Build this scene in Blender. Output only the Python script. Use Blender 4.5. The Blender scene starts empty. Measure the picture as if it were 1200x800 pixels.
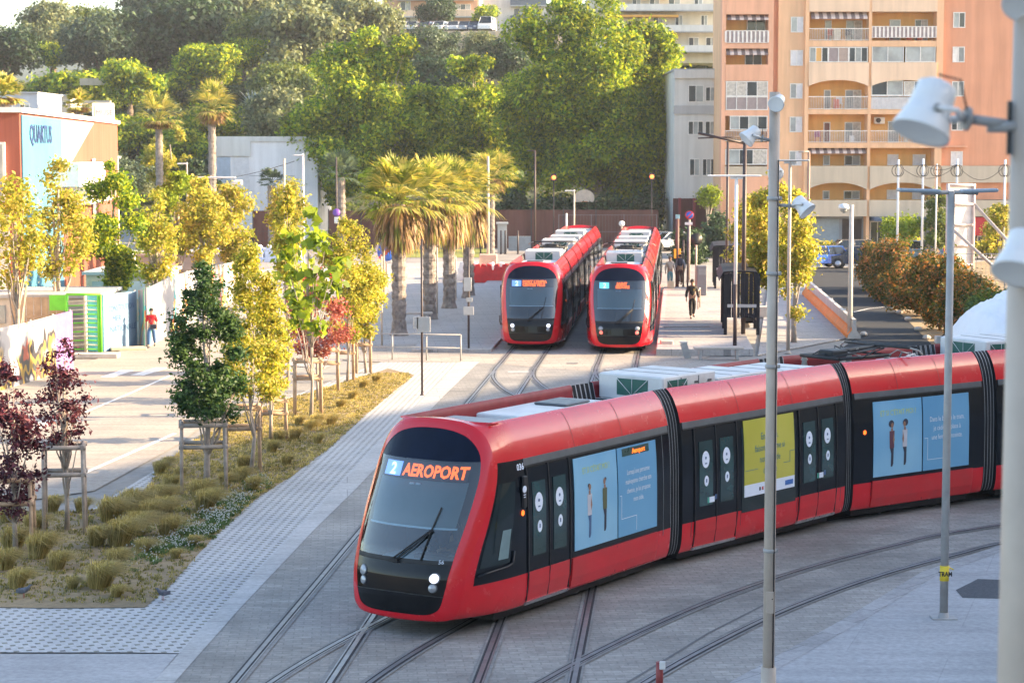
import bpy, bmesh, math, random
import numpy as np
from mathutils import Vector, Matrix
PI = math.pi
R = math.radians
random.seed(7)
rng = np.random.default_rng(11)
scene = bpy.context.scene
COL = scene.collection
# ------------------------------------------------------------------ camera model
F, PITCH, CAMH = 2500.0, math.atan(225 / 2500), 8.0
SP, CP = math.sin(PITCH), math.cos(PITCH)

def at(px, py, Y):
    """point at world depth Y seen at photo pixel px,py"""
    u, v = px - 600, 400 - py
    k = Y / (F * CP + v * SP)
    return Vector((u * k, Y, CAMH + k * (v * CP - F * SP)))

def gp(px, py, z=0.0):
    """ground point (height z) seen at photo pixel"""
    u, v = px - 600, 400 - py
    k = (z - CAMH) / (v * CP - F * SP)
    return Vector((u * k, k * (F * CP + v * SP), z))

# ------------------------------------------------------------------ objects
def obj(name, me, parent=None, loc=None, rot=None):
    o = bpy.data.objects.new(name, me)
    COL.objects.link(o)
    if parent is not None:
        o.parent = parent
    if loc is not None:
        o.location = loc
    if rot is not None:
        o.rotation_euler = rot
    return o

def tag(o, label=None, cat=None, group=None, kind=None):
    if label: o['label'] = label
    if cat: o['category'] = cat
    if group: o['group'] = group
    if kind: o['kind'] = kind
    return o

def thing(name, loc, rz, label, cat, group=None):
    o = obj(name, None, None, loc, (0, 0, rz))
    o.empty_display_size = 0.3
    return tag(o, label, cat, group)

def copy_tree(o, parent=None):
    c = o.copy()
    COL.objects.link(c)
    c.parent = parent
    for ch in list(o.children):
        copy_tree(ch, c)
    return c

class MB:
    """mesh builder: verts, faces with material slots"""
    def __init__(s):
        s.v = []; s.f = []; s.m = []; s.mats = []; s.smooth = []
    def mi(s, m):
        if m not in s.mats: s.mats.append(m)
        return s.mats.index(m)
    def add(s, vs, fs, m, smooth=False):
        b = len(s.v)
        s.v += [tuple(p) for p in vs]
        k = s.mi(m)
        for f in fs:
            s.f.append(tuple(b + i for i in f)); s.m.append(k); s.smooth.append(smooth)
        return s
    def box(s, x0, x1, y0, y1, z0, z1, m, M=None):
        vs = [(x0,y0,z0),(x1,y0,z0),(x1,y1,z0),(x0,y1,z0),(x0,y0,z1),(x1,y0,z1),(x1,y1,z1),(x0,y1,z1)]
        if M is not None: vs = [M @ Vector(p) for p in vs]
        return s.add(vs, [(0,3,2,1),(4,5,6,7),(0,1,5,4),(1,2,6,5),(2,3,7,6),(3,0,4,7)], m)
    def cbox(s, c, d, m, M=None, bev=0.0):
        x, y, z = c; a, b, e = d[0]/2, d[1]/2, d[2]/2
        if bev <= 0:
            return s.box(x-a, x+a, y-b, y+b, z-e, z+e, m, M)
        k = bev
        prof = [(-a+k,-b),(a-k,-b),(a,-b+k),(a,b-k),(a-k,b),(-a+k,b),(-a,b-k),(-a,-b+k)]
        inn = [(px*(a-k)/a, py*(b-k)/b) for px,py in prof]
        rings = [[(x+p,y+q,z-e) for p,q in inn],[(x+p,y+q,z-e+k) for p,q in prof],
                 [(x+p,y+q,z+e-k) for p,q in prof],[(x+p,y+q,z+e) for p,q in inn]]
        vs = [Vector(p) for r in rings for p in r]
        if M is not None: vs = [M @ p for p in vs]
        fs = []
        for r in range(3):
            for i in range(8):
                j = (i+1) % 8
                fs.append((r*8+i, r*8+j, r*8+8+j, r*8+8+i))
        fs += [tuple(range(7,-1,-1)), tuple(range(24,32))]
        return s.add(vs, fs, m)
    def prism(s, poly, z0, z1, m, M=None):
        n = len(poly)
        vs = [Vector((p[0],p[1],z0)) for p in poly] + [Vector((p[0],p[1],z1)) for p in poly]
        if M is not None: vs = [M @ p for p in vs]
        fs = [tuple(range(n-1,-1,-1)), tuple(range(n,2*n))] + [(i,(i+1)%n,n+(i+1)%n,n+i) for i in range(n)]
        return s.add(vs, fs, m)
    def tube(s, pts, rad, m, n=8, caps=True, smooth=True):
        pts = [Vector(p) for p in pts]
        rs = rad if isinstance(rad, (list, tuple)) else [rad]*len(pts)
        vs = []; up = None
        for i, p in enumerate(pts):
            t = (pts[min(i+1, len(pts)-1)] - pts[max(i-1, 0)])
            if t.length < 1e-9: t = Vector((0,0,1))
            t.normalize()
            if up is None:
                up = Vector((1,0,0)) if abs(t.x) < .8 else Vector((0,1,0))
            a = (up - t*up.dot(t)).normalized(); b = t.cross(a); up = a
            for k in range(n):
                w = 2*PI*k/n
                vs.append(p + (a*math.cos(w) + b*math.sin(w))*rs[i])
        fs = []
        for i in range(len(pts)-1):
            for k in range(n):
                j = (k+1) % n
                fs.append((i*n+k, i*n+j, (i+1)*n+j, (i+1)*n+k))
        s.add(vs, fs, m, smooth)
        if caps:
            b0 = len(s.v) - len(vs)
            kk = s.mi(m)
            s.f.append(tuple(b0+i for i in range(n-1,-1,-1))); s.m.append(kk); s.smooth.append(False)
            s.f.append(tuple(b0+len(vs)-n+i for i in range(n))); s.m.append(kk); s.smooth.append(False)
        return s
    def lathe(s, prof, m, n=16, M=None, smooth=True):
        """prof: list of (r,z)"""
        vs = []
        for r, z in prof:
            for k in range(n):
                w = 2*PI*k/n
                vs.append(Vector((r*math.cos(w), r*math.sin(w), z)))
        if M is not None: vs = [M @ p for p in vs]
        fs = []
        for i in range(len(prof)-1):
            for k in range(n):
                j = (k+1) % n
                fs.append((i*n+k, i*n+j, (i+1)*n+j, (i+1)*n+k))
        fs.append(tuple(range(n-1,-1,-1))); fs.append(tuple((len(prof)-1)*n+i for i in range(n)))
        return s.add(vs, fs, m, smooth)
    def mesh(s, name='mesh'):
        me = bpy.data.meshes.new(name)
        me.from_pydata(s.v, [], s.f)
        for m in s.mats: me.materials.append(m)
        me.polygons.foreach_set('material_index', s.m)
        me.polygons.foreach_set('use_smooth', s.smooth)
        me.update()
        return me
    def build(s, name, parent=None, loc=None, rot=None, bevel=0.0):
        o = obj(name, s.mesh(name), parent, loc, rot)
        if bevel > 0:
            b = o.modifiers.new('bevel', 'BEVEL'); b.width = bevel; b.segments = 2; b.limit_method = 'ANGLE'
        return o

def text_mesh(body, size=1.0, align='LEFT', extrude=0.0, bold=0.0, sx=1.0, resolution=2):
    """flat text as mesh vertices (x right, y up) + faces"""
    cu = bpy.data.curves.new('t', 'FONT')
    cu.body = body; cu.size = size; cu.align_x = align; cu.offset = bold; cu.resolution_u = resolution
    cu.space_line = 1.1
    o = bpy.data.objects.new('t', cu); COL.objects.link(o)
    dg = bpy.context.evaluated_depsgraph_get()
    me = bpy.data.meshes.new_from_object(o.evaluated_get(dg))
    vs = [(p.co.x*sx, p.co.y) for p in me.vertices]; fs = [tuple(f.vertices) for f in me.polygons]
    bpy.data.objects.remove(o); bpy.data.meshes.remove(me); bpy.data.curves.remove(cu)
    return vs, fs

# ------------------------------------------------------------------ materials
def nodes(name):
    m = bpy.data.materials.new(name); m.use_nodes = True
    nt = m.node_tree; bs = nt.nodes['Principled BSDF']
    return m, nt, bs

def N(nt, typ, **kw):
    n = nt.nodes.new(typ)
    for k, v in kw.items():
        setattr(n, k, v)
    return n

def mixc(nt, fac, a, b, blend='MIX'):
    n = N(nt, 'ShaderNodeMix', data_type='RGBA', blend_type=blend)
    for sock, val in ((n.inputs[0], fac), (n.inputs[6], a), (n.inputs[7], b)):
        if hasattr(val, 'links') or hasattr(val, 'node'):
            nt.links.new(val, sock)
        elif isinstance(val, (tuple, list)):
            sock.default_value = (*val[:3], 1)
        else:
            sock.default_value = val
    return n.outputs[2]

def math_(nt, op, a, b=None, c=None):
    n = N(nt, 'ShaderNodeMath', operation=op)
    for i, v in enumerate((a, b, c)):
        if v is None: continue
        if hasattr(v, 'node'): nt.links.new(v, n.inputs[i])
        else: n.inputs[i].default_value = v
    return n.outputs[0]

def coords(nt, scale=(1,1,1), rot=0.0, kind='Object'):
    tc = N(nt, 'ShaderNodeTexCoord'); mp = N(nt, 'ShaderNodeMapping')
    mp.inputs['Scale'].default_value = scale; mp.inputs['Rotation'].default_value = (0, 0, rot)
    nt.links.new(tc.outputs[kind], mp.inputs[0])
    return mp.outputs[0]

def noise(nt, vec, scale, detail=4, rough=.6):
    n = N(nt, 'ShaderNodeTexNoise')
    n.inputs['Scale'].default_value = scale; n.inputs['Detail'].default_value = detail
    n.inputs['Roughness'].default_value = rough
    if vec is not None: nt.links.new(vec, n.inputs['Vector'])
    return n.outputs['Fac']

def ramp(nt, fac, stops):
    r = N(nt, 'ShaderNodeValToRGB'); nt.links.new(fac, r.inputs[0])
    e = r.color_ramp.elements
    while len(e) < len(stops): e.new(0.5)
    for el, (p, c) in zip(e, stops):
        el.position = p; el.color = (*c[:3], 1) if isinstance(c, (tuple, list)) else (c, c, c, 1)
    return r.outputs[0]

def bump(nt, bs, h, strength=.3, dist=.02):
    b = N(nt, 'ShaderNodeBump'); b.inputs['Strength'].default_value = strength; b.inputs['Distance'].default_value = dist
    nt.links.new(h, b.inputs['Height']); nt.links.new(b.outputs[0], bs.inputs['Normal'])

_mc = {}
def mat(name, col, rough=.6, metal=0.0, var=.12, scale=3.0, bmp=0.0, coat=0.0, spec=.5, emit=None, estr=0.0, dirt=0.0):
    if name in _mc: return _mc[name]
    m, nt, bs = nodes(name)
    bs.inputs['Roughness'].default_value = rough; bs.inputs['Metallic'].default_value = metal
    bs.inputs['Coat Weight'].default_value = coat; bs.inputs['Coat Roughness'].default_value = .05
    bs.inputs['Specular IOR Level'].default_value = spec
    v = coords(nt)
    nz = noise(nt, v, scale)
    lo = tuple(c*(1-var) for c in col); hi = tuple(min(1, c*(1+var)) for c in col)
    c = ramp(nt, nz, [(.3, lo), (.7, hi)])
    if dirt > 0:
        d = ramp(nt, noise(nt, v, scale*.35, 8, .7), [(.45, 0.0), (.75, dirt)])
        c = mixc(nt, d, c, (.16, .13, .10))
    nt.links.new(c, bs.inputs['Base Color'])
    rr = ramp(nt, noise(nt, v, scale*2.3), [(.3, max(0, rough-.06)), (.7, min(1, rough+.08))])
    nt.links.new(rr, bs.inputs['Roughness'])
    if bmp > 0: bump(nt, bs, noise(nt, v, scale*12, 3), bmp, .01)
    if emit:
        bs.inputs['Emission Color'].default_value = (*emit, 1); bs.inputs['Emission Strength'].default_value = estr
    _mc[name] = m
    return m

def glass_mat(name, tint, refl=.14, rough=.015):
    if name in _mc: return _mc[name]
    m, nt, bs = nodes(name)
    out = [n for n in nt.nodes if n.type == 'OUTPUT_MATERIAL'][0]
    nt.nodes.remove(bs)
    tr = N(nt, 'ShaderNodeBsdfTransparent'); tr.inputs[0].default_value = (*tint, 1)
    gl = N(nt, 'ShaderNodeBsdfGlossy'); gl.inputs['Roughness'].default_value = rough
    fr = N(nt, 'ShaderNodeFresnel'); fr.inputs[0].default_value = 1.5
    k = math_(nt, 'MULTIPLY_ADD', fr.outputs[0], 1.3, refl - .05)
    k = math_(nt, 'MINIMUM', k, .95)
    mx = N(nt, 'ShaderNodeMixShader'); nt.links.new(k, mx.inputs[0]); nt.links.new(tr.outputs[0], mx.inputs[1]); nt.links.new(gl.outputs[0], mx.inputs[2])
    nt.links.new(mx.outputs[0], out.inputs[0])
    _mc[name] = m
    return m

def leaf_mat(name, stops, transl=.35, rough=.55, big=(.9, .78, 1.2)):
    """foliage: colour varies from leaf to leaf, some light passes through"""
    if name in _mc: return _mc[name]
    m, nt, bs = nodes(name)
    out = [n for n in nt.nodes if n.type == 'OUTPUT_MATERIAL'][0]
    g = N(nt, 'ShaderNodeNewGeometry')
    c = ramp(nt, g.outputs['Random Per Island'], stops)
    big = ramp(nt, noise(nt, coords(nt), big[0], 3), [(.35, big[1]), (.65, big[2])])
    c = mixc(nt, 1.0, c, big, 'MULTIPLY')
    nt.links.new(c, bs.inputs['Base Color']); bs.inputs['Roughness'].default_value = rough
    bs.inputs['Specular IOR Level'].default_value = .3
    t = N(nt, 'ShaderNodeBsdfTranslucent'); nt.links.new(mixc(nt, 1.0, c, (1.25, 1.15, .6), 'MULTIPLY'), t.inputs[0])
    mx = N(nt, 'ShaderNodeMixShader'); mx.inputs[0].default_value = transl
    nt.links.new(bs.outputs[0], mx.inputs[1]); nt.links.new(t.outputs[0], mx.inputs[2]); nt.links.new(mx.outputs[0], out.inputs[0])
    _mc[name] = m
    return m
# ================================================================== SETTING
TDIR = math.atan(0.078)          # direction of the straight tracks
def sheet(name, pts, z, m, label=None):
    bm = bmesh.new()
    vs = [bm.verts.new((p[0], p[1], z)) for p in pts]
    f = bm.faces.new(vs)
    if f.normal.z < 0 or f.calc_area() and True:
        bm.normal_update()
        if f.normal.z < 0: f.normal_flip()
    bmesh.ops.triangulate(bm, faces=[f])
    me = bpy.data.meshes.new(name); bm.to_mesh(me); bm.free(); me.materials.append(m)
    o = obj(name, me); o['kind'] = 'structure'
    return o

def m_concrete(name, c, joint=None, stain=.25, rot=0.0, js=(.6,.3), bm=.25, contrast=.82, rough=.8):
    m, nt, bs = nodes(name)
    v = coords(nt, rot=rot)
    n1 = noise(nt, v, .35, 8, .65); n2 = noise(nt, v, 9, 6, .7)
    n3 = noise(nt, coords(nt, (.12, 2.2, 1), rot), 1.2, 5, .6)
    col = ramp(nt, n1, [(.3, tuple(x*(1-stain) for x in c)), (.55, c), (.75, tuple(min(1, x*(1+stain*.5)) for x in c))])
    col = mixc(nt, .5, col, ramp(nt, n2, [(.3, .55), (.7, 1.35)]), 'MULTIPLY')
    col = mixc(nt, .35, col, ramp(nt, n3, [(.3, .6), (.7, 1.3)]), 'MULTIPLY')
    h = n2
    if joint:
        br = N(nt, 'ShaderNodeTexBrick'); nt.links.new(v, br.inputs['Vector'])
        br.inputs['Scale'].default_value = 1; br.inputs['Brick Width'].default_value = js[0]; br.inputs['Row Height'].default_value = js[1]
        br.inputs['Mortar Size'].default_value = .012; br.inputs['Color1'].default_value = (1, 1, 1, 1)
        br.inputs['Color2'].default_value = (contrast, contrast, contrast, 1); br.inputs['Mortar'].default_value = (joint, joint, joint, 1)
        br.inputs['Bias'].default_value = 0
        col = mixc(nt, 1.0, col, br.outputs['Color'], 'MULTIPLY')
    nt.links.new(col, bs.inputs['Base Color'])
    nt.links.new(ramp(nt, n1, [(.3, rough-.12), (.7, rough+.1)]), bs.inputs['Roughness'])
    bs.inputs['Specular IOR Level'].default_value = .35
    bump(nt, bs, h, bm, .01)
    return m

M_ground = m_concrete('ground_gravel', (.26, .24, .20))
M_track = m_concrete('track_paving', (.34, .325, .305), .70, .42, -TDIR, (.30, .15), .5, .80, .68)
M_curve = m_concrete('track_paving_fine', (.23, .235, .245), .6, .3, .5, (.16, .08), .6, .80, .7)
M_slab = m_concrete('smooth_slab', (.37, .375, .39), .86, .22, .3, (3.2, 2.4), .15, .96, .7)
M_plat = m_concrete('platform_paving', (.42, .40, .39), .55, .18, -TDIR, (1.2, .6), .2, .9, .7)
M_kerb = m_concrete('kerb_stone', (.46, .46, .46), .6, .18, -TDIR, (6.0, 1.0), .2, .9, .8)
M_road = m_concrete('road_asphalt', (.37, .33, .29), None, .2, .2, bm=.3, rough=.85)
M_asph = m_concrete('fresh_asphalt', (.022, .026, .032), None, .25, .9, bm=.5, rough=.9)
M_soil = m_concrete('dry_soil', (.30, .23, .14), None, .45, .2, bm=.9, rough=.95)
M_white = mat('road_paint', (.72, .71, .68), .7, var=.25, scale=5)

def m_gridpaver():
    m, nt, bs = nodes('grid_paver')
    v = coords(nt, rot=-.36)
    sx = N(nt, 'ShaderNodeSeparateXYZ'); nt.links.new(v, sx.inputs[0])
    cy = math_(nt, 'MULTIPLY', sx.outputs[1], 1/.22)
    row = math_(nt, 'FLOOR', cy)
    off = math_(nt, 'MULTIPLY', math_(nt, 'MODULO', row, 2.0), .5)
    cx = math_(nt, 'ADD', math_(nt, 'MULTIPLY', sx.outputs[0], 1/.20), off)
    fx = math_(nt, 'ABSOLUTE', math_(nt, 'SUBTRACT', math_(nt, 'FRACT', cx), .5))
    fy = math_(nt, 'ABSOLUTE', math_(nt, 'SUBTRACT', math_(nt, 'FRACT', cy), .5))
    hole = math_(nt, 'MULTIPLY', math_(nt, 'LESS_THAN', fx, .22), math_(nt, 'LESS_THAN', fy, .24))
    n1 = noise(nt, v, .5, 8, .7); n2 = noise(nt, v, 14, 4)
    stone = mixc(nt, .5, ramp(nt, n1, [(.3, (.36, .37, .39)), (.7, (.50, .50, .50))]), ramp(nt, n2, [(.3, .6), (.7, 1.3)]), 'MULTIPLY')
    hcol = ramp(nt, noise(nt, v, 5, 4), [(.4, (.05, .05, .045)), (.6, (.16, .16, .10))])
    nt.links.new(mixc(nt, math_(nt, 'MULTIPLY', hole, .75), stone, hcol), bs.inputs['Base Color'])
    bs.inputs['Roughness'].default_value = .85
    bump(nt, bs, math_(nt, 'SUBTRACT', math_(nt, 'MULTIPLY', n2, .3), hole), .6, .03)
    return m
M_grid = m_gridpaver()

G = lambda *ps: [gp(*p) for p in ps]
# --- one ground sheet, bending into the hillside far behind
def hillz(x, y):
    def ss(a, b, t):
        t = max(0, min(1, (t-a)/(b-a))); return t*t*(3-2*t)
    h = 4*ss(196, 222, y) + 9*ss(222, 256, y) + 8*ss(262, 292, y) + 6*ss(300, 360, y) + 6*ss(360, 460, y)
    k = .42 + .58*ss(-92, -52, x)
    ext = 1 + .10*math.sin(x*.05+1) + .05*math.sin(y*.09+x*.03)
    h *= k*ext
    # flat car park terrace
    t = ss(-24, -16, x)*(1-ss(14, 22, x))*ss(278, 281, y)*(1-ss(304, 320, y))
    return h*(1-t) + 23.3*t
def ground_sheet():
    xs = np.concatenate([np.linspace(-800, -160, 8), np.linspace(-150, 150, 101), np.linspace(160, 800, 8)])
    ys = np.concatenate([np.linspace(-150, 180, 8), np.linspace(190, 480, 117), np.linspace(500, 1000, 8)])
    vs = []
    for y in ys:
        for x in xs:
            z = hillz(x, y) if y < 700 else 38.0
            if y > 190: z += .5*math.sin(x*.4+y*.3)*min(1, (y-190)/30) * (0 if (-24 < x < 22 and 276 < y < 322) else 1)
            vs.append((x, y, z-.02))
    nx = len(xs); fs = [(j*nx+i, j*nx+i+1, (j+1)*nx+i+1, (j+1)*nx+i) for j in range(len(ys)-1) for i in range(nx-1)]
    me = bpy.data.meshes.new('ground'); me.from_pydata(vs, [], fs)
    m, nt, bs = nodes('ground_hill')
    v = coords(nt); n1 = noise(nt, v, .25, 8, .7); n2 = noise(nt, v, 3, 6)
    ge = N(nt, 'ShaderNodeNewGeometry'); sp = N(nt, 'ShaderNodeSeparateXYZ'); nt.links.new(ge.outputs['Position'], sp.inputs[0])
    veg = mixc(nt, .6, ramp(nt, n1, [(.35, (.045, .07, .03)), (.5, (.09, .10, .045)), (.7, (.17, .13, .08))]), ramp(nt, n2, [(.3, .5), (.7, 1.4)]), 'MULTIPLY')
    flat = mixc(nt, .5, ramp(nt, n1, [(.3, (.22, .21, .20)), (.7, (.32, .31, .29))]), ramp(nt, n2, [(.3, .7), (.7, 1.3)]), 'MULTIPLY')
    k = math_(nt, 'GREATER_THAN', sp.outputs[2], .6)
    nt.links.new(mixc(nt, k, flat, veg), bs.inputs['Base Color']); bs.inputs['Roughness'].default_value = .95
    me.materials.append(m); o = obj('ground', me); o['kind'] = 'structure'
ground_sheet()

# --- track zone paving
X0 = lambda px, py: gp(px, py)
trk = G((118,900),(204,800),(282,712),(369,620),(420,570),(470,516),(522,462),(562,424),(575,408),(600,395),(790,400),(860,440),(1000,480),(1500,560),(1300,600),(1176,642),(1090,672),(1000,727),(930,766),(870,800),(760,900))
sheet('track_paving', trk, .004, M_track)
# grid pavers with weeds (left of the track)
sheet('paver_strip', G((-300,760),(0,764),(150,764),(210,765),(262,708),(346,624),(400,566),(450,514),(500,462),(540,424),(470,415),(300,480),(100,600),(-300,640)), .003, M_grid)
sheet('pavement', G((-300,765),(0,766),(208,766),(179,800),(90,900),(-400,900)), .006, M_slab)
# light kerb strip
ks = G((90,900),(179,800),(262,708),(346,624),(400,566),(450,514),(500,462),(540,424),(562,424),(562,424),(522,462),(470,516),(420,570),(369,620),(282,712),(204,800),(118,900))
sheet('kerb_strip', ks, .010, M_kerb)
# pale strip across the tracks and apron further back
sheet('crossing_paving', G((380,420),(440,404),(830,398),(850,412),(760,440),(560,425),(430,424)), .008, m_concrete('warm_paving', (.40,.36,.32), .6, .2, -TDIR, (.8,.4), .2))
sheet('square_paving', G((380,432),(440,404),(590,404),(600,396),(560,300),(300,305),(250,420)), .005, M_plat)
# left road
road = G((-500,640),(-60,600),(110,575),(210,520),(300,450),(390,395),(420,378),(300,370),(200,392),(150,408),(85,430),(-40,462),(-500,560))
sheet('road', road, .007, M_road)
def strip(name, pts, w, z, m):
    vs = []; fs = []
    P = [Vector((p[0], p[1], 0)) for p in pts]
    for i, p in enumerate(P):
        t = (P[min(i+1, len(P)-1)] - P[max(i-1, 0)]).normalized(); n = Vector((-t.y, t.x, 0))
        vs += [(p+n*w/2)+Vector((0,0,z)), (p-n*w/2)+Vector((0,0,z))]
    for i in range(len(P)-1): fs.append((2*i, 2*i+1, 2*i+3, 2*i+2))
    mb = MB(); mb.add(vs, fs, m); o = mb.build(name); o['kind'] = 'structure'; return o
strip('lane_line', G((95,556),(155,530),(205,508)), .14, .012, M_white)
strip('lane_line', G((100,483),(150,462),(200,440)), .12, .012, M_white)
for (a, b) in [((125,442),(150,434)), ((160,440),(190,431)), ((30,505),(62,492)), ((215,428),(235,420))]:
    strip('crossing_mark', [gp(*a), gp(*b)], .5, .012, M_white)
# smooth pavement at lower right and its border strip
bdr = [(760,900),(870,800),(930,766),(1000,727),(1090,672),(1176,642),(1300,606),(1500,560)]
sheet('pavement', [gp(*p) for p in bdr] + G((1500,900)), .0135, M_slab)
strip('kerb_strip', [gp(*p) for p in bdr], .34, .018, m_concrete('kerb_grey', (.38,.38,.39), .6, .15, .7, (.5,1.), .2))
sheet('manhole_cover', G((1120,692),(1146,679),(1200,681),(1178,702),(1128,701)), .0185, mat('cast_iron', (.05,.055,.065), .6, .3, bmp=.4, scale=8))
strip('drain_channel', [gp(*p) for p in [(735,800),(775,776),(830,742),(905,704)]], .05, .0112, mat('joint_dark', (.12,.12,.125), .8))
# fresh asphalt lane right and street beyond
sheet('road', G((905,470),(1003,396),(960,350),(938,322),(935,314),(1020,314),(1030,345),(1092,392),(1150,430),(1400,560),(1100,560)), .0155, M_asph)
sheet('road', G((-400,322),(250,318),(560,305),(1700,312),(1700,296),(560,292),(-400,300)), .006, m_concrete('street_asphalt', (.30,.28,.27), None, .2, .2))
strip('lane_line', G((1000,366),(1018,362),(1036,360)), .1, .02, M_white)
# lawn at the back
sheet('lawn', G((470,302),(570,302),(570,291),(470,291)), .016, mat('lawn_green', (.20,.22,.04), .9, var=.4, scale=2, bmp=.4))

# --- raised platforms beside the far trams (real kerbs)
def slab(name, poly, z, m, side):
    mb = MB(); mb.prism([(p[0], p[1]) for p in poly], 0, z, m); o = mb.build(name, bevel=.015); o['kind'] = 'structure'; return o
def trk_x(Y, x0, Y0): return x0 + (Y-Y0)*.078
LC = lambda Y: trk_x(Y, .83, 86.6)      # left far track centre
RC = lambda Y: trk_x(Y, 4.5, 86.6)
slab('platform', [(LC(84)-1.45, 84), (LC(130)-1.45, 130), (LC(130)-5.6, 130), (LC(84)-4.6, 84)], .14, M_plat, 0)
slab('platform', [(RC(82.5)+1.42, 82.5), (RC(82.5)+5.2, 82.5), (RC(120)+4.6, 120), (RC(120)+1.42, 120)], .28, M_plat, 0)
M_pink = mat('red_stone', (.34,.14,.12), .8)
strip('platform_edge', [(LC(84)-1.50, 84.02), (LC(130)-1.50, 130)], .10, .144, M_kerb)
strip('platform_edge', [(RC(82.6)+1.55, 82.6), (RC(120)+1.55, 120)], .18, .285, M_kerb)
strip('drain_grate', [gp(777,383,.29), gp(832,382.5,.29)], .5, .289, mat('grate_dark', (.06,.06,.07), .6))
slab('footpath', [gp(888,417), gp(1003,395), gp(945,338), gp(900,338)], .05, M_plat, 0)

# --- rails: grooved rails laid flush, each pair of steel lines with its dark groove
M_rail = mat('rail_steel', (.26,.26,.27), .40, .6, var=.2, scale=2)
M_bed = m_concrete('rail_bed', (.24,.235,.23), None, .35, 0, bm=.4)
M_groove = mat('rail_groove', (.03,.03,.035), .9)
def smooth_path(pts, n=10):
    P = [Vector(p) for p in pts]; out = []
    for i in range(len(P)-1):
        p0 = P[max(i-1,0)]; p1 = P[i]; p2 = P[i+1]; p3 = P[min(i+2,len(P)-1)]
        for k in range(n):
            t = k/n
            out.append(.5*((2*p1)+(-p0+p2)*t+(2*p0-5*p1+4*p2-p3)*t*t+(-p0+3*p1-3*p2+p3)*t**3))
    out.append(P[-1]); return out
_rk = [0]
def rail(path, off, name='rail'):
    _rk[0] += 1; dz = _rk[0]*.0004
    P = [Vector((p[0], p[1], 0)) for p in path]; L = []
    for i, p in enumerate(P):
        t = (P[min(i+1, len(P)-1)] - P[max(i-1, 0)]).normalized(); L.append(p + Vector((-t.y, t.x, 0))*off)
    mb = MB()
    for (a, b, z, m) in ((-.15, .13, .0176, M_bed), (-.085, .085, .0185, M_groove), (-.03, .045, .026, M_rail), (-.085, -.06, .024, M_rail)):
        s = 1 if off > 0 else -1
        vs = []; fs = []
        for i, p in enumerate(L):
            t = (L[min(i+1, len(L)-1)] - L[max(i-1, 0)]).normalized(); n = Vector((-t.y, t.x, 0))*s
            vs += [p+n*a+Vector((0,0,z+dz)), p+n*b+Vector((0,0,z+dz))]
        fs = [(2*i, 2*i+1, 2*i+3, 2*i+2) for i in range(len(L)-1)]
        mb.add(vs, fs, m)
    o = mb.build(name); o['kind'] = 'structure'
    return o
for c0, y0 in ((.83-.078*86.6, 0), (4.5-.078*86.6, 0)):
    path = [(c0+.078*y, y) for y in np.linspace(14, 150, 40)]
    rail(path, .7175); rail(path, -.7175)
TRAMLINE = smooth_path([(-4.1,26),(-3.45,29),(-2.75,32),(-1.75,35),(-.45,38),(2.02,41.3),(3.9,43.6),(6.25,46.1),(10.04,48.9),(15,51.4),(22,53.3),(34,54.5)])
rail(TRAMLINE, .7175); rail(TRAMLINE, -.7175)
O2 = smooth_path([(-2.0,24),(-.3,28),(1.45,32),(3.0,35),(4.5,37.5),(6.4,40.1),(8.2,42.1),(10.1,43.9),(15.5,47.3),(24,49.3),(36,50.2)])
rail(O2, .7175); rail(O2, -.7175)
# turnout rails behind the tram (curving right from the straight tracks)
for (a, b) in ((.83, -1), (4.5, -1)):
    c0 = a-.078*86.6
    pts = [(c0+.078*y, y) for y in (84, 80, 77)] + [(c0+.078*74+.25, 74), (c0+.078*70+1.1, 70), (c0+.078*66+2.6, 66), (c0+.078*62+5, 62.5), (c0+.078*58+9, 59.5), (c0+22, 56.5)]
    if a < 2: pts = pts[:-1] + [(c0+15, 58)]
    P_ = smooth_path(pts, 6); rail(P_, .7175); rail(P_, -.7175)
strip('cable_duct_cover', [gp(595,436), gp(625,436)], .35, .0165, mat('duct_lid', (.42,.43,.45), .7))
strip('cable_duct_cover', [gp(664,426), gp(677,426)], .4, .0165, mat('duct_dark', (.13,.13,.14), .7))
# ================================================================== TRAMS
T_RED = mat('tram_red', (.60, .006, .016), .22, var=.05, coat=.5, scale=1.5, spec=.4)
T_REDK = mat('tram_red_skirt', (.58, .008, .018), .34, var=.08, scale=1.2, coat=.15, dirt=.22)
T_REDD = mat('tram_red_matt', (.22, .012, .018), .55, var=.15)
T_BLK = mat('tram_black', (.006, .008, .012), .16, var=.2, coat=.05, scale=1, spec=.28)
T_BLKM = mat('tram_black_matt', (.012, .012, .014), .6)
T_GLS = mat('tram_side_glass', (.008, .018, .020), .05, var=.3, coat=.2, scale=.8)
T_TEAL = mat('tram_door_glass', (.018, .050, .050), .07, var=.5, coat=.5, scale=1.6)
T_ROOF = mat('tram_roof', (.50, .51, .53), .5, var=.12, scale=2, dirt=.35)
T_BOX = mat('roof_box', (.62, .63, .64), .5, var=.08, scale=2, dirt=.3)
T_GREY = mat('tram_grey', (.09, .10, .11), .4, var=.2)
T_BEL = mat('bellows_light', (.38, .39, .41), .5)
T_BELD = mat('bellows_dark', (.012, .012, .014), .7)
T_ALU = mat('aluminium', (.55, .57, .6), .3, .8)
T_WHT = mat('sticker_white', (.72, .78, .9), .4, var=.04)
T_SCR = glass_mat('windscreen_glass', (.60, .74, .78), .13)
T_INT = mat('cab_interior', (.30, .36, .40), .7)
T_INTD = mat('cab_dark', (.03, .035, .04), .7)
M_LED = mat('led_orange', (.9, .2, .02), .5, emit=(1, .13, .006), estr=.62, var=0)
M_LEDB = mat('led_blue', (.2, .35, .8), .5, emit=(.16, .26, .75), estr=.55, var=0)
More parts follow.
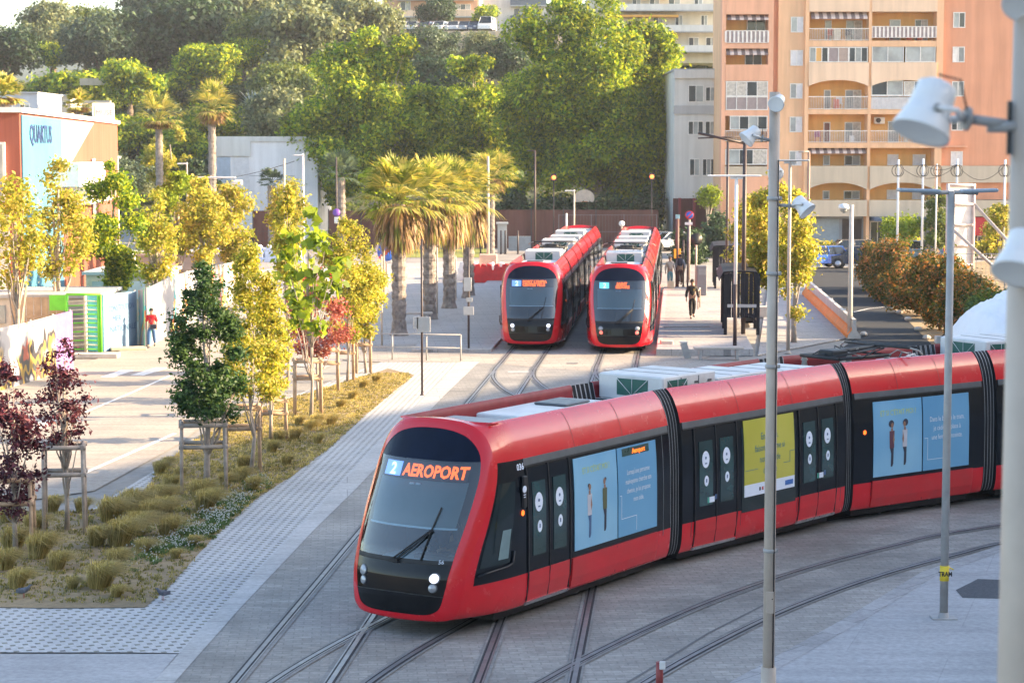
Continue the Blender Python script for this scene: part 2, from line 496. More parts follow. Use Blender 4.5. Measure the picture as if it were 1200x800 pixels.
M_LEDC = mat('led_cyan', (.2, .6, .8), .5, emit=(.15, .55, .75), estr=.55, var=0)
M_LEDW = mat('led_white', (.9, .9, .9), .5, emit=(.9, .95, 1), estr=.4, var=0)
M_HEAD = mat('headlight_on', (.9, .9, 1), .3, emit=(.85, .85, 1), estr=.32, var=0)
M_HEADO = mat('headlight_off', (.35, .36, .38), .15, .4)
M_TAIL = mat('tail_red', (.5, .05, .04), .3, emit=(1, .12, .08), estr=.7, var=0)
M_AMB = mat('indicator_amber', (.9, .2, .03), .4, emit=(1, .12, .01), estr=.6, var=0)
P_BLUE = None

def m_poster(name, a, b):
    m, nt, bs = nodes(name)
    v = coords(nt); n1 = noise(nt, v, .5, 2)
    nt.links.new(ramp(nt, n1, [(.35, a), (.65, b)]), bs.inputs['Base Color']); bs.inputs['Roughness'].default_value = .35
    return m
P_BLUE = m_poster('poster_blue', (.15, .38, .60), (.26, .50, .68))
P_BLUE2 = m_poster('poster_blue_flat', (.11, .31, .52), (.15, .37, .58))
P_YEL = m_poster('poster_yellow', (.45, .42, .05), (.52, .48, .08))
P_TXT = mat('poster_white', (.78, .82, .86), .4, var=.03)
P_TXTB = mat('poster_ink', (.05, .18, .24), .4)
P_LIME = mat('poster_lime', (.50, .58, .12), .4)
P_DARK = mat('print_dark', (.03, .035, .06), .5); P_DEN = mat('print_denim', (.06, .12, .25), .5)
P_SKIN = mat('print_skin', (.30, .16, .10), .5); P_KHA = mat('print_khaki', (.10, .11, .05), .5); P_LT = mat('print_light', (.5, .5, .55), .5)

def spline(pts, k):
    P = [np.array(p, float) for p in pts]; out = []
    for i in range(len(P)-1):
        p0 = P[max(i-1,0)]; p1 = P[i]; p2 = P[i+1]; p3 = P[min(i+2,len(P)-1)]
        for j in range(k):
            t = j/k
            c = .5*((2*p1)+(-p0+p2)*t+(2*p0-5*p1+4*p2-p3)*t*t+(-p0+3*p1-3*p2+p3)*t**3)
            out.append(c)
    out.append(P[-1]); return out
K = 4
BODY = [(0,.24),(1.05,.24),(1.22,.27),(1.30,.48),(1.325,.85),(1.325,1.05),(1.32,1.9),(1.29,2.45),(1.25,2.80),(1.19,3.03),(1.09,3.25),(.97,3.40),(.89,3.44),(.85,3.38),(.83,3.12),(0,3.15)]
OUT  = [(0,.27),(.75,.29),(.97,.35),(1.06,.50),(1.125,.85),(1.14,1.05),(1.205,1.9),(1.20,2.45),(1.15,2.80),(1.07,3.06),(.92,3.27),(.74,3.39),(.56,3.445),(.40,3.47),(.2,3.485),(0,3.49)]
INN  = [(0,.385),(.52,.39),(.73,.45),(.83,.57),(.895,.85),(.915,1.0),(1.015,1.85),(1.04,2.35),(1.03,2.68),(.97,2.93),(.85,3.10),(.69,3.22),(.53,3.28),(.37,3.315),(.19,3.335),(0,3.34)]
def fine(L):
    # body profile keeps its corners (linear), face outlines are splined
    return spline(L, K)
def lin(L):
    out = []
    for i in range(len(L)-1):
        for j in range(K):
            t = j/K; out.append(np.array(L[i])*(1-t)+np.array(L[i+1])*t)
    out.append(np.array(L[-1])); return out
def mixbody():
    a = lin(BODY); b = spline(BODY, K); o = []
    for i, (p, q) in enumerate(zip(a, b)): o.append(q if 2*K <= i <= 12*K else p)
    return o
BODYF, OUTF, INNF = mixbody(), fine(OUT), fine(INN)
NJ = len(BODYF)
J = lambda j: j*K
# W(z) on the side of the body
_sz = [(p[1], p[0]) for p in BODYF[J(2):J(12)]]
def W(z): return float(np.interp(z, [a for a, b in _sz], [b for a, b in _sz]))
def xf(w, z):
    rake = float(np.interp(z, [.2,.45,.7,1.0,1.4,2.0,2.8,3.5], [.10,.01,.0,.03,.16,.42,.82,1.22]))
    a = abs(w)/1.2
    return rake + .20*a**2 + .26*a**5
XB = 2.0
def S(t, j, side):
    """cab side skin: t 0..1 from the face outline back to the straight body"""
    o, b = OUTF[j], BODYF[j]
    e = 1-(1-t)**2.2
    w = o[0]*(1-e)+b[0]*e; z = o[1]*(1-e)+b[1]*e
    if j > J(11): # the hood drops to the roof deck
        e2 = 0 if t < .22 else min(1, (t-.22)/.12); w = o[0]*(1-e2)+b[0]*e2 if e2 < 1 else b[0]; z = o[1]*(1-e2)+b[1]*e2
        if t >= .34: w = b[0]; z = b[1]
    x = xf(*o)*(1-t)+XB*t
    return Vector((x, side*w, z))

def body_mesh(L, cab, x0=0.0, grey=True):
    mb = MB()
    if cab:
        ts = [0,.02,.05,.085,.12,.17,.22,.28,.34,.42,.5,.6,.7,.8,.9,1.0]
        rows = [(lambda j, s, t=t: S(t, j, s)) for t in ts]
        xs = list(np.linspace(XB, L, 6))[1:]
    else:
        ts = []; rows = []; xs = list(np.linspace(x0, L, 6))
    for x in xs: rows.append(lambda j, s, x=x: Vector((x, s*BODYF[j][0], BODYF[j][1])))
    nr = len(rows)
    def mt(r, j):
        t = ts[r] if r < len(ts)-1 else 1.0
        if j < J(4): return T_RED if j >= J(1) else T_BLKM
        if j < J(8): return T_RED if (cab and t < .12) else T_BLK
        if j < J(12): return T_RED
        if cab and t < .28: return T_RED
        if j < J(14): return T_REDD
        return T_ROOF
    for s in (-1, 1):
        vs = [r(j, s) for r in rows for j in range(NJ)]
        groups = {}
        for r in range(nr-1):
            for j in range(NJ-1):
                f = (r*NJ+j, (r+1)*NJ+j, (r+1)*NJ+j+1, r*NJ+j+1)
                if s > 0: f = f[::-1]
                groups.setdefault(mt(r, j), []).append(f)
        b = len(mb.v); mb.v += [tuple(v) for v in vs]
        for m, fs in groups.items():
            k = mb.mi(m)
            for f in fs: mb.f.append(tuple(b+i for i in f)); mb.m.append(k); mb.smooth.append(True)
    # end caps
    for x, cabend in ((L, 0),) + (() if cab else ((x0, 1),)):
        poly = [(x, p[0], p[1]) for p in BODYF] + [(x, -p[0], p[1]) for p in reversed(BODYF[1:-1])]
        mb.add(poly, [tuple(range(len(poly)))], T_BLKM)
    # black box under the floor, put in for shadow
    mb.box(x0+.25+(1.2 if cab else 0), L-.2, -1.02, 1.02, .10, .26, T_BLKM)
    if cab:  # red ring of the face (outline to glass outline) + rolled lip
        for s in (-1, 1):
            vs = []
            for q in (0, .12, .5, .9, 1.0):
                for j in range(NJ):
                    o, i = OUTF[j], INNF[j]; w = o[0]*(1-q)+i[0]*q; z = o[1]*(1-q)+i[1]*q
                    bulge = .03*math.sin(PI*min(1, q*1.0)) - (.0 if q < 1 else -.012)
                    vs.append(Vector((xf(w, z)-bulge, s*w, z)))
            fs = []
            for q in range(4):
                for j in range(NJ-1):
                    f = (q*NJ+j, q*NJ+j+1, (q+1)*NJ+j+1, (q+1)*NJ+j)
                    fs.append(f if s < 0 else f[::-1])
            mb.add(vs, [f[::-1] for f in fs], T_RED, True)
    me = mb.mesh('section_body')
    return me

def face_patch(z0, z1, off, m, inset=0.0, nc=20, name='patch', extra=None):
    """part of the black front panel between heights z0,z1 following the curved nose"""
    rows = [p for p in INNF]
    zs = sorted(set([z0, z1] + [p[1] for p in rows if z0 < p[1] < z1] + list(np.linspace(z0, z1, 8))))
    zz = [p[1] for p in rows]; ww = [p[0] for p in rows]
    # half width at z: outline is monotonic in z except the very top/bottom
    def hw(z): return max(0, float(np.interp(z, zz, ww)) - inset)
    mb = MB(); vs = []
    for z in zs:
        h = hw(z)
        for c in range(nc+1):
            w = (-1+2*c/nc)*h
            vs.append(Vector((xf(w, z)+off, w, z)))
    fs = [(r*(nc+1)+c, r*(nc+1)+c+1, (r+1)*(nc+1)+c+1, (r+1)*(nc+1)+c) for r in range(len(zs)-1) for c in range(nc)]
    fs = [f[::-1] for f in fs]
    mb.add(vs, fs, m, True)
    return mb.mesh(name)

def panel(x0, x1, z0, z1, off, m, side=-1, th=.012, mb=None, nz=6, rc=0):
    """plate following the side of the body"""
    mb = mb or MB()
    zs = np.linspace(z0, z1, nz)
    o = [Vector((x, side*(W(z)+off), z)) for z in zs for x in (x0, x1)]
    i = [Vector((x, side*(W(z)+off-th), z)) for z in zs for x in (x0, x1)]
    n = len(o); fs = []
    for k in range(nz-1):
        fs.append((2*k, 2*k+1, 2*k+3, 2*k+2))
        fs.append((n+2*k, 2*k, 2*k+2, n+2*k+2)); fs.append((2*k+1, n+2*k+1, n+2*k+3, 2*k+3))
    fs.append((0, n, n+1, 1)); fs.append((2*nz-2, 2*nz-1, n+2*nz-1, n+2*nz-2))
    if side > 0: fs = [f[::-1] for f in fs]
    mb.add(o+i, fs, m)
    return mb

def disc_side(mb, x, z, r, off, m, side=-1, n=20, rz=None):
    rz = rz or r
    vs = [Vector((x+r*math.cos(2*PI*k/n), side*(W(z+rz*math.sin(2*PI*k/n))+off), z+rz*math.sin(2*PI*k/n))) for k in range(n)]
    mb.add(vs, [tuple(range(n)) if side < 0 else tuple(range(n-1, -1, -1))], m)

def side_text(mb, s, x, z, size, m, side=-1, align='CENTER', sx=1.0, off=.03, bold=0.0):
    vs, fs = text_mesh(s, size, align, sx=sx, bold=bold)
    mb.add([Vector((x - side*a if side > 0 else x+a, side*(W(z+b)+off), z+b)) for a, b in vs], fs if side < 0 else fs, m)

def poly_side(mb, pts, x, z, sc, off, m, side=-1):
    vs = [Vector((x+a*sc, side*(W(z+b*sc)+off), z+b*sc)) for a, b in pts]
    mb.add(vs, [tuple(range(len(vs)))], m)

class Proto:
    """list of sub-parts (name, mesh, attributes) under one tram section mesh"""
    def __init__(s, name, me): s.name = name; s.me = me; s.sub = []
    def add(s, name, me, label=None): s.sub.append((name, me.mesh(name) if isinstance(me, MB) else me, label))
    def place(s, root, x, y, rz, skip=()):
        b = obj(s.name, s.me, root, (x, y, 0), (0, 0, rz))
        for n, me, lab in s.sub:
            if n in skip: continue
            c = obj(n, me, b)
            if lab: c['label'] = lab
        return b

def add_door(P, x0, side, w=1.36):
    for k in range(2):
        a = x0 + k*w/2; b = a + w/2
        mb = MB()
        panel(a+.012, b-.012, .36, 2.62, .012, T_BLK, side, mb=mb)
        panel(a+.012, b-.012, .34, .86, .018, T_REDK, side, mb=mb, nz=3)
        panel(a+.13, b-.13, 1.12, 2.38, .020, T_TEAL, side, mb=mb)
        g = [(a+.13+i*(b-a-.26)/5, 1.22+.05*math.sin(i*1.4+k)+i*.02) for i in range(6)]
        disc_side(mb, (a+b)/2-.02, 2.02, .125, .0225, T_WHT, side, rz=.165)
        disc_side(mb, (a+b)/2+.0, 1.60, .075, .0225, T_WHT, side, rz=.105)
        disc_side(mb, (a+b)/2-.02, 2.05, .03, .0245, P_DEN, side, 8)
        panel((a+b)/2-.05, (a+b)/2+.02, 1.93, 1.955, .0245, P_DEN, side, .001, mb, 2)
        panel((a+b)/2-.02, (a+b)/2+.02, 1.57, 1.64, .0245, P_DEN, side, .001, mb, 2)
        P.add('door', mb)
    mb = MB(); panel(x0-.02, x0+w+.02, .28, .335, .045, T_ALU, side, .06, mb, 2); P.add('door_step', mb)
    mb = MB()
    for q in (x0-.025, x0+w+.003, x0+w/2-.011): panel(q, q+.022, .36, 2.66, .026, T_BLKM, side, .02, mb)
    P.add('door_seal', mb)

def add_skirt_lines(P, xs, side, z0=.30, z1=.85):
    mb = MB()
    for x in xs: panel(x, x+.014, z0, z1, .004, T_BLKM, side, .01, mb, 3)
    P.add('panel_seam', mb)

def add_gutter(P, x0, x1, side):
    mb = MB(); panel(x0, x1, 2.68, 2.80, .012, T_GREY, side, .02, mb, 3); panel(x0, x1, 2.655, 2.672, .018, T_BLKM, side, .02, mb, 2)
    P.add('door_rail', mb)
    mb = MB()
    for k in np.linspace(x0, x1, 4)[1:-1]:
        ps = [BODYF[j] for j in range(J(8), J(11)+1)]
        vs = []
        for w, z in ps:
            vs += [Vector((k, side*(w+.003), z+.002)), Vector((k+.013, side*(w+.003), z+.002))]
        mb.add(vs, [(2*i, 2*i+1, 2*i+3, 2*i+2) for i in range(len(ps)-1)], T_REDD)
    P.add('panel_seam', mb)

def roof_box(P, x0, x1, hw, h, m=None, vent=False, y0=None, name='roof_unit', zb=3.13):
    m = m or T_BOX
    mb = MB(); a, b = (-hw, hw) if y0 is None else y0
    mb.cbox(((x0+x1)/2, (a+b)/2, zb+h/2), (x1-x0, b-a, h), m, bev=.03)
    n = max(1, int((x1-x0)/.8))
    for i in range(1, n+1):
        x = x0+(x1-x0)*i/(n+1); mb.box(x-.01, x+.01, a-.008, b+.008, zb+.05, zb+h-.05, T_GREY); mb.box(x-.012, x+.012, a+.06, b-.06, zb+h-.002, zb+h+.006, T_GREY)
    for i in range(n*2):
        x = x0+(x1-x0)*(i+.5)/(n*2); mb.box(x-.06, x+.06, a-.014, a+.02, zb+h*.62, zb+h*.70, T_GREY)
    if vent:
        G_ = mat('vent_green', (.015, .10, .08), .5)
        mb.box(x0-.012, x0+.02, -.42, .32, zb+.10, zb+h-.08, G_)
        for k in range(3): mb.tube([(x0-.02, -.05, zb+.10), (x0-.02, -.42+.37*k, zb+h-.08)], .008, T_BOX, 4)
        mb.box(a and x0+.15, x0+.8, a-.012, a+.02, zb+.10, zb+h-.08, G_)
        for k in range(3): mb.tube([(x0+.47, a-.02, zb+.10), (x0+.15+.32*k, a-.02, zb+h-.08)], .008, T_BOX, 4)
    P.add(name, mb)

def win(P, x0, x1, side, z0=.98, z1=2.5):
    mb = MB(); panel(x0, x1, z0, z1, .010, T_GLS, side, mb=mb); P.add('window', mb)

def wheels(P, xs):
    for x in xs:
        for s in (-1, 1):
            mb = MB()
            M = Matrix.Translation((x, s*.80, .275)) @ Matrix.Rotation(PI/2, 4, 'X')
            mb.lathe([(.0, -.07), (.27, -.07), (.29, -.05), (.27, .07), (.12, .075), (.0, .09)], mat('wheel_steel', (.10,.10,.105), .45, .7), 20, M)
            P.add('wheel', mb)

def cab_proto(posters, display):
    L = 7.15
    P = Proto('cab_section', body_mesh(L, True))
    # interior first
    mb = MB()
    mb.box(.62, 1.9, -.95, .95, .95, 1.08, T_INT); mb.box(1.95, 1.98, -1.12, 1.12, .9, 3.0, T_INTD)
    mb.cbox((.95, 0, 1.12), (.7, 1.5, .12), T_INT, bev=.04); mb.box(.70, .86, -.7, .1, 1.18, 1.24, T_INTD)
    mb.box(.4, 1.9, -1.02, 1.02, .88, .93, T_INTD)
    P.add('dashboard', mb)
    mb = MB(); mb.cbox((1.55, -.05, 1.35), (.14, .5, .7), T_INTD, bev=.05); mb.cbox((1.35, -.05, 1.12), (.45, .5, .12), T_INTD, bev=.04); P.add('driver_seat', mb)
    bl = face_patch(1.78, 2.50, .07, mat('blind_cloth', (.22, .26, .28), .8, var=.05), .16); P.add('sun_blind', bl)
    mb = MB(); vs = []
    for w in np.linspace(-.88, .88, 15):
        vs += [Vector((xf(w, 1.76)+.065, w, 1.755)), Vector((xf(w, 1.79)+.065, w, 1.785))]
    mb.add(vs, [(2*i, 2*i+1, 2*i+3, 2*i+2) for i in range(14)], T_WHT); P.add('blind_bar', mb)
    # face
    P.add('windscreen', face_patch(1.22, 2.84, -.004, T_SCR, 0))
    P.add('top_panel', face_patch(2.835, 3.338, -.006, mat('front_black', (.004,.008,.022), .16, spec=.15, var=.2), 0))
    P.add('bumper_panel', face_patch(.387, 1.225, -.008, mat('front_black2', (.006,.006,.007), .07, spec=.3, var=.2), 0))
    mb = MB()
    for z, d in ((1.225, .010), (.74, .012)):
        vs = []
        hw = float(np.interp(z, [p[1] for p in INNF], [p[0] for p in INNF]))
        for w in np.linspace(-hw, hw, 21):
            zz = z - (0 if z > 1 else .03*(w/hw)**2)
            vs += [Vector((xf(w, zz)-d-.004, w, zz-.008)), Vector((xf(w, zz)-d-.004, w, zz+.008))]
        mb.add(vs, [(2*i, 2*i+1, 2*i+3, 2*i+2) for i in range(20)], T_BLKM)
    P.add('panel_joint', mb)
    # dark frit at the foot of the windscreen
    P.add('screen_frit', face_patch(1.22, 1.29, -.012, T_BLKM, .0))
    for s in (-1, 1):
        mb = MB()
        for (w, z, r, m) in ((.72, 1.01, .075, display['head'] if s < 0 or not display.get('small') else M_HEADO), (.70, .85, .062, display['low'])):
            vs = []; n = 18
            for rr, dd in ((r*1.25, .012), (r*1.05, .03), (r*.9, .034), (0.001, .05)):
                for k in range(n):
                    a = 2*PI*k/n; ww = s*w+rr*math.cos(a); zz = z+rr*math.sin(a); vs.append(Vector((xf(ww, zz)-dd, ww, zz)))
            fr = [(i, (i+1) % n, n+(i+1) % n, n+i) for i in range(n)]
            mb.add(vs, fr, T_GREY, True); mb.add(vs, [tuple(q+n for q in f) for f in fr] + [tuple(q+2*n for q in f) for f in fr], m, True)
        P.add('headlight', mb)
    # wiper
    mb = MB()
    q = lambda w, z, d=.05: Vector((xf(w, z)-d, w, z))
    mb.tube([q(.10, 1.26), q(-.2, 1.50), q(-.52, 1.76)], .016, T_BLKM, 6); mb.tube([q(.02, 1.25), q(-.25, 1.47), q(-.55, 1.76)], .014, T_BLKM, 6)
    mb.tube([q(-.44, 1.28, .03), q(-.52, 1.76, .03), q(-.60, 2.12, .03)], .015, T_BLKM, 6); mb.cbox(tuple(q(.06, 1.25)), (.06, .16, .06), T_BLKM)
    P.add('wiper', mb)
    # destination display behind the glass
    mb = MB()
    def ftext(s_, y, z, size, m, sx=1.0, bold=.0, d=.026, align='LEFT'):
        vs, fs = text_mesh(s_, size, align, sx=sx, bold=bold)
        mb.add([Vector((xf(y-a, z+b)+d, y-a, z+b)) for a, b in vs], fs, m)
    def fquad(ya, yb, za, zb, m, d):
        vs = []; n = 10
        for i in range(n+1):
            y = ya+(yb-ya)*i/n; vs += [Vector((xf(y, za)+d, y, za)), Vector((xf(y, zb)+d, y, zb))]
        mb.add(vs, [(2*i, 2*i+1, 2*i+3, 2*i+2) for i in range(n)], m)
    fquad(.82, -.86, 2.50, 2.80, T_INTD, .05)
    fquad(.80, .42, 2.535, 2.765, display['numc'], .040)
    ftext('2', .66, 2.56, .26, M_LEDW, bold=.008)
    for (s_, y, z, size, sx) in display['lines']: ftext(s_, y, z, size, M_LED, sx, .010)
    P.add('destination_display', mb)
    mb = MB()
    for y in (.12, .0): mb.cbox((xf(y, 2.44)+.05, y, 2.44), (.03, .09, .03), T_WHT)
    P.add('cab_lamp', mb)
    if display.get('small'):
        mb = MB(); vs, fs = text_mesh('56', .09); mb.add([Vector((xf(-.74-a, 1.24+b)-.02, -.74-a, 1.24+b)) for a, b in vs], fs, T_WHT); P.add('number_mark', mb)
    for side in (-1, 1):
        # cab side window: patch of the skin
        def skin(t, z, off):
            js = range(J(3), J(9)); zs = [S(t, j, side).z for j in js]
            k = int(np.searchsorted(zs, z)); k = max(1, min(len(zs)-1, k)); a, b = S(t, js[k-1], side), S(t, js[k], side)
            u = (z-a.z)/max(1e-6, (b.z-a.z)); p = a.lerp(b, u); p.y += side*off; return p
        def patch(t0, t1, z0, z1, off, m, slant=0.0):
            mb = MB(); vs = []; nt_, nz_ = 8, 8
            for i in range(nt_+1):
                for k in range(nz_+1):
                    z = z0+(z1-z0)*k/nz_; t = t0+(t1-t0)*i/nt_
                    vs.append(skin(t, z, off))
            fs = [(i*(nz_+1)+k, (i+1)*(nz_+1)+k, (i+1)*(nz_+1)+k+1, i*(nz_+1)+k+1) for i in range(nt_) for k in range(nz_)]
            mb.add(vs, fs if side < 0 else [f[::-1] for f in fs], m, True); return mb
        P.add('side_window', patch(.16, .66, 1.12, 2.46, .008, T_GLS))
        P.add('inner_window', patch(.44, .62, 1.2, 1.68, .014, mat('cab_pane', (.16,.24,.25), .1, coat=.5)))
        mb = MB()
        mb.tube([skin(.14, 1.0, .03), skin(.3, 1.03, .03), skin(.6, 1.06, .035), skin(.7, 1.10, .03), skin(.715, 1.3, .02)], .025, T_BLK, 6)
        P.add('window_rail', mb)
        # rear-view camera bump and turn lamp
        mb = MB(); disc_side(mb, 1.86, 1.90, .05, .015, M_AMB, side); P.add('turn_lamp', mb)
        mb = MB(); mb.cbox((1.92, side*(W(2.2)+.02), 2.25), (.13, .05, .55), T_BLKM, bev=.02); P.add('camera_housing', mb)
        mb = MB()
        mb.lathe([(.045, 0), (.062, .0), (.062, .004), (.045, .004)], T_WHT, 16, Matrix.Translation((1.88, side*(W(2.3)+.052), 2.30)) @ Matrix.Rotation(PI/2*(1 if side > 0 else 1), 4, 'X'))
        panel(1.85, 1.92, 2.20, 2.215, .048, T_WHT, side, .002, mb, 2); panel(1.855, 1.915, 2.16, 2.175, .048, T_WHT, side, .002, mb, 2)
        P.add('operator_mark', mb)
        if side < 0:
            mb = MB(); side_text(mb, '036' if display.get('small') else '0', 1.86, 2.63, .15, T_WHT, off=.012, bold=.004); P.add('number_mark', mb)
        add_door(P, 2.05, side)
        add_gutter(P, 1.98, L-.05, side)
        add_skirt_lines(P, (3.46, 5.05, 6.6), side)
        mb = MB(); panel(3.48, 6.6, .34, .86, .035, T_REDK, side, .05, mb, 4); panel(5.04, 5.055, .36, .84, .037, T_BLKM, side, .004, mb, 2); P.add('skirt_panel', mb)
        if posters and side < 0:
            mb = MB(); panel(3.57, 5.08, .97, 2.60, .018, P_BLUE, side, mb=mb)
            side_text(mb, "ET SI C'ÉTAIT MOI ?", 4.34, 2.30, .155, P_LIME, off=.021, sx=.72)
            person_print(mb, 4.08, 1.12, 1, P_LT, P_DEN, off=.021); person_print(mb, 4.62, 1.16, -1, P_KHA, P_DARK, off=.021)
            P.add('poster', mb, 'pale blue poster of a man and a woman facing each other')
            mb = MB(); panel(5.12, 6.58, .97, 2.60, .018, P_BLUE2, side, mb=mb)
            for i, s_ in enumerate(("Lorsqu'une personne", "malvoyante cherche son", "chemin, je lui propose", "mon aide.")):
                side_text(mb, s_, 5.87, 2.08-.17*i, .135, P_TXT, off=.021, sx=.74)
            for a, b, c, d in ((5.17, 5.24, 1.72, 1.73), (5.23, 5.24, 1.30, 1.73), (5.23, 5.80, 1.29, 1.30), (5.79, 5.80, 1.02, 1.30)): panel(a, b, c, d, .021, P_TXT, side, .002, mb, 2)
            panel(5.3, 6.3, 2.43, 2.57, .024, mat('display_case', (.03,.07,.06), .3), side, .01, mb, 2)
            side_text(mb, 'Aeroport', 5.9, 2.455, .125, M_LED, off=.028, bold=.004)
            P.add('poster', mb, 'blue poster with white text about helping a blind person')
        else:
            win(P, 3.57, 5.08, side); win(P, 5.12, 6.58, side)
        mb = MB(); panel(6.85, 6.87, .3, 2.75, .006, T_GREY, side, .01, mb); P.add('panel_seam', mb)
    # roof: low grey unit, two fins, panel further back
    mb = MB(); mb.cbox((2.35, .05, 3.22), (1.0, 1.35, .20), mat('roof_grey', (.33,.34,.35), .6, dirt=.4), bev=.03); P.add('roof_unit', mb)
    for y in (-.45, .3):
        mb = MB(); mb.add([(1.75, y-.09, 3.16), (2.0, y-.09, 3.16), (2.0, y+.09, 3.16), (1.75, y+.09, 3.16), (1.88, y-.02, 3.34), (1.92, y+.02, 3.34)], [(0,3,2,1),(0,1,5,4),(1,2,5),(2,3,4,5),(3,0,4)], T_GREY); P.add('antenna', mb)
    mb = MB()
    for i in range(8):
        for k in range(3): mb.box(3.05+.12*i, 3.13+.12*i, -.62+.12*k, -.54+.12*k, 3.145, 3.17, T_GREY)
    mb.cbox((5.0, .0, 3.21), (2.9, 1.45, .15), T_BOX, bev=.02); mb.cbox((5.6, .15, 3.31), (.9, .7, .05), T_GREY, bev=.02)
    P.add('roof_grille', mb)
    wheels(P, (4.4, 6.2))
    return P, L

def person_print(mb, x, z, face, top, legs, off, hair=None, afro=False):
    hair = hair or P_DARK
    E = lambda cx, cz, rx, rz, m, n=12: mb.add([Vector((x+cx+rx*math.cos(2*PI*k/n), -(W(z+cz)+off), z+cz+rz*math.sin(2*PI*k/n))) for k in range(n)], [tuple(range(n))], m)
    for pts, m, d in (([(-.06,.42),(.06,.42),(.05,.08),(.02,.02),(-.03,.02),(-.02,.3)], legs, 0), ([(-.08,.8),(.08,.8),(.07,.42),(-.07,.42)], top, .001), ([(-.03,.86),(.03,.86),(.03,.79),(-.03,.79)], P_SKIN, .001)):
        mb.add([Vector((x+a*1.0, -(W(z+b)+off+d), z+b)) for a, b in pts], [tuple(range(len(pts)))], m)
    mb.add([Vector((x+a, -(W(z+b)+off+.002), z+b)) for a, b in [(face*.05,.76),(face*.085,.6),(face*.05,.5),(face*.03,.6)]], [(0,1,2,3)], P_SKIN if top != P_KHA else top)
    off += .002
    E(face*.01, .92, .042, .058, P_SKIN); off += .001
    E(-face*.02, .955, .085 if afro else .042, .08 if afro else .035, hair)

def mid_proto(posters):
    """suspended section with two double doors"""
    L = 6.03
    P = Proto('passenger_section', body_mesh(L, False))
    for side in (-1, 1):
        add_door(P, .42, side, 1.44); add_door(P, L-.38-1.44, side, 1.44)
        add_gutter(P, .05, L-.05, side); add_skirt_lines(P, (.30, 2.02, 4.12, 5.85), side)
        win(P, 2.05, 4.05, side, .80, 2.5)
        if posters and side < 0:
            mb = MB(); panel(2.12, 3.98, 1.12, 2.63, .020, P_YEL, side, mb=mb); panel(2.12, 3.98, 1.10, 1.34, .0215, T_WHT, side, .01, mb, 2)
            for i, s_ in enumerate(("Ensemble,", "faisons comme si", "notre mode", "de vivre")):
                side_text(mb, s_, 3.05, 2.20-.23*i, .20, P_TXTB, off=.024, sx=.8)
            panel(3.62, 3.92, 1.17, 1.27, .024, mat('logo_blue', (.05,.15,.45), .4), side, .002, mb, 2)
            for q in range(3): panel(2.65+.1*q, 2.71+.1*q, 1.18, 1.25, .024, mat('logo_red', (.4,.08,.08), .4) if q else P_DARK, side, .002, mb, 2)
            for a, b, c, d in ((2.15, 2.6, 1.62, 1.63), (3.55, 3.80, 1.64, 1.65), (3.79, 3.80, 1.64, 1.86), (3.79, 3.97, 1.86, 1.87)): panel(a, b, c, d, .024, P_TXTB, side, .002, mb, 2)
            P.add('poster', mb, 'yellow poster with dark blue text')
            for x in (1.0, 5.05):
                mb = MB(); panel(x-.18, x+.06, 1.16, 1.27, .023, T_WHT, side, .002, mb, 2); panel(x-.18, x-.12, 1.16, 1.27, .025, mat('sticker_green', (.03,.35,.25), .4), side, .002, mb, 2); panel(x+.08, x+.16, 1.2, 1.3, .023, P_DEN, side, .002, mb, 2); P.add('door_sticker', mb)
    roof_box(P, .10, 1.9, .78, .50, vent=True); roof_box(P, 2.0, 3.9, .74, .34); roof_box(P, 4.0, 5.9, .70, .26)
    return P, L

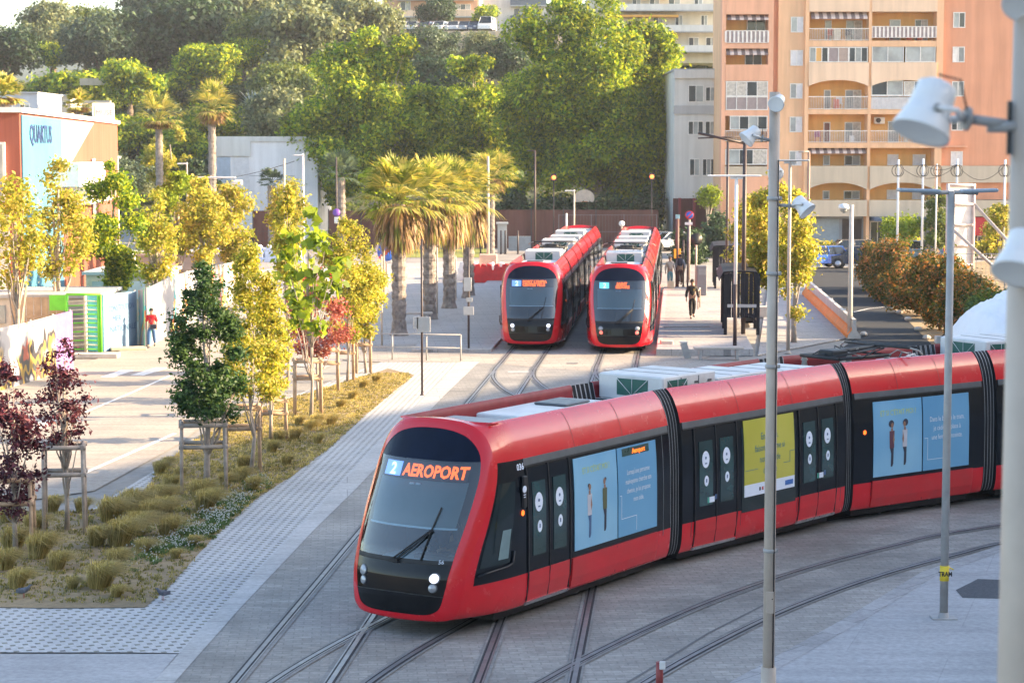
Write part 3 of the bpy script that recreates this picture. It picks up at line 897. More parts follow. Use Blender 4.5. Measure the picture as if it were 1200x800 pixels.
def bogie_proto(posters, panto):
    L = 4.22
    P = Proto('bogie_section', body_mesh(L, False))
    for side in (-1, 1):
        add_gutter(P, .05, L-.05, side); add_skirt_lines(P, (.55, 3.85), side)
        mb = MB(); panel(.57, 3.84, .30, .87, .03, T_REDK, side, .05, mb, 4); panel(2.2, 2.215, .32, .86, .032, T_BLKM, side, .004, mb, 2); P.add('skirt_panel', mb)
        mb = MB(); disc_side(mb, .33, 1.95, .05, .012, M_AMB, side); P.add('marker_lamp', mb)
        if posters and side < 0:
            mb = MB(); panel(.60, 2.14, .95, 2.58, .018, P_BLUE, side, mb=mb)
            side_text(mb, "ET SI C'ÉTAIT MOI ?", 1.38, 2.26, .165, P_LIME, off=.021, sx=.8)
            person_print(mb, 1.17, 1.12, 1, mat('print_maroon', (.12,.04,.06), .5), P_DARK, .021, afro=True); person_print(mb, 1.58, 1.12, -1, P_LT, P_DARK, .021, afro=True)
            P.add('poster', mb, 'blue poster of two women facing each other')
            mb = MB(); panel(2.18, 3.70, .95, 2.58, .018, P_BLUE2, side, mb=mb)
            for i, s_ in enumerate(("Dans le bus ou le tram,", "je cède ma place à", "une femme enceinte.")):
                side_text(mb, s_, 2.96, 2.02-.2*i, .16, P_TXT, off=.021, sx=.76)
            for a, b, c, d in ((2.22, 2.33, 1.66, 1.67), (2.32, 2.33, 1.18, 1.67), (2.32, 2.9, 1.18, 1.19)): panel(a, b, c, d, .021, P_TXT, side, .002, mb, 2)
            P.add('poster', mb, 'blue poster with white text about giving up a seat')
        else:
            win(P, .60, 2.14, side); win(P, 2.18, 3.70, side)
    wheels(P, (1.25, 3.05))
    if panto:
        D = mat('pantograph_black', (.03,.032,.035), .5, .3); I = mat('insulator', (.35,.33,.30), .4)
        mb = MB()
        for x in (.4, 1.8):
            for y in (-.5, .5):
                mb.lathe([(.05,3.14),(.08,3.17),(.05,3.2),(.08,3.23),(.05,3.26),(.07,3.30)], I, 10, Matrix.Translation((x, y, 0)))
        mb.tube([(.3,-.5,3.33),(1.9,-.5,3.33),(1.9,.5,3.33),(.3,.5,3.33),(.3,-.5,3.33)], .04, D, 6)
        mb.tube([(.3,.0,3.36),(1.2,.12,3.42),(2.2,.05,3.46)], .05, D, 6); mb.tube([(.35,-.3,3.36),(2.2,-.08,3.45)], .02, D, 6)
        mb.tube([(2.1,-.85,3.50),(2.1,.85,3.50)], .03, D, 6); mb.tube([(2.35,-.85,3.50),(2.35,.85,3.50)], .03, D, 6)
        for s in (-1, 1):
            mb.tube([(2.1,s*.85,3.5),(2.2,s*1.0,3.45),(2.22,s*1.08,3.36)], .02, I, 6); mb.tube([(2.1,s*.7,3.5),(2.35,s*.7,3.5)], .02, D, 6)
        mb.cbox((.7,0,3.40), (.5,.4,.16), D, bev=.03); mb.cbox((1.4,.2,3.38), (.3,.3,.14), D, bev=.03)
        rr = random.Random(3)
        for k in range(9):
            x, y = rr.uniform(.4, 2.0), rr.uniform(-.6, .6); mb.tube([(x, y, 3.3), (x+rr.uniform(.1,.4), y+rr.uniform(-.3,.3), 3.45), (x+rr.uniform(.3,.7), y+rr.uniform(-.3,.3), 3.32)], .014, D if k % 3 else I, 5)
        mb.v = [(x, y*1.15, z+.14 if z > 3.2 else z) for x, y, z in mb.v]
        P.add('pantograph', mb)
        mb = MB(); mb.tube([(2.45,-.5,3.17),(2.6,-.45,3.4),(2.9,-.4,3.42),(3.05,-.4,3.17)], .02, T_BOX, 6); mb.tube([(2.5,-.2,3.17),(2.7,-.2,3.45),(3.0,-.2,3.42),(3.1,-.2,3.17)], .02, T_GREY, 6); P.add('roof_cable', mb)
        roof_box(P, 2.75, 4.2, .70, .10)
    else:
        roof_box(P, .15, 1.9, .76, .42); roof_box(P, 2.1, 4.1, .72, .30)
    return P, L

def bellows_mesh(a, b):
    """concertina between two section ends; a,b = (x,y,rz) end frames in tram space"""
    mb = MB(); n = 20
    A, B = Vector((a[0], a[1], 0)), Vector((b[0], b[1], 0))
    prof = [BODYF[j] for j in range(J(2), J(12), 2)]
    loop = [(w*.955, z) for w, z in prof] + [(.80, 3.10)]
    full = [(w, z) for w, z in loop] + [(-w, z) for w, z in reversed(loop)]
    m_ = len(full); vs = []; light = []; dark = []
    for i in range(n):
        t = (i//2*1.0 + (.22 if i % 2 else 0))/(n//2-1+.22); c = A.lerp(B, t); rz = a[2]*(1-t)+b[2]*t
        k = 1.0 if (i//2) % 2 == 0 else .955
        ey = Vector((-math.sin(rz), math.cos(rz), 0))
        for w, z in full: vs.append(c + ey*w*k + Vector((0, 0, z)))
    for i in range(n-1):
        for j in range(m_):
            f = (i*m_+j, i*m_+(j+1) % m_, (i+1)*m_+(j+1) % m_, (i+1)*m_+j)
            (light if i % 2 == 0 else dark).append(f)
    mb.add(vs, light, T_BEL, False); mb.add(vs, dark, T_BELD, False)
    return mb.mesh('bellows')

def build_tram(label, path_fn, protos, seq):
    """path_fn(k) -> list of world joints; sections strung between them"""
    joints = path_fn
    n = len(joints)-1
    origin = joints[0]
    root = thing('tram', (origin[0], origin[1], 0.0), 0, label, 'tram')
    prev = None
    for k in range(n):
        a, b = Vector(joints[k]), Vector(joints[k+1])
        d = (b-a).normalized(); rz = math.atan2(d.y, d.x)
        P, L = protos[seq[k]]
        last = (k == n-1)
        if last:   # tail cab: turned round
            st = b - Vector(origin); rzz = rz+PI
            P.place(root, st.x, st.y, rzz, skip=('poster',))
            e0 = b - d*L - Vector(origin)
            cur = (e0.x, e0.y, rz); curend = None
        else:
            start = a if k == 0 else a + d*.30
            st = start - Vector(origin)
            P.place(root, st.x, st.y, rz)
            e0 = st; e1 = st + d*L
            cur = (e0.x, e0.y, rz); curend = (e1.x, e1.y, rz)
        if prev is not None:
            obj('bellows', bellows_mesh(prev, cur), root)
        prev = curend
    return root
LC_, LM_, LB_ = 7.15+.30, 6.03+.60, 4.22+.60
NEAR = dict(head=M_HEAD, low=M_HEADO, numc=M_LEDB, small=True, lines=[('AEROPORT', .36, 2.56, .27, .88)])
FARL = dict(head=M_HEAD, low=M_HEADO, numc=M_LEDB, lines=[('PORT LYMPIA', .36, 2.665, .15, 1.05), ('CENTRE VILLE', .36, 2.545, .15, .95)])
FARR = dict(head=M_HEADO, low=M_TAIL, numc=M_LEDC, lines=[('SAINT', .12, 2.665, .15, 1.0), ('ISIDORE', .16, 2.545, .15, 1.0)])
mid_n, bog_n = mid_proto(True), bogie_proto(True, True)
bog_2 = bogie_proto(False, False)
mid_f, bog_f = mid_proto(False), bogie_proto(False, True)
# near tram: joints measured along its curved track
def chain(j, lens, path):
    out = [Vector(j[0])]
    return out
nj = [Vector((-1.72, 35.05)), Vector((2.05, 41.0))]
h = [39.5, 52.5, 60, 69, 77, 83]
ls = [LM_, LB_, LM_, LB_, LM_, LC_]
for a_, l_ in zip(h, ls): nj.append(nj[-1] + Vector((math.sin(R(a_)), math.cos(R(a_))))*l_)
d0 = (nj[1]-nj[0]).normalized(); nj[0] = nj[1] - d0*LC_
nj3 = [Vector((p.x, p.y, 0)) for p in nj]
near_tram = build_tram('red and black tram with AEROPORT display, crossing the foreground on the curve', nj3,
    {'c': cab_proto(True, NEAR), 'm': mid_n, 'b': bog_n, 'n': bog_2, 'p': mid_f}, 'cmbpnpc')
def straight(x, y):
    d = Vector((math.sin(TDIR), math.cos(TDIR), 0)); P = [Vector((x, y, 0))]
    for l in (LC_, LM_, LB_, LM_, LB_, LM_, LC_): P.append(P[-1]+d*l)
    return P
far_l = build_tram('left of the two parked trams at the stop, headlights on, showing PORT LYMPIA', straight(LC(84.6)+.05, 84.6), {'c': cab_proto(False, FARL), 'm': mid_f, 'b': bog_f, 'n': bog_2}, 'cmbmnmc')
far_r = build_tram('right of the two parked trams at the stop, beside the shelter platform', straight(RC(83.2)-.05, 83.2), {'c': cab_proto(False, FARR), 'm': mid_f, 'b': bog_f, 'n': bog_2}, 'cmbmnmc')
# ================================================================== FOLIAGE
YG = leaf_mat('leaf_plane', [(0, (.045,.11,.015)), (.35, (.12,.22,.02)), (.7, (.32,.41,.025)), (1, (.56,.56,.04))], .5, big=(.45, .55, 1.45))  # broad tone noise stands in for lit and shaded clumps of the crown
DG = leaf_mat('leaf_dark', [(0, (.015,.035,.018)), (.5, (.03,.065,.03)), (1, (.06,.11,.04))], .25)
MG = leaf_mat('leaf_mid', [(0, (.05,.09,.03)), (.5, (.11,.16,.04)), (1, (.20,.24,.06))], .4)
OL = leaf_mat('leaf_olive', [(0, (.08,.12,.07)), (.5, (.16,.20,.11)), (1, (.28,.30,.15))], .35)
BL = leaf_mat('leaf_blue', [(0, (.035,.065,.045)), (.5, (.07,.115,.075)), (1, (.13,.18,.10))], .3)
GO = leaf_mat('leaf_gold', [(0, (.16,.21,.03)), (.4, (.34,.37,.05)), (.8, (.56,.49,.09)), (1, (.70,.56,.20))], .55)
LI = leaf_mat('leaf_lime', [(0, (.12,.19,.015)), (.5, (.22,.32,.02)), (1, (.36,.42,.04))], .45)
MA = leaf_mat('leaf_maroon', [(0, (.035,.010,.018)), (.5, (.075,.018,.032)), (1, (.15,.035,.05))], .2)
PK = leaf_mat('leaf_pink', [(0, (.22,.05,.05)), (.5, (.38,.10,.09)), (1, (.50,.22,.16))], .35)
DE = leaf_mat('leaf_emerald', [(0, (.020,.05,.018)), (.5, (.045,.10,.03)), (1, (.10,.18,.05))], .35)
HR = leaf_mat('leaf_redhedge', [(0, (.03,.055,.015)), (.45, (.09,.11,.02)), (.75, (.24,.13,.03)), (1, (.50,.20,.07))], .4)
PALM = leaf_mat('leaf_palm', [(0, (.11,.16,.03)), (.5, (.29,.31,.07)), (1, (.56,.46,.16))], .5)
PSK = leaf_mat('palm_skirt', [(0, (.16,.09,.04)), (.5, (.28,.17,.08)), (1, (.42,.27,.13))], .2)
DRY = leaf_mat('grass_dry', [(0, (.26,.22,.08)), (.5, (.48,.41,.17)), (1, (.70,.60,.32))], .5)
GRN = leaf_mat('grass_green', [(0, (.10,.12,.04)), (.5, (.24,.22,.07)), (1, (.42,.35,.14))], .4)
BARK = mat('bark', (.16,.12,.09), .9, var=.35, scale=6, bmp=.6)
BARKL = mat('bark_pale', (.34,.29,.24), .9, var=.3, scale=6, bmp=.5)
BARKP = mat('bark_palm', (.22,.19,.17), .9, var=.45, scale=5, bmp=.8)
WOOD = mat('stake_wood', (.42,.29,.19), .8, var=.3, scale=4, bmp=.3)
WOODG = mat('stake_wood_grey', (.34,.29,.25), .85, var=.3, scale=4, bmp=.3)

def leaves(clumps, n, size, m, seed=1, shell=.45, up=.25, asp=.6, name='crown', sizevar=.5, loose=.28):
    """clumps: (x,y,z,rx,ry,rz,weight); thousands of small leaf faces through the crown volume"""
    r = np.random.default_rng(seed)
    C = np.array([c[:6] for c in clumps], float)
    wgt = np.array([c[6] if len(c) > 6 else c[3]*c[4]+c[3]*c[5] for c in clumps], float); wgt /= wgt.sum()
    k = r.choice(len(C), n, p=wgt)
    d = r.normal(size=(n, 3)); d /= np.linalg.norm(d, axis=1)[:, None]
    rad = (shell + (1-shell)*r.random(n))*(1+.10*r.normal(size=n))
    rad = np.where(r.random(n) < .22, r.random(n)*shell, rad)
    rad = np.where(r.random(n) < loose, rad*1.38, rad)
    p = C[k, :3] + d*C[k, 3:6]*rad[:, None]
    # leaf orientation: mostly facing outward/upward with scatter
    nrm = d*.6 + r.normal(size=(n, 3))*.6 + np.array([0, 0, up]); nrm /= np.linalg.norm(nrm, axis=1)[:, None]
    a = np.cross(nrm, r.normal(size=(n, 3))); a /= np.linalg.norm(a, axis=1)[:, None]
    b = np.cross(nrm, a)
    s = size*(1 + sizevar*(r.random(n)*2-1))
    a = a*s[:, None]; b = b*(s*asp)[:, None]; q = nrm*(s*.15)[:, None]
    V = np.stack([p-a, p-b*.9+q, p+a, p+b*.9+q], 1).reshape(-1, 3)
    me = bpy.data.meshes.new(name)
    me.vertices.add(4*n); me.vertices.foreach_set('co', V.astype(np.float32).ravel())
    me.loops.add(4*n); me.loops.foreach_set('vertex_index', np.arange(4*n, dtype=np.int32))
    me.polygons.add(n); me.polygons.foreach_set('loop_start', np.arange(0, 4*n, 4, dtype=np.int32)); me.polygons.foreach_set('loop_total', np.full(n, 4, dtype=np.int32))
    me.materials.append(m); me.update(calc_edges=True)
    return me

def clumps_in(r, n, cx, cy, cz, rx, ry, rz, cr, shape=None, surf=.72):
    """n sub-clumps spread in an ellipsoid (or a profile shape(h)->radius factor)"""
    out = []
    for i in range(n):
        if shape:
            h = r.uniform(-1, 1); f = shape((h+1)/2); a = r.uniform(0, 2*PI); q = f*math.sqrt(r.uniform(.05, 1))
            x, y, z = cx+rx*q*math.cos(a), cy+ry*q*math.sin(a), cz+rz*h; c = cr*r.uniform(.7, 1.25)*(.45+.55*f)
        else:
            v = Vector((r.gauss(0,1), r.gauss(0,1), r.gauss(0,1))).normalized()*(r.uniform(.15, 1)**.45)*surf
            x, y, z = cx+rx*v.x, cy+ry*v.y, cz+rz*v.z; c = cr*r.uniform(.65, 1.3)
        out.append((x, y, z, c, c, c*.8))
    return out

def trunk_mesh(r, h, rad, targets, m, lean=0.0, top=.75, n=8):
    mb = MB()
    pts = [Vector((lean*h*(i/5)**1.4 + r.uniform(-.01, .01)*h, r.uniform(-.01, .01)*h, h*top*i/5)) for i in range(6)]
    mb.tube(pts, [rad*(1.25 if i == 0 else 1-.11*i) for i in range(6)], m, n)
    for (x, y, z) in targets:
        k = min(4, max(1, int(5*(z*.55)/(h*top)))); a = pts[k]; e = Vector((x, y, z)); mid = a.lerp(e, .5)+Vector((0, 0, -.04*h*r.uniform(0, 1)+.02*h))
        rr = rad*(1-.11*k)*.55
        mb.tube([a, a.lerp(mid, .5)+Vector((r.uniform(-.02,.02)*h, 0, 0)), mid, e], [rr, rr*.8, rr*.55, rr*.2], m, 6)
    return mb.mesh('trunk')

def tree(loc, label, cat='tree', group=None, name='tree', crown=None, n=5000, leaf=.1, m=None, h=5, rad=.06, bark=None, seed=1, cl=14, cr=.4, shape=None, rz=0, limbs=8, shell=.45, top=.75, asp=.6, loose=.28):
    """crown: (cx,cy,cz,rx,ry,rz) local"""
    r = random.Random(seed)
    t = thing(name, loc, rz, label, cat, group)
    cs = clumps_in(r, cl, *crown, cr, shape)
    obj('crown', leaves(cs, n, leaf, m, seed, shell, asp=asp, loose=loose), t)
    tg = [c[:3] for c in r.sample(cs, min(limbs, len(cs)))]
    obj('trunk', trunk_mesh(r, h, rad, tg, bark or BARK, top=top), t)
    return t

COLUMN = lambda h: max(.10, (min(1, .78+h*1.6))*(1 if h < .35 else max(0, 1-((h-.35)/.68)**1.9)))
OVATE = lambda h: max(.08, math.sin(PI*min(1, h*.92+.06))**.75)
SPIRE = lambda h: max(.05, (1-h)**.8*min(1, h*6+.35))

# ---- the big plane trees behind the wall
def plane(px, py_top, py_bot, wpx, Y, label, seed, n, cl=60, cr=2.6, baseY=None, name='plane_tree', m=YG, leaf=.175, blobs=None):
    c = at(px, (py_top+py_bot)/2, Y); zt = at(px, py_top, Y).z; zb = at(px, py_bot, Y).z
    wm = wpx*Y/F/2
    t = thing(name, (c.x, Y, 0), 0, label, 'tree', 'plane trees behind the wall')
    r = random.Random(seed)
    hz = (zt-zb)/2; cz = (zt+zb)/2
    cs = clumps_in(r, cl, 0, 0, cz, wm*1.02, wm*.8, hz*1.02, cr, surf=.86)
    if blobs:
        for (bx, by, br) in blobs:
            b = at(bx, by, Y); k = br*Y/F
            for _ in range(10): cs.append((b.x-c.x+r.gauss(0,.38)*k, r.uniform(-.6,.3)*k, b.z+r.gauss(0,.38)*k, k*.42, k*.42, k*.36))
    obj('crown', leaves(cs, n, leaf, m, seed, .72, up=.35, loose=.10), t)
    obj('trunk', trunk_mesh(r, zt*.8, .42, [q[:3] for q in r.sample(cs, 14)], BARKL, top=.6), t)
    return t
plane(435, 58, 238, 180, 192, 'left plane tree with a broad rounded yellow-green crown', 3, 95000, 50, 1.9, blobs=[(400,75,36),(455,70,34),(492,120,36),(365,170,34),(500,180,32),(430,50,22),(395,215,30),(350,155,22)])
plane(556, 98, 242, 74, 200, 'narrow middle plane tree squeezed between the two broad ones', 4, 42000, 34, 2.0, blobs=[(552,75,24),(580,120,28)])
plane(702, 22, 240, 215, 192, 'largest plane tree at right, its lower right side in deep shade', 5, 160000, 74, 2.1, blobs=[(640,40,40),(690,35,40),(745,42,30),(775,60,32),(790,150,34),(800,190,28),(610,120,36),(620,180,40),(730,215,40),(660,10,22),(770,225,30),(700,130,45),(815,160,26),(822,200,22),(795,228,24),(740,240,24),(650,238,26),(600,225,26)])

# ---- young street trees in the planted bed: positions are their feet on the ground
def young(px, py, top, wpx, cbot, label, m, seed, n=5200, leaf=.075, cl=44, cr=.30, shape=COLUMN, lean=0, bark=WOODG, name='young_tree', group='young trees in the planted bed', dx=0, cat='tree', limbs=10, shell=.4, rad=.05, asp=.6, loose=.28):
    g = gp(px, py); Y = g.y; zt = at(px, top, Y).z; zb = at(px, cbot, Y).z; w_ = wpx*Y/F/2
    return tree((g.x, Y, 0), label, cat, group, name, (dx*Y/F, 0, (zt+zb)/2, w_*.82, w_*.82, (zt-zb)/2*.96), n, leaf, m, zt*.9, rad, bark, seed, cl, cr, shape, 0, limbs, shell, .85, asp, loose)
young(243, 578, 296, 94, 494, 'young columnar tree with dense dark green leaves, in shade', DE, 21, 21000, .048, 70, .30, rad=.075, shell=.15, loose=.45)
young(296, 556, 283, 88, 468, 'tall yellow-green young tree right beside the dark green one', GO, 22, 17000, .046, 60, .32, shell=.15, loose=.45)
young(318, 516, 330, 50, 455, 'low golden sapling behind the tall yellow-green one', GO, 23, 6500, .055, 40, .30, shell=.15, loose=.45)
young(364, 488, 226, 104, 395, 'young tree with large sparse bright green leaves', LI, 24, 620, .145, 30, .42, limbs=22, shell=.2, asp=.8, loose=.4)
young(372, 470, 330, 104, 420, 'pink-red leaved young tree at the middle of the bed', PK, 25, 5200, .055, 44, .36, OVATE, limbs=16)
young(408, 448, 255, 84, 400, 'broad golden-leaved young tree before the palms', GO, 26, 18000, .05, 55, .38, OVATE, shell=.15, loose=.45)
young(428, 437, 300, 56, 395, 'smaller golden young tree at the far end of the bed', GO, 27, 8000, .06, 44, .34, OVATE)
young(338, 455, 215, 34, 330, 'slim golden young tree rising above the bed, beside a thin post', GO, 28, 5000, .07, 34, .30)
young(78, 622, 396, 86, 525, 'maroon-leaved young tree, right of the two maroon ones', MA, 29, 2600, .045, 40, .26, OVATE, limbs=20, shell=.2)
young(18, 648, 424, 98, 610, 'maroon-leaved young tree at the left edge of the photo', MA, 30, 4600, .045, 52, .30, OVATE, limbs=20, shell=.2)

# stake frames round the young trees
def stakes(px0, px1, top, base, label, n=4, grey=False, rails=(.0, .30)):
    g = gp((px0+px1)/2, base-4); Y = g.y; w_ = (px1-px0)*Y/F/2; h_ = at(px0, top, Y).z
    t = thing('tree_support', (g.x, Y, 0), .15, label, 'tree stakes', 'wooden stake frames round the young trees')
    W_ = WOODG if grey else WOOD
    cs = [(-w_, -w_*.8), (w_, -w_*.8), (w_, w_*.8), (-w_, w_*.8)]
    for x, y in cs:
        mb = MB(); mb.tube([(x*1.04, y*1.04, 0), (x, y, h_)], .04, W_, 8); mb.build('post', t)
    for f in rails:
        z = h_*(1-f)-.06
        for i in range(4):
            a, b = Vector((*cs[i], z)), Vector((*cs[(i+1) % 4], z)); d = (b-a).normalized()*.07
            mb = MB(); mb.tube([a-d, b+d], .05, W_, 8); mb.build('rail', t)
    return t
stakes(214, 264, 493, 580, 'stake frame around the dark green young tree', grey=True)
stakes(266, 304, 474, 557, 'stake frame around the tall yellow-green young tree')
stakes(306, 335, 466, 518, 'stake frame around the low golden sapling')
stakes(346, 376, 420, 490, 'stake frame beneath the young tree with big bright leaves')
stakes(376, 396, 408, 462, 'stake frame under the pink-red young tree')
stakes(396, 414, 396, 450, 'stake frame under the broad golden young tree')
stakes(418, 434, 386, 441, 'stake frame at the far end of the bed')
stakes(54, 99, 519, 627, 'stake frame around the right maroon young tree', grey=True)
stakes(-22, 38, 556, 650, 'stake frame around the maroon tree at the left edge')

# ---- palms
def palm(px, base, crown, rpx, label, seed, Y=None, skirt=1.0, n_fr=30, z0=0, group='fan palms beside the tram stop', name='fan_palm', tr=.28, green=PALM):
    if Y is None: g = gp(px, base); Y = g.y
    c = at(px, crown, Y); r = random.Random(seed); k = rpx*Y/F
    t = thing(name, (c.x, Y, z0), 0, label, 'palm tree', group)
    H = c.z - z0
    mb = MB()
    prof = [(tr*1.5, 0), (tr*1.15, .3)] + [(tr*(1.0+.16*(i % 2)+r.uniform(-.05,.05)), .3+(H-.5)*i/26) for i in range(1, 27)]
    mb.lathe(prof, BARKP, 12, smooth=False)
    for i in range(90):   # old leaf bases sticking out of the trunk
        a = r.uniform(0, 2*PI); z = r.uniform(.2, H*.8); d = Vector((math.cos(a), math.sin(a), 0))
        s_ = Vector((-d.y, d.x, 0))*.05
        p = d*tr*1.0+Vector((0,0,z)); q = p+d*.13+Vector((0,0,.16)); mb.add([p-s_, p+s_, q], [(0,1,2)], BARKP)
    mb.build('trunk', t)
    def frond(az, el, L, m, mb, droop):
        d = Vector((math.cos(az), math.sin(az), 0))
        o = Vector((0,0,H)); hub = o + (d*math.cos(el)+Vector((0,0,math.sin(el))))*L*.5
        mb.tube([o, hub], .018, m, 4)
        ax = (hub-o).normalized(); sd = ax.cross(Vector((0,0,1))).normalized(); up_ = sd.cross(ax)
        for i in range(15):
            th = -1.25+2.5*i/14; dr = (ax*math.cos(th)+sd*math.sin(th)+up_*.10*math.cos(2*th)).normalized()
            l = L*.62*(.8+.2*math.cos(th))*r.uniform(.9,1.1)
            m1 = hub+dr*l*.55; tip = hub+dr*l*.95+Vector((0,0,-droop*l*r.uniform(.4,.8)))
            w_ = dr.cross(up_).normalized()*.06
            mb.add([hub, m1-w_, tip, m1+w_], [(0,1,2,3)], m)
    mb = MB()
    for i in range(n_fr):
        el = -.45+1.85*((i+.5)/n_fr)**.9+r.uniform(-.12,.12); frond(i*2.4+r.uniform(-.3,.3), el, k*r.uniform(.92, 1.2), green, mb, .32)
    mb.build('fronds', t)
    if skirt > 0:
        mb = MB(); sl_ = skirt*k*1.0
        for i in range(1300):
            a = r.uniform(0, 2*PI); d = Vector((math.cos(a), math.sin(a), 0)); z = H-.1-r.random()*sl_*.6; rr = (tr+.1+.55*k*r.random()**1.3*(1-.35*(H-z)/sl_))
            p = d*rr*.55+Vector((0,0,z)); q = d*rr*r.uniform(.8, 1.05)+Vector((0,0,z-r.uniform(.45,.95)*sl_*.65)); s_ = Vector((-d.y, d.x, 0))*.05
            mb.add([p-s_*.4, p.lerp(q,.5)+d*.08-s_, q, p.lerp(q,.5)+d*.08+s_], [(0,1,2,3)], PSK if i % 4 else green)
        mb.build('skirt', t)
    return t
palm(467, 393, 234, 52, 'nearest fan palm at left of the row, with a thick brown skirt', 41, skirt=1.1, n_fr=38)
palm(503, 374, 230, 48, 'second fan palm of the row beside the tram stop', 42, skirt=1.05, n_fr=34)
palm(526, 361, 227, 46, 'third fan palm of the row, between two others', 43, skirt=1.3, n_fr=34)
palm(549, 349, 230, 40, 'fourth fan palm of the row, nearest the left parked tram', 44, skirt=1.3, n_fr=30)
palm(576, 302, 207, 34, 'tall slim fan palm standing alone behind a pale pole', 45, skirt=.5, n_fr=30, tr=.22)
palm(186, 290, 140, 33, 'left palm of the pair behind the white building', 46, Y=176, skirt=.3, group='palms at the foot of the hill', n_fr=26)
palm(248, 290, 128, 33, 'palm with a reddish trunk in front of the white wall', 47, Y=170, skirt=.5, group='palms at the foot of the hill', n_fr=30)
palm(92, 250, 124, 20, 'small palm behind the mural building roof', 48, Y=150, skirt=.3, group='palms at the foot of the hill', n_fr=22)
palm(4, 300, 112, 28, 'palm cut by the left edge of the photo', 49, Y=112, skirt=.3, group='palms at the foot of the hill', n_fr=24)
palm(318, 300, 214, 18, 'dark palm before the white wall', 50, Y=168, skirt=0, group='palms at the foot of the hill', n_fr=18, green=BL)
palm(400, 290, 205, 30, 'drooping grey-green palm under the left plane tree', 51, Y=168, skirt=0, group='palms at the foot of the hill', n_fr=26, green=BL)

# ---- street trees across the left road
def street(px, Y, top, bot, wpx, label, m, seed, n=5000, leaf=.13, shape=OVATE, cr=.6, cl=30, name='street_tree', group='trees beyond the left road', bark=BARKL, limbs=12, shell=.45):
    c = at(px, (top+bot)/2, Y); zt = at(px, top, Y).z; zb = at(px, bot, Y).z; w_ = wpx*Y/F/2
    z0 = hillz(c.x, Y) if Y > 190 else 0
    return tree((c.x, Y, z0), label, 'tree', group, name, (0, 0, (zt+zb)/2-z0, w_*.85, w_*.85, (zt-zb)/2*.92), int(n*1.8), leaf*.72, m, (zt-z0)*.95, .10, bark, seed, cl, cr, shape, 0, limbs, shell, .85)
street(18, 74, 200, 345, 74, 'sparse orange-yellow tree at the left edge', GO, 61, 1500, .12, limbs=20)
street(68, 88, 178, 340, 66, 'sparse young tree in front of the blue mural', GO, 62, 2600, .12, limbs=20)
street(48, 100, 200, 330, 22, 'narrow dark cypress beside the blue mural', DE, 63, 4000, .10, SPIRE)
street(134, 92, 182, 340, 62, 'dense olive-green street tree before the brick-coloured wall', YG, 64, 9000, .11)
street(182, 95, 222, 345, 48, 'bare-topped yellowish tree right of the olive-green one', GO, 65, 2200, .12, limbs=24)
street(208, 120, 196, 300, 70, 'bright green rounded tree at the middle left', LI, 66, 6500, .14)
street(238, 112, 205, 318, 56, 'golden street tree between the green tree and the lamp', GO, 67, 4800, .13)
street(272, 116, 212, 310, 58, 'golden street tree right below the white wall', GO, 68, 4500, .13)
street(335, 120, 205, 285, 44, 'golden sapling before the brown wall', GO, 69, 3600, .12)
street(448, 118, 192, 262, 56, 'pale green tree rising behind the palm row', LI, 70, 4500, .15)
street(200, 185, 142, 235, 70, 'amber bushy tree between the two palms', GO, 71, 8000, .18)
street(225, 182, 185, 262, 86, 'dark green tree below the amber one', DG, 72, 7000, .18)
# right side trees
street(905, 92, 200, 345, 58, 'golden-green tree behind the lamp mast at right', GO, 73, 7500, .12, group='trees at the right', cl=40)
street(876, 96, 225, 360, 30, 'slim golden-green tree beside the shelter', GO, 74, 3000, .12, group='trees at the right')
street(932, 88, 215, 380, 40, 'golden-green tree left of the orange barrier', GO, 75, 4200, .11, group='trees at the right')
street(830, 170, 216, 242, 22, 'little bright yellow tree before the dark ground floor', LI, 76, 1200, .16, group='trees at the right')
street(1098, 148, 222, 290, 36, 'small green tree left of the billboard', MG, 77, 4500, .14, group='trees at the right')
street(1172, 140, 238, 290, 40, 'golden-green small tree right of the billboard', GO, 78, 2500, .14, group='trees at the right')

# ---- hedges and shrubs at the right
def shrub(px, Y, top, bot, wpx, label, m, seed, n=5000, leaf=.10, dep=None, cat='shrub', name='shrub', group=None, cr=.5, cl=24, z0=None, box=False):
    c = at(px, bot, Y); zt = at(px, top, Y).z; w_ = wpx*Y/F/2; r = random.Random(seed); dep = dep or w_*.8
    z0 = c.z if z0 is None else z0; h_ = zt - z0
    t = thing(name, (c.x, Y, z0), 0, label, cat, group)
    cs = []
    for i in range(cl):
        a = r.uniform(-1, 1); b = r.uniform(-1, 1); f = 1 if box else math.sqrt(max(.1, 1-.7*a*a)); cc = cr*r.uniform(.8, 1.2)
        cs.append((a*(w_-cr*.6), b*dep, r.uniform(.15, 1)*(h_-cc*.6)*f, cc, cc, cc))
    obj('foliage', leaves(cs, n, leaf, m, seed, .55), t)
    mb = MB()
    for i in range(6): q = cs[i]; mb.tube([(q[0]*.6, q[1]*.6, 0), (q[0]*.8, q[1]*.8, q[2]*.5), (q[0], q[1], q[2])], [.035, .025, .01], BARK, 5)
    mb.build('stems', t); return t
hedge = [(1033, 121, 281, 339, 44), (1056, 112, 284, 352, 62), (1086, 102, 291, 370, 68), (1118, 93, 302, 388, 66), (1142, 86, 318, 405, 50)]
for i, (px, Y, tp, bt, w_) in enumerate(hedge):
    shrub(px, Y, tp, bt, w_, ['red-tipped hedge bush nearest the parked blue car', 'second red-tipped hedge bush along the dark lane', 'tallest red-tipped hedge bush beside the dark lane', 'fourth red-tipped hedge bush, left of the green shrub', 'nearest and lowest red-tipped hedge bush by the white sheet'][i], HR, 180+i, 15000, .085, 3.0, 'hedge', 'hedge_bush', 'red-tipped hedge along the lane', .55, 40, 0)
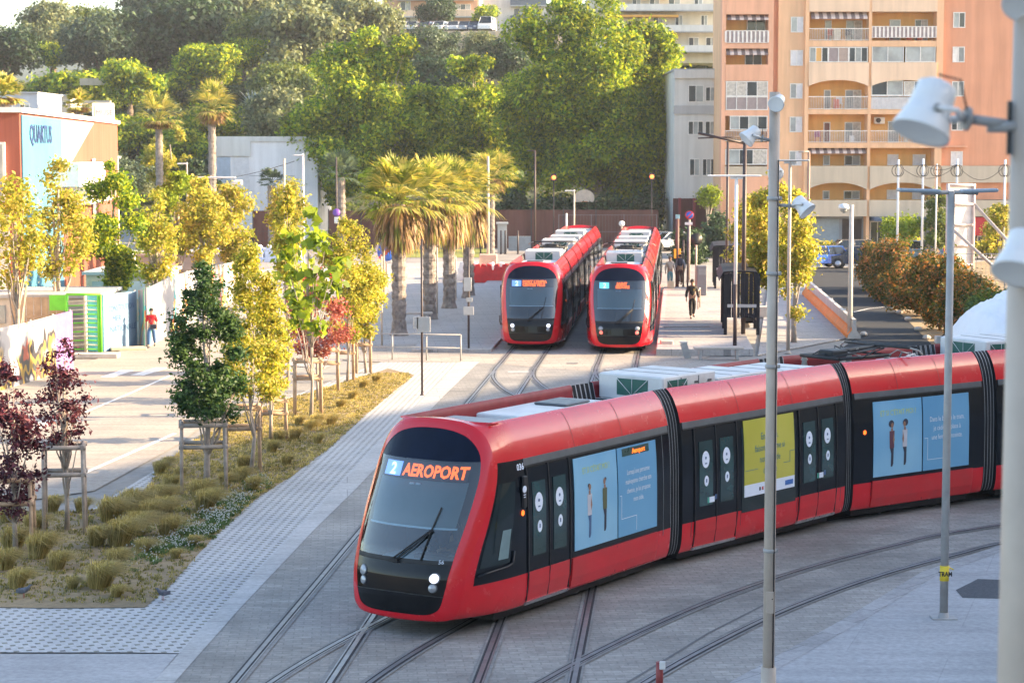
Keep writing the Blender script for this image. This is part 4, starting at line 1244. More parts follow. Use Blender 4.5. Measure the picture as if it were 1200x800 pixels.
shrub(1158, 76, 332, 392, 60, 'low green shrub with orange tips above the white sheet', MG, 85, 6000, .08, 1.6, z0=0, cr=.45)
shrub(1175, 72, 345, 400, 50, 'dark shrub behind the white sheet, at the right pole', HR, 86, 4000, .08, 1.4, z0=0, cr=.45)
shrub(1056, 150, 254, 280, 38, 'clipped rounded yellow-green hedge beside the white posts', LI, 87, 6000, .12, 1.6, 'hedge', 'clipped_hedge', None, .6, 30, box=True)
for i, (px, w_, tp) in enumerate([(958, 60, 284), (1080, 90, 280), (1150, 90, 282)]):
    shrub(px, 156, tp, 296, w_, ['low golden hedge behind the blue car', 'low golden hedge behind the red-tipped hedge', 'low golden hedge behind the billboard'][i], GO, 90+i, 3500, .13, 1.0, 'hedge', 'low_hedge', 'low golden hedges along the car park', .5, 26, z0=0, box=True)
shrub(830, 160, 262, 285, 36, 'dark bush left of the apartment block', DG, 95, 3500, .15, 1.5, z0=0, cr=.6)
shrub(845, 158, 243, 285, 24, 'taller dark bush at the corner of the apartment block', DG, 96, 3500, .15, 1.2, z0=0, cr=.6)
shrub(705, 176, 276, 292, 60, 'dark clipped hedge seen between the parked trams', DG, 97, 5000, .14, 1.2, 'hedge', 'clipped_hedge', None, .6, 30, z0=0, box=True)
shrub(808, 150, 270, 288, 40, 'dark green hedge right of the parked trams', DG, 98, 3500, .14, 1.0, 'hedge', 'clipped_hedge', None, .5, 24, z0=0, box=True)

# ---- hillside: shared crowns, every tree and bush an object of its own
def hill_proto(kind, m, seed, n, leaf, rx, h, shape=None, cl=30, cr=1.4):
    r = random.Random(seed)
    lo = .25 if kind == 'bush' else .38
    cs = clumps_in(r, cl, 0, 0, h*(1+lo)/2*.97, rx, rx*.9, h*(1-lo)/2, cr, shape, .85)
    cm = leaves(cs, n, leaf, m, seed, .62, up=.3)
    tm = trunk_mesh(r, h*.85, .06*rx+.05, [c[:3] for c in r.sample(cs, 6)], BARK, top=.7)
    return cm, tm
HP = {
 'olive': [hill_proto('tree', OL, 101, 15000, .24, 5.2, 11, cl=34, cr=1.7), hill_proto('tree', OL, 102, 15000, .24, 4.8, 12, cl=34, cr=1.6)],
 'pine': [hill_proto('tree', BL, 103, 16000, .26, 6.0, 11, cl=36, cr=1.9), hill_proto('tree', DG, 104, 16000, .26, 5.5, 10, cl=34, cr=1.8)],
 'oak': [hill_proto('tree', MG, 105, 13000, .24, 4.6, 9.5, cl=30, cr=1.6)],
 'gold': [hill_proto('bush', YG, 106, 8000, .22, 3.6, 6, cl=22, cr=1.3)],
 'bush': [hill_proto('bush', BL, 107, 6500, .20, 3.0, 4.2, cl=18, cr=1.2), hill_proto('bush', MG, 108, 6500, .20, 3.2, 4.4, cl=18, cr=1.2)],
}
HL = {'olive': ('olive_tree', 'grey-green feathery tree', 'tree'), 'pine': ('evergreen_tree', 'dark evergreen tree', 'tree'), 'oak': ('leafy_tree', 'mid-green leafy tree', 'tree'), 'gold': ('sunlit_bush', 'yellow-green sunlit bush', 'shrub'), 'bush': ('bush', 'low blue-green bush', 'shrub')}
def hill(kind, px, py, Y, s, where, i=0):
    """crown centre at photo pixel"""
    nm, lab, cat = HL[kind]; p = HP[kind][i % len(HP[kind])]
    c = at(px, py, Y); z0 = min(hillz(c.x, Y)-.5, c.z)
    H = {'olive': 11, 'pine': 10.5, 'oak': 9.5, 'gold': 6, 'bush': 4.3}[kind]*s
    z0 = c.z - H*.62
    t = thing(nm, (c.x, Y, z0), random.uniform(0, 6.28), lab+' '+where[0], cat, where[1] if len(where) > 1 else None)
    t.scale = (s, s, s)
    cr_ = obj('crown', p[0], t); tr_ = obj('trunk', p[1], t)
    gz = hillz(c.x, Y)
    if z0 > gz+.2:   # roots reach the slope
        mb = MB(); mb.tube([(0,0,(gz-z0)/s-1), (0,0,.5)], .06*5+.05, BARK, 8); mb.build('trunk_foot', t)
    return t
hl = [
 ('olive', 62, 42, 285, 1.05, ('on the left crest against the sky',), 0), ('oak', 100, 38, 290, .9, ('on the crest right of the feathery tree',), 0),
 ('pine', 120, 62, 268, .95, ('below the left crest',), 0), ('pine', 172, 52, 270, 1.15, ('left of the very dark middle trees',), 1), ('pine', 225, 42, 272, 1.3, ('filling the middle of the hilltop',), 1),
 ('pine', 200, 18, 300, 1.2, ('on the hilltop near the pale tower',), 0), ('pine', 262, 12, 298, 1.3, ('at the top edge, above the middle one',), 1), ('olive', 300, 15, 290, 1.1, ('at the top edge left of the grey-green mass',), 0),
 ('olive', 352, 62, 258, 1.35, ('above the left plane tree',), 1), ('olive', 385, 25, 268, 1.3, ('at the top, left of the hill car park',), 0), ('olive', 425, 40, 262, 1.0, ('just below the hill car park wall',), 1),
 ('oak', 300, 52, 262, .95, ('with a sunlit top beside the grey-green mass',), 0), ('gold', 285, 60, 256, .8, ('in the middle of the slope',), 0),
 ('gold', 152, 92, 238, 1.05, ('standing alone left on the slope',), 0), ('gold', 258, 70, 250, .9, ('right of the centre of the slope',), 0), ('gold', 228, 68, 252, .8, ('in a row at the slope centre',), 0), ('gold', 60, 62, 275, .7, ('under the left crest',), 0),
 ('pine', 5, 60, 262, .9, ('at the left edge of the slope',), 1), ('oak', 335, 110, 238, .9, ('left of the plane tree crown',), 0), ('olive', 330, 140, 225, .8, ('low behind the plane tree crown',), 0),
 ('pine', 500, 60, 262, .6, ('rising against the car park retaining wall',), 0), ('bush', 520, 50, 268, .9, ('on the parking wall foot',), 0), ('olive', 560, 62, 262, .6, ('right of the tree on the parking wall',), 0), ('pine', 590, 70, 262, .7, ('behind the narrow plane tree',), 1),
 ('pine', 520, 100, 240, .9, ('between the left and narrow plane trees',), 1), ('pine', 820, 62, 235, .7, ('left of the apartment block',), 1), ('olive', 845, 75, 238, .5, ('close to the apartment block corner',), 0),
 ('pine', 510, 14, 296, .55, ('beside the cars parked on the hill',), 1), ('gold', 570, 18, 306, .7, ('right of the pink building on the hill',), 0),
]
for a in hl: hill(*a)
r_ = random.Random(5)
band = 0
for (py0, py1, Ya, Yb, cnt, kinds, where) in ((78, 100, 246, 258, 20, 'bush gold bush pine', ('on the upper slope', 'bushes on the upper slope')),
        (102, 130, 226, 240, 24, 'bush bush gold oak', ('on the middle slope', 'bushes on the middle slope')),
        (135, 165, 208, 222, 26, 'bush bush olive pine', ('on the lower slope', 'bushes on the lower slope')), (55, 80, 262, 274, 14, 'oak bush pine bush', ('under the crest trees', 'trees under the crest'))):
    kk = kinds.split()
    for i in range(cnt):
        px = -20 + 390*(i+.5)/cnt + r_.uniform(-12, 12); k = kk[r_.randrange(4)]; Y = r_.uniform(Ya, Yb)
        cx = (px-600)*Y/F; s = r_.uniform(.6, 1.1)*(1 if k in ('bush', 'gold') else .5)
        z = hillz(cx, Y); H = {'olive': 11, 'pine': 10.5, 'oak': 9.5, 'gold': 6, 'bush': 4.3}[k]*s
        nm, lab, cat = HL[k]; p = HP[k][i % len(HP[k])]
        t = thing(nm, (cx, Y, z-.3), r_.uniform(0, 6), lab+' '+where[0], cat, lab+' '+where[1]); t.scale = (s*1.15, s*1.15, s); obj('crown', p[0], t); obj('trunk', p[1], t)
# agave on the slope
def agave(px, py, Y, k, label):
    c = at(px, py, Y); t = thing('agave', (c.x, Y-1, c.z-.8*k), 0, label, 'plant'); mb = MB(); r = random.Random(3)
    M_ = mat('agave_grey', (.30,.36,.34), .6)
    for i in range(46):
        a = r.uniform(0, 2*PI); e = r.uniform(-.1, 1.4); d = Vector((math.cos(a)*math.cos(e), math.sin(a)*math.cos(e), math.sin(e))); s_ = d.cross(Vector((0,0,1))).normalized()*.12*k
        L = k*r.uniform(1.5, 2.4); mb.add([d*.1-s_*.6, d*L*.5-s_, d*L+Vector((0,0,-.3)), d*L*.5+s_, d*.1+s_*.6], [(0,1,2,3,4)], M_)
    mb.build('leaves', t)
agave(299, 118, 228, 1.25, 'large grey agave with sword leaves on the slope'); agave(257, 110, 232, .8, 'smaller grey agave left of the large one'); 
# shrub under-cover of the slope: one mass
def cover():
    r = np.random.default_rng(9); cs = []
    while len(cs) < 900:
        x = r.uniform(-85, 30); y = r.uniform(200, 300)
        if x > -22 and y > 258: continue
        s = r.uniform(.8, 1.7); cs.append((x, y, hillz(x, y)+.3, s*1.3, s*1.3, s*.8))
    o = obj('hillside_scrub', leaves(cs, 90000, .23, MG, 5, .6)); tag(o, 'low scrub covering the hillside between the trees', 'scrub', kind='stuff')
cover()
for i in range(9):  # bushes added to darken the ground seen under the plane trees
    shrub(545+27*i, 180+(i%3)*3, 222+6*(i%2), 262, 44, 'dark undergrowth bush in the row behind the red-brown wall', DG, 140+i, 3500, .2, 2.0, group='dark undergrowth behind the wall', cr=.9, z0=0)

# ================================================================== planted bed
BED = G((-300,690),(0,712),(60,713),(170,712),(200,686),(250,630),(300,585),(345,556),(385,526),(430,485),(485,440),(455,432),(430,440),(330,470),(262,492),(190,545),(160,590),(90,600),(0,598),(-60,596),(-300,600))
sheet('planting_soil', BED, .016, M_soil)
def inpoly(x, y, P):
    c = False; n = len(P)
    for i in range(n):
        a, b = P[i], P[(i+1) % n]
        if (a[1] > y) != (b[1] > y) and x < (b[0]-a[0])*(y-a[1])/(b[1]-a[1])+a[0]: c = not c
    return c
def blades(spots, m, per, L, w_, lean=(.3, .5), seed=1, name='grass', curl=.6):
    """tapered bent blades growing from spots (x,y,scale)"""
    r = np.random.default_rng(seed); S_ = np.array(spots); n = len(S_)*per
    b = np.repeat(S_, per, 0); a = r.uniform(0, 2*PI, n); e = r.uniform(.15, 1.0, n)
    rad = r.random(n)*.10*b[:, 2]
    l = L*b[:, 2]*r.uniform(.6, 1.1, n)
    base = np.stack([b[:, 0]+rad*np.cos(a), b[:, 1]+rad*np.sin(a), np.full(n, .01)], 1)
    d = np.stack([np.cos(a)*e*lean[0]+lean[1]*.35, np.sin(a)*e*lean[0]-.05, np.ones(n)*.9], 1)
    mid = base + d*(l*.55)[:, None]
    d2 = np.stack([np.cos(a)*e*curl+lean[1], np.sin(a)*e*curl, np.ones(n)*.15-.35*e], 1); tip = mid+d2*(l*.6)[:, None]
    s_ = np.stack([-np.sin(a), np.cos(a), np.zeros(n)], 1)*w_
    V = np.stack([base-s_, base+s_, mid+s_*.7, mid-s_*.7, tip], 1).reshape(-1, 3)
    k = np.arange(n)*5
    F_ = [f for i in k for f in ((i, i+1, i+2, i+3), (i+3, i+2, i+4))]
    me = bpy.data.meshes.new(name); me.from_pydata(V.tolist(), [], F_); me.materials.append(m); return me
r2 = random.Random(17)
BP = [(p.x, p.y) for p in BED]
def scatter(n, ya, yb, cond=lambda x, y: True):
    out = []
    while len(out) < n:
        x, y = r2.uniform(-14, -1), r2.uniform(ya, yb)
        if inpoly(x, y, BP) and cond(x, y): out.append((x, y))
    return out
sp = [(x, y, r2.uniform(.4, 1)) for x, y in scatter(9000, 37.2, 76)]
o = obj('grass', blades(sp, GRN, 8, .13, .008, (.5, .3), 2)); tag(o, 'short patchy grass and weeds in the planted bed', 'grass', kind='stuff')
sp = [(x, y, r2.uniform(.5, 1.2)) for x, y in scatter(4200, 46, 76)]
o = obj('grass', blades(sp, DRY, 7, .13, .007, (.5, .3), 3)); tag(o, 'dry golden grass in the sunlit far part of the bed', 'grass', kind='stuff')
# feather grass tussocks, each one a plant
tus = [(14,645,1),(8,612,.8),(45,655,1.1),(38,625,.9),(66,668,.8),(20,690,.8),(4,668,.9),(128,612,1.2),(140,640,1.2),(152,600,1.1),(160,628,1.1),(172,612,1),(180,592,.95),(190,606,1),(196,628,.9),(135,665,.8),(116,690,1.1),(112,640,.9),(166,650,.7),(198,575,.8),(240,600,1.1),(233,585,1),(120,575,1),(130,590,.8),(195,548,.6),(190,590,.9),(262,572,.8),(280,565,.8),(285,550,.8),(295,575,.7),(335,545,.6),(318,530,.7),(325,518,.7),(345,515,.7),(362,505,.7),(370,500,.8),(300,500,.6),(210,560,.6),(142,560,.9),(186,555,.7),(150,550,.6),(372,520,.6),(388,498,.7),(398,478,.6),(350,498,.6),(84,690,.5),(136,700,.5),(60,600,.8),(95,600,.7),(412,468,.6),(425,455,.6),(440,448,.6),(225,640,.5),(205,655,.45)]
tp = [blades([(0, 0, 1.0), (.04,.05,.9), (-.05,.03,.9)], DRY, 300, .70, .006, (.42, .50), 30+i, 'blades', .7) for i in range(3)]
for i, (px, py, s) in enumerate(tus):
    g = gp(px, py)
    if not inpoly(g.x, g.y, BP): continue
    o = obj('grass_tussock', tp[i % 3], None, (g.x, g.y, .01), (0, 0, r2.uniform(-.5, .5))); o.scale = (s*1.3, s*1.3, s*1.25)
    tag(o, 'soft yellowish feather grass tussock in the planted bed', 'grass tuft', 'feather grass tussocks')
# white flowering clumps
fl = []
for px, py, n, rr in ((255,605,90,26),(235,625,60,22),(275,590,50,18),(175,648,40,20),(205,640,30,16),(160,620,20,14),(300,568,24,12)):
    for _ in range(n): fl.append((px+r2.gauss(0, rr*.6), py+r2.gauss(0, rr*.35)))
mbw = MB(); Mf = mat('white_petals', (.72,.72,.68), .7)
spf = []
for px, py in fl:
    g = gp(px, py)
    if not inpoly(g.x, g.y, BP): continue
    spf.append((g.x, g.y, 1)); z = r2.uniform(.10, .2)
    for k in range(4):
        x, y, zz = g.x+r2.uniform(-.1,.1), g.y+r2.uniform(-.1,.1), z+r2.uniform(-.04,.04); s = .014
        mbw.add([(x-s,y,zz),(x,y-s,zz+.006),(x+s,y,zz),(x,y+s,zz+.006)], [(0,1,2,3)], Mf); mbw.add([(x,y,zz-s),(x+s,y-.004,zz),(x,y,zz+s),(x-s,y-.004,zz)], [(0,1,2,3)], Mf)
o = mbw.build('flowers'); tag(o, 'tiny white flowers scattered at the edge of the bed', 'flowers', kind='stuff')
o = obj('ground_cover', blades(spf, leaf_mat('cover_green', [(0,(.05,.12,.03)),(1,(.14,.22,.08))], .3), 16, .16, .014, (.8, .1), 8)); tag(o, 'fresh green ground cover under the white flowers', 'ground cover', kind='stuff')
# ================================================================== BUILDINGS
def wall_mat(name, c, var=.07, streak=.15, rough=.85):
    if name in _mc: return _mc[name]
    m, nt, bs = nodes(name)
    v = coords(nt); n1 = noise(nt, v, .25, 6, .6); n2 = noise(nt, coords(nt, (1.6, 1.6, .10)), 1.0, 6, .65); n3 = noise(nt, v, 12, 3)
    col = ramp(nt, n1, [(.3, tuple(x*(1-var) for x in c)), (.7, tuple(min(1, x*(1+var)) for x in c))])
    col = mixc(nt, 1.0, col, ramp(nt, n2, [(.35, 1-streak), (.6, 1.0)]), 'MULTIPLY')
    nt.links.new(col, bs.inputs['Base Color']); bs.inputs['Roughness'].default_value = rough; bs.inputs['Specular IOR Level'].default_value = .2
    bump(nt, bs, n3, .15, .01); _mc[name] = m; return m
W_SAL = wall_mat('render_salmon', (.73, .40, .26)); W_SAL2 = wall_mat('render_salmon_deep', (.64, .31, .19)); W_PCH = wall_mat('render_peach', (.76, .47, .28)); W_CRM = wall_mat('render_cream', (.76, .56, .40))
W_ORG = wall_mat('render_orange', (.76, .43, .15)); W_WHT = wall_mat('render_white', (.62, .62, .60)); W_GRY = wall_mat('render_grey', (.42, .43, .44)); W_STN = wall_mat('render_stone', (.52, .45, .35)); W_PNK = wall_mat('render_pink', (.62, .38, .26))
W_BRICK = wall_mat('clay_panel', (.30, .10, .07), .08, .25); W_TAN = wall_mat('clay_panel_tan', (.52, .33, .24), .08, .25)
B_GLS = mat('window_glass', (.03, .045, .055), .06, var=.6, coat=.5, scale=.5); B_GLSL = mat('window_glass_light', (.30, .33, .33), .1, var=.35, coat=.6, scale=.8); B_FRM = mat('window_frame_white', (.68, .67, .64), .5); B_CUR = mat('curtain', (.48, .45, .40), .8, var=.35, scale=5)
B_SHT = mat('shutter_grey', (.60, .60, .62), .6); B_RAIL = mat('rail_white', (.72, .68, .64), .5); B_STR = mat('panel_mauve', (.28, .23, .23), .7); B_DRK = mat('recess_dark', (.05, .04, .04), .8); B_MET = mat('dark_metal', (.06, .055, .06), .5, .3); B_BRN = mat('door_brown', (.16, .06, .05), .6)
B_AWN = mat('awning_stripe', (.60, .50, .46), .8); B_AWD = mat('awning_dark', (.16, .12, .12), .8)
def at(px, py, Y, _at=at):
    p = _at(px, py, Y); p.x = _at(px, 180, Y).x if Y >= 150 else p.x; return p
def fb(mb, px0, px1, py0, py1, Y, d0, d1, m):
    a = at(px0, py1, Y); b = at(px1, py0, Y); mb.box(min(a.x,b.x), max(a.x,b.x), Y+d0, Y+d1, a.z, b.z, m); return mb
class Bld:
    def __init__(s, name, px, Y, label, cat='building', group=None):
        g = at(px, 300, Y); s.t = thing(name, (g.x, Y, 0 if Y < 196 else hillz(g.x, Y)), 0, label, cat, group); s.Y = Y
    def part(s, name, mb, parent=None, label=None):
        if parent is None: o = mb.build(name, s.t, -s.t.location)
        else: o = mb.build(name, parent)
        if label: o['label'] = label
        return o
    def box(s, name, px0, px1, py0, py1, d0, d1, m, parent=None):
        return s.part(name, fb(MB(), px0, px1, py0, py1, s.Y, d0, d1, m), parent)
    def window(s, px0, px1, py0, py1, d=0.0, n=2, glass=None, shutter=False, bars=0):
        mb = MB(); Y = s.Y; f = .06
        a = at(px0, py1, Y); b = at(px1, py0, Y); w_ = b.x-a.x
        for i in range(n+1):
            x = a.x+(w_-f)*i/n; mb.box(x, x+f, Y+d-.05, Y+d+.02, a.z, b.z, B_FRM)
        mb.box(a.x-.01, b.x+.01, Y+d-.055, Y+d+.02, a.z-.01, a.z+f, B_FRM); mb.box(a.x-.01, b.x+.01, Y+d-.055, Y+d+.02, b.z-f, b.z+.01, B_FRM)
        fr = s.part('window', mb)
        mb = MB()
        for i in range(n):
            x = a.x+w_*i/n; g = glass[i % len(glass)] if glass else B_GLS
            mb.box(x+.02, x+w_/n-.02, Y+d-.012, Y+d+.03, a.z+.03, b.z-.03, g)
        s.part('pane', mb, fr)
        return fr
def railing(B, px0, px1, py0, py1, d, m=None, style='bars'):
    mb = MB(); Y = B.Y; a = at(px0, py1, Y); b = at(px1, py0, Y); m = m or B_RAIL
    mb.box(a.x, b.x, Y+d-.03, Y+d+.03, b.z-.06, b.z, m); mb.box(a.x, b.x, Y+d-.02, Y+d+.02, a.z+.04, a.z+.08, m)
    n = int((b.x-a.x)/(.13 if style == 'bars' else .32))
    for i in range(n+1):
        x = a.x+(b.x-a.x)*i/n; w_ = .012 if style == 'bars' else .10
        if style == 'bars': mb.box(x-w_, x+w_, Y+d-.01, Y+d+.01, a.z+.08, b.z-.06, m)
        elif style == 'slats':
            mb.box(x-.09, x+.05, Y+d-.015, Y+d+.005, a.z+.08, b.z-.06, m)
            if i < n: mb.box(x+.05, x+.22, Y+d+.006, Y+d+.012, a.z+.08, b.z-.06, B_STR)
    return B.part('railing', mb)
def awning(B, px0, px1, py, h, d=.0):
    mb = MB(); Y = B.Y; a = at(px0, py, Y); b = at(px1, py, Y); n = int((b.x-a.x)/.30)
    for i in range(n):
        x0 = a.x+(b.x-a.x)*i/n; x1 = a.x+(b.x-a.x)*(i+1)/n
        z = a.z; zz = z-h; m = B_AWN if i % 2 else B_AWD
        mb.add([(x0,Y+d+.5,z),(x1,Y+d+.5,z),(x1,Y+d-.12,zz+.12),(x0,Y+d-.12,zz+.12),(x1,Y+d-.12,zz-.02),(x0,Y+d-.12,zz-.02)], [(0,3,2,1),(3,5,4,2)], m)
    return B.part('awning', mb)
def clutter(B, px0, px1, py1, d, seed):
    r = random.Random(seed); Y = B.Y; a = at(px0, py1, Y); b = at(px1, py1, Y)
    cols = [(.6,.6,.6),(.5,.1,.06),(.1,.2,.35),(.55,.5,.4),(.06,.06,.07),(.3,.05,.15)]
    for k in range(r.randint(2, 4)):
        x = r.uniform(a.x+.3, b.x-.5); w_ = r.uniform(.3, .6); h_ = r.uniform(.4, 1.0); c = cols[r.randrange(6)]
        m = mat('balcony_item_%d' % cols.index(c), c, .7)
        mb = MB()
        if k % 2: 
            mb.cbox((x, Y+d+.3, a.z+h_/2+.02), (w_, .4, h_), m, bev=.04); nm, lb = 'storage_box', 'small cupboard standing on a balcony of the apartment block'
        else:
            mb.cbox((x, Y+d+.4, a.z+.45), (.5,.5,.05), m); mb.box(x-.25, x+.25, Y+d+.62, Y+d+.65, a.z+.45, a.z+.95, m)
            for sx in (-.22, .19):
                for sy in (.18, .6): mb.box(x+sx, x+sx+.03, Y+d+sy, Y+d+sy+.03, a.z, a.z+.45, m)
            nm, lb = 'balcony_chair', 'chair on a balcony of the apartment block'
        o = mb.build(nm); tag(o, lb, 'furniture', 'things kept on the balconies')

def apartment():
    Y = 172; B = Bld('apartment_building', 1010, Y, 'peach and salmon apartment block with stacked balconies at right'); q = B.box
    TOP = -60
    # left salmon wing
    q('back_wall', 846, 903, TOP, 297, 1.5, 1.8, W_ORG); q('pier', 845, 849.5, TOP, 297, -.02, 1.5, W_SAL); q('pier', 899, 905, TOP, 297, -.02, 1.5, W_SAL)
    for a, b in ((TOP, -26), (-8, 17), (51, 57), (76, 95), (129, 136), (167, 174), (206, 297)):
        q('wall', 849.5, 899, a, b, 0 if b-a < 12 else -.06, 1.5, W_SAL)
    q('side_wall', 905, 911, TOP, 297, .5, 1.6, W_SAL2)
    # stair strip
    q('wall', 911, 942, TOP, 297, .25, 1.6, W_PCH); q('pier', 942, 946.5, TOP, 297, -.12, 1.6, W_PCH)
    for i, (a, b) in enumerate(((20, 38), (59, 77), (98, 115.5), (137, 155), (177, 194))): B.window(925.5, 940, a, b, .235, 2, [B_GLSL, B_SHT] if i != 1 else [B_SHT, B_SHT])
    # centre bays
    q('back_wall', 946, 1101, TOP, 297, 1.6, 1.9, W_ORG); q('pier', 1016, 1019.5, TOP, 297, -.10, 1.6, W_PCH); q('pier', 1095, 1103, TOP, 297, -.10, 1.6, W_PCH)
    for x0, x1 in ((946.5, 1016), (1019.5, 1095)):
        for a, b, m, d in ((TOP, -26, W_CRM, -.05), (-6, 14, W_CRM, -.14), (48, 55, W_PCH, -.08), (73.5, 94, W_CRM, -.22), (128.5, 134, W_PCH, -.08), (167.5, 173.5, W_PCH, -.08), (194.5, 214, W_STN, -.24), (234.5, 253.5, W_STN, -.24)):
            q('balcony_front', x0-.3, x1+.3, a, b, d, .05 if b-a > 12 else 1.6, m); 
            if b-a > 12: q('floor_slab', x0, x1, b-4, b-.4, .06, 1.6, m)
    # arched undersides
    for x0, x1, y0, y1, m in ((946.5, 1016, 94, 101, W_CRM), (1019.5, 1095, 94, 101, W_CRM), (946.5, 1016, 214, 222, W_STN), (1019.5, 1095, 214, 222, W_STN)):
        mb = MB(); a = at(x0, y1, Y); b = at(x1, y0, Y); n = 16; vs = []
        for i in range(n+1):
            t = i/n; x = a.x+(b.x-a.x)*t; z = b.z-(b.z-a.z)*(abs(2*t-1)**2.4); vs += [(x, Y-.215, b.z+.03), (x, Y-.215, z-.01), (x, Y+.045, b.z+.03), (x, Y+.045, z-.01)]
        fs = []
        for i in range(n): k = 4*i; fs += [(k+1, k+5, k+4, k), (k+3, k+2, k+6, k+7), (k+1, k+3, k+7, k+5)]
        mb.add(vs, fs, m); B.part('arch', mb)
    # glazed doors in the loggias
    for (f0, f1) in ((19, 47), (101, 128), (139, 167), (178, 194), (220, 234), (60, 73)):
        B.window(968, 976, f0+4, f1, 1.58, 1, [B_GLSL if f0 != 139 else B_BRN]); B.window(993, 1012, f0+4, f1, 1.58, 2, [B_GLSL, B_CUR] if f0 % 2 else [B_GLS, B_GLSL])
        B.window(1044, 1057, f0+3, f1, 1.58, 1, [B_SHT if f0 > 170 else B_GLSL]); B.window(1074, 1089, f0+3, f1, 1.58, 2, [B_SHT] if f0 > 170 else [B_GLS, B_CUR])
    for x0, x1, n in ((947, 969, 3), (969, 993, 2), (993, 1015, 3)): B.window(x0, x1, 55.5, 73, -.02, n, [B_GLSL, W_ORG, B_GLS] if x0 == 947 else ([B_STR, B_TAUPE] if x0 == 969 else [B_GLS, B_GLSL]))
    for x0, x1 in ((1020, 1057), (1059, 1094)): B.window(x0, x1, 54, 73, -.02, 2, [B_GLSL, B_GLSL])
    B.window(1020, 1057, 94.5, 112, .0, 2, [B_GLS, B_GLSL]); B.window(1058, 1094, 95.5, 112, .0, 3, [B_CUR, B_GLS, B_GLSL])
    railing(B, 946.5, 1016, 33.5, 48, -.05); railing(B, 946.5, 1016, 113, 128.5, -.05); railing(B, 946.5, 1016, 153, 167.5, -.05); railing(B, 1019.5, 1095, 153, 167.5, -.05)
    railing(B, 1019.5, 1095, 31, 45, -.06, style='slats'); railing(B, 1019.5, 1095, 112, 128.5, -.05, style='bars'); q('balcony_panel', 1020, 1094.5, 114, 128, .0, .03, B_SHT)
    railing(B, 849.5, 899, 36, 51, -.05, style='slats'); awning(B, 851, 899, 17.3, .42, .1); awning(B, 850, 899, 57.2, .5, .0)
    awning(B, 948.5, 1014, 14.2, .55, .0); awning(B, 947, 1015, 173.7, .42, .0)
    B.window(876, 898, 22, 47, 1.45, 2, [B_GLS]); B.window(874, 894, 62, 76, 1.45, 2, [B_GLS])
    B.window(850, 899, 95.5, 113, .02, 4, [B_CUR, B_CUR, B_GLS, B_CUR]); B.window(850, 899, 113.4, 129, .0, 4, [B_STR]); B.window(855, 899, 136, 152, .02, 4, [B_GLSL, B_GLS]); railing(B, 849.5, 899, 153, 166, -.03, style='bars')
    B.window(850, 899, 175, 193, .02, 3, [B_GLSL, B_GLS, B_CUR]); q('balcony_front', 849.6, 899, 195, 206, -.08, 1.5, W_STN)
    # air conditioner, ground floor
    mb = MB(); a = at(1033, 141, Y); mb.cbox((a.x, Y+1.3, a.z), (.85,.4,.55), B_FRM, bev=.04); mb.lathe([(.0,0),(.2,0),(.2,.03),(.0,.03)], B_DRK, 14, Matrix.Translation((a.x-.1, Y+1.085, a.z)) @ Matrix.Rotation(PI/2, 4, 'X')); B.part('air_conditioner', mb)
    q('ground_floor_wall', 946, 1101, 253.6, 297, 1.3, 1.59, wall_mat('render_bluegrey', (.30,.34,.38))); q('garage_door', 956, 987, 257, 292, 1.2, 1.299, mat('garage_blue', (.28,.36,.42), .6)); q('doorway', 991, 1014, 257, 292, 1.25, 1.299, B_DRK)
    mb = MB(); fb(mb, 1022, 1082, 254, 258.5, Y, -1.6, 1.3, mat('awning_navy', (.05,.09,.16), .7)); B.part('shop_awning', mb)
    B.window(1024, 1050, 260, 288, 1.28, 3); B.window(1055, 1088, 260, 288, 1.28, 3)
    # right salmon wing
    q('wall', 1103, 1330, TOP, 194.4, .3, 1.9, W_SAL2); q('wall', 1103, 1330, 214.2, 234, .32, 1.9, W_SAL2)
    q('band', 1103, 1330, 194.5, 214, -.24, 1.9, W_STN); q('band', 1103, 1330, 234.5, 253.5, -.24, 1.9, W_STN)
    for i, (a, b) in enumerate(((14.5, 32.5), (55, 73), (95.5, 113), (136, 153), (177.5, 194))):
        B.window(1115, 1129, a, b, .285, 2, [[B_GLSL, B_GLS], [B_FRM, B_GLSL], [B_GLSL, B_GLSL], [B_GLS, B_GLSL], [B_SHT, B_SHT]][i]); B.window(1215, 1232, a, b, .285, 2)
    q('canopy', 1102.5, 1133, 171, 172.6, -.25, .3, W_SAL)
    R_ = mat('shop_red', (.45, .015, .025), .5); q('shop_wall', 1103, 1330, 253.7, 297, .9, 1.9, B_DRK); q('shop_fascia', 1143, 1260, 254.5, 276, .1, .9, R_)
    vs, fs = text_mesh('Boulangerie', .75, sx=.9); a = at(1158, 268, Y); mb = MB(); mb.add([(a.x+p, Y+.09, a.z+z) for p, z in vs], fs, T_WHT); B.part('shop_sign', mb)
    B.window(1110, 1140, 258, 290, .88, 3); B.window(1150, 1195, 277, 292, .88, 4)
    q('roof', 843, 1332, TOP-3, TOP, -.2, 9.5, W_GRY); q('rear_block', 847, 1329, TOP, 297, 1.95, 9.2, W_PCH)
    for i, (x0, x1, y1) in enumerate(((950, 1014, 47.5), (950, 1014, 128), (950, 1014, 167), (1022, 1092, 166.5), (852, 897, 50.5), (1022, 1092, 47))): clutter(B, x0, x1, y1, .2, i)
B_TAUPE = mat('blind_taupe', (.36,.28,.24), .7)
apartment()

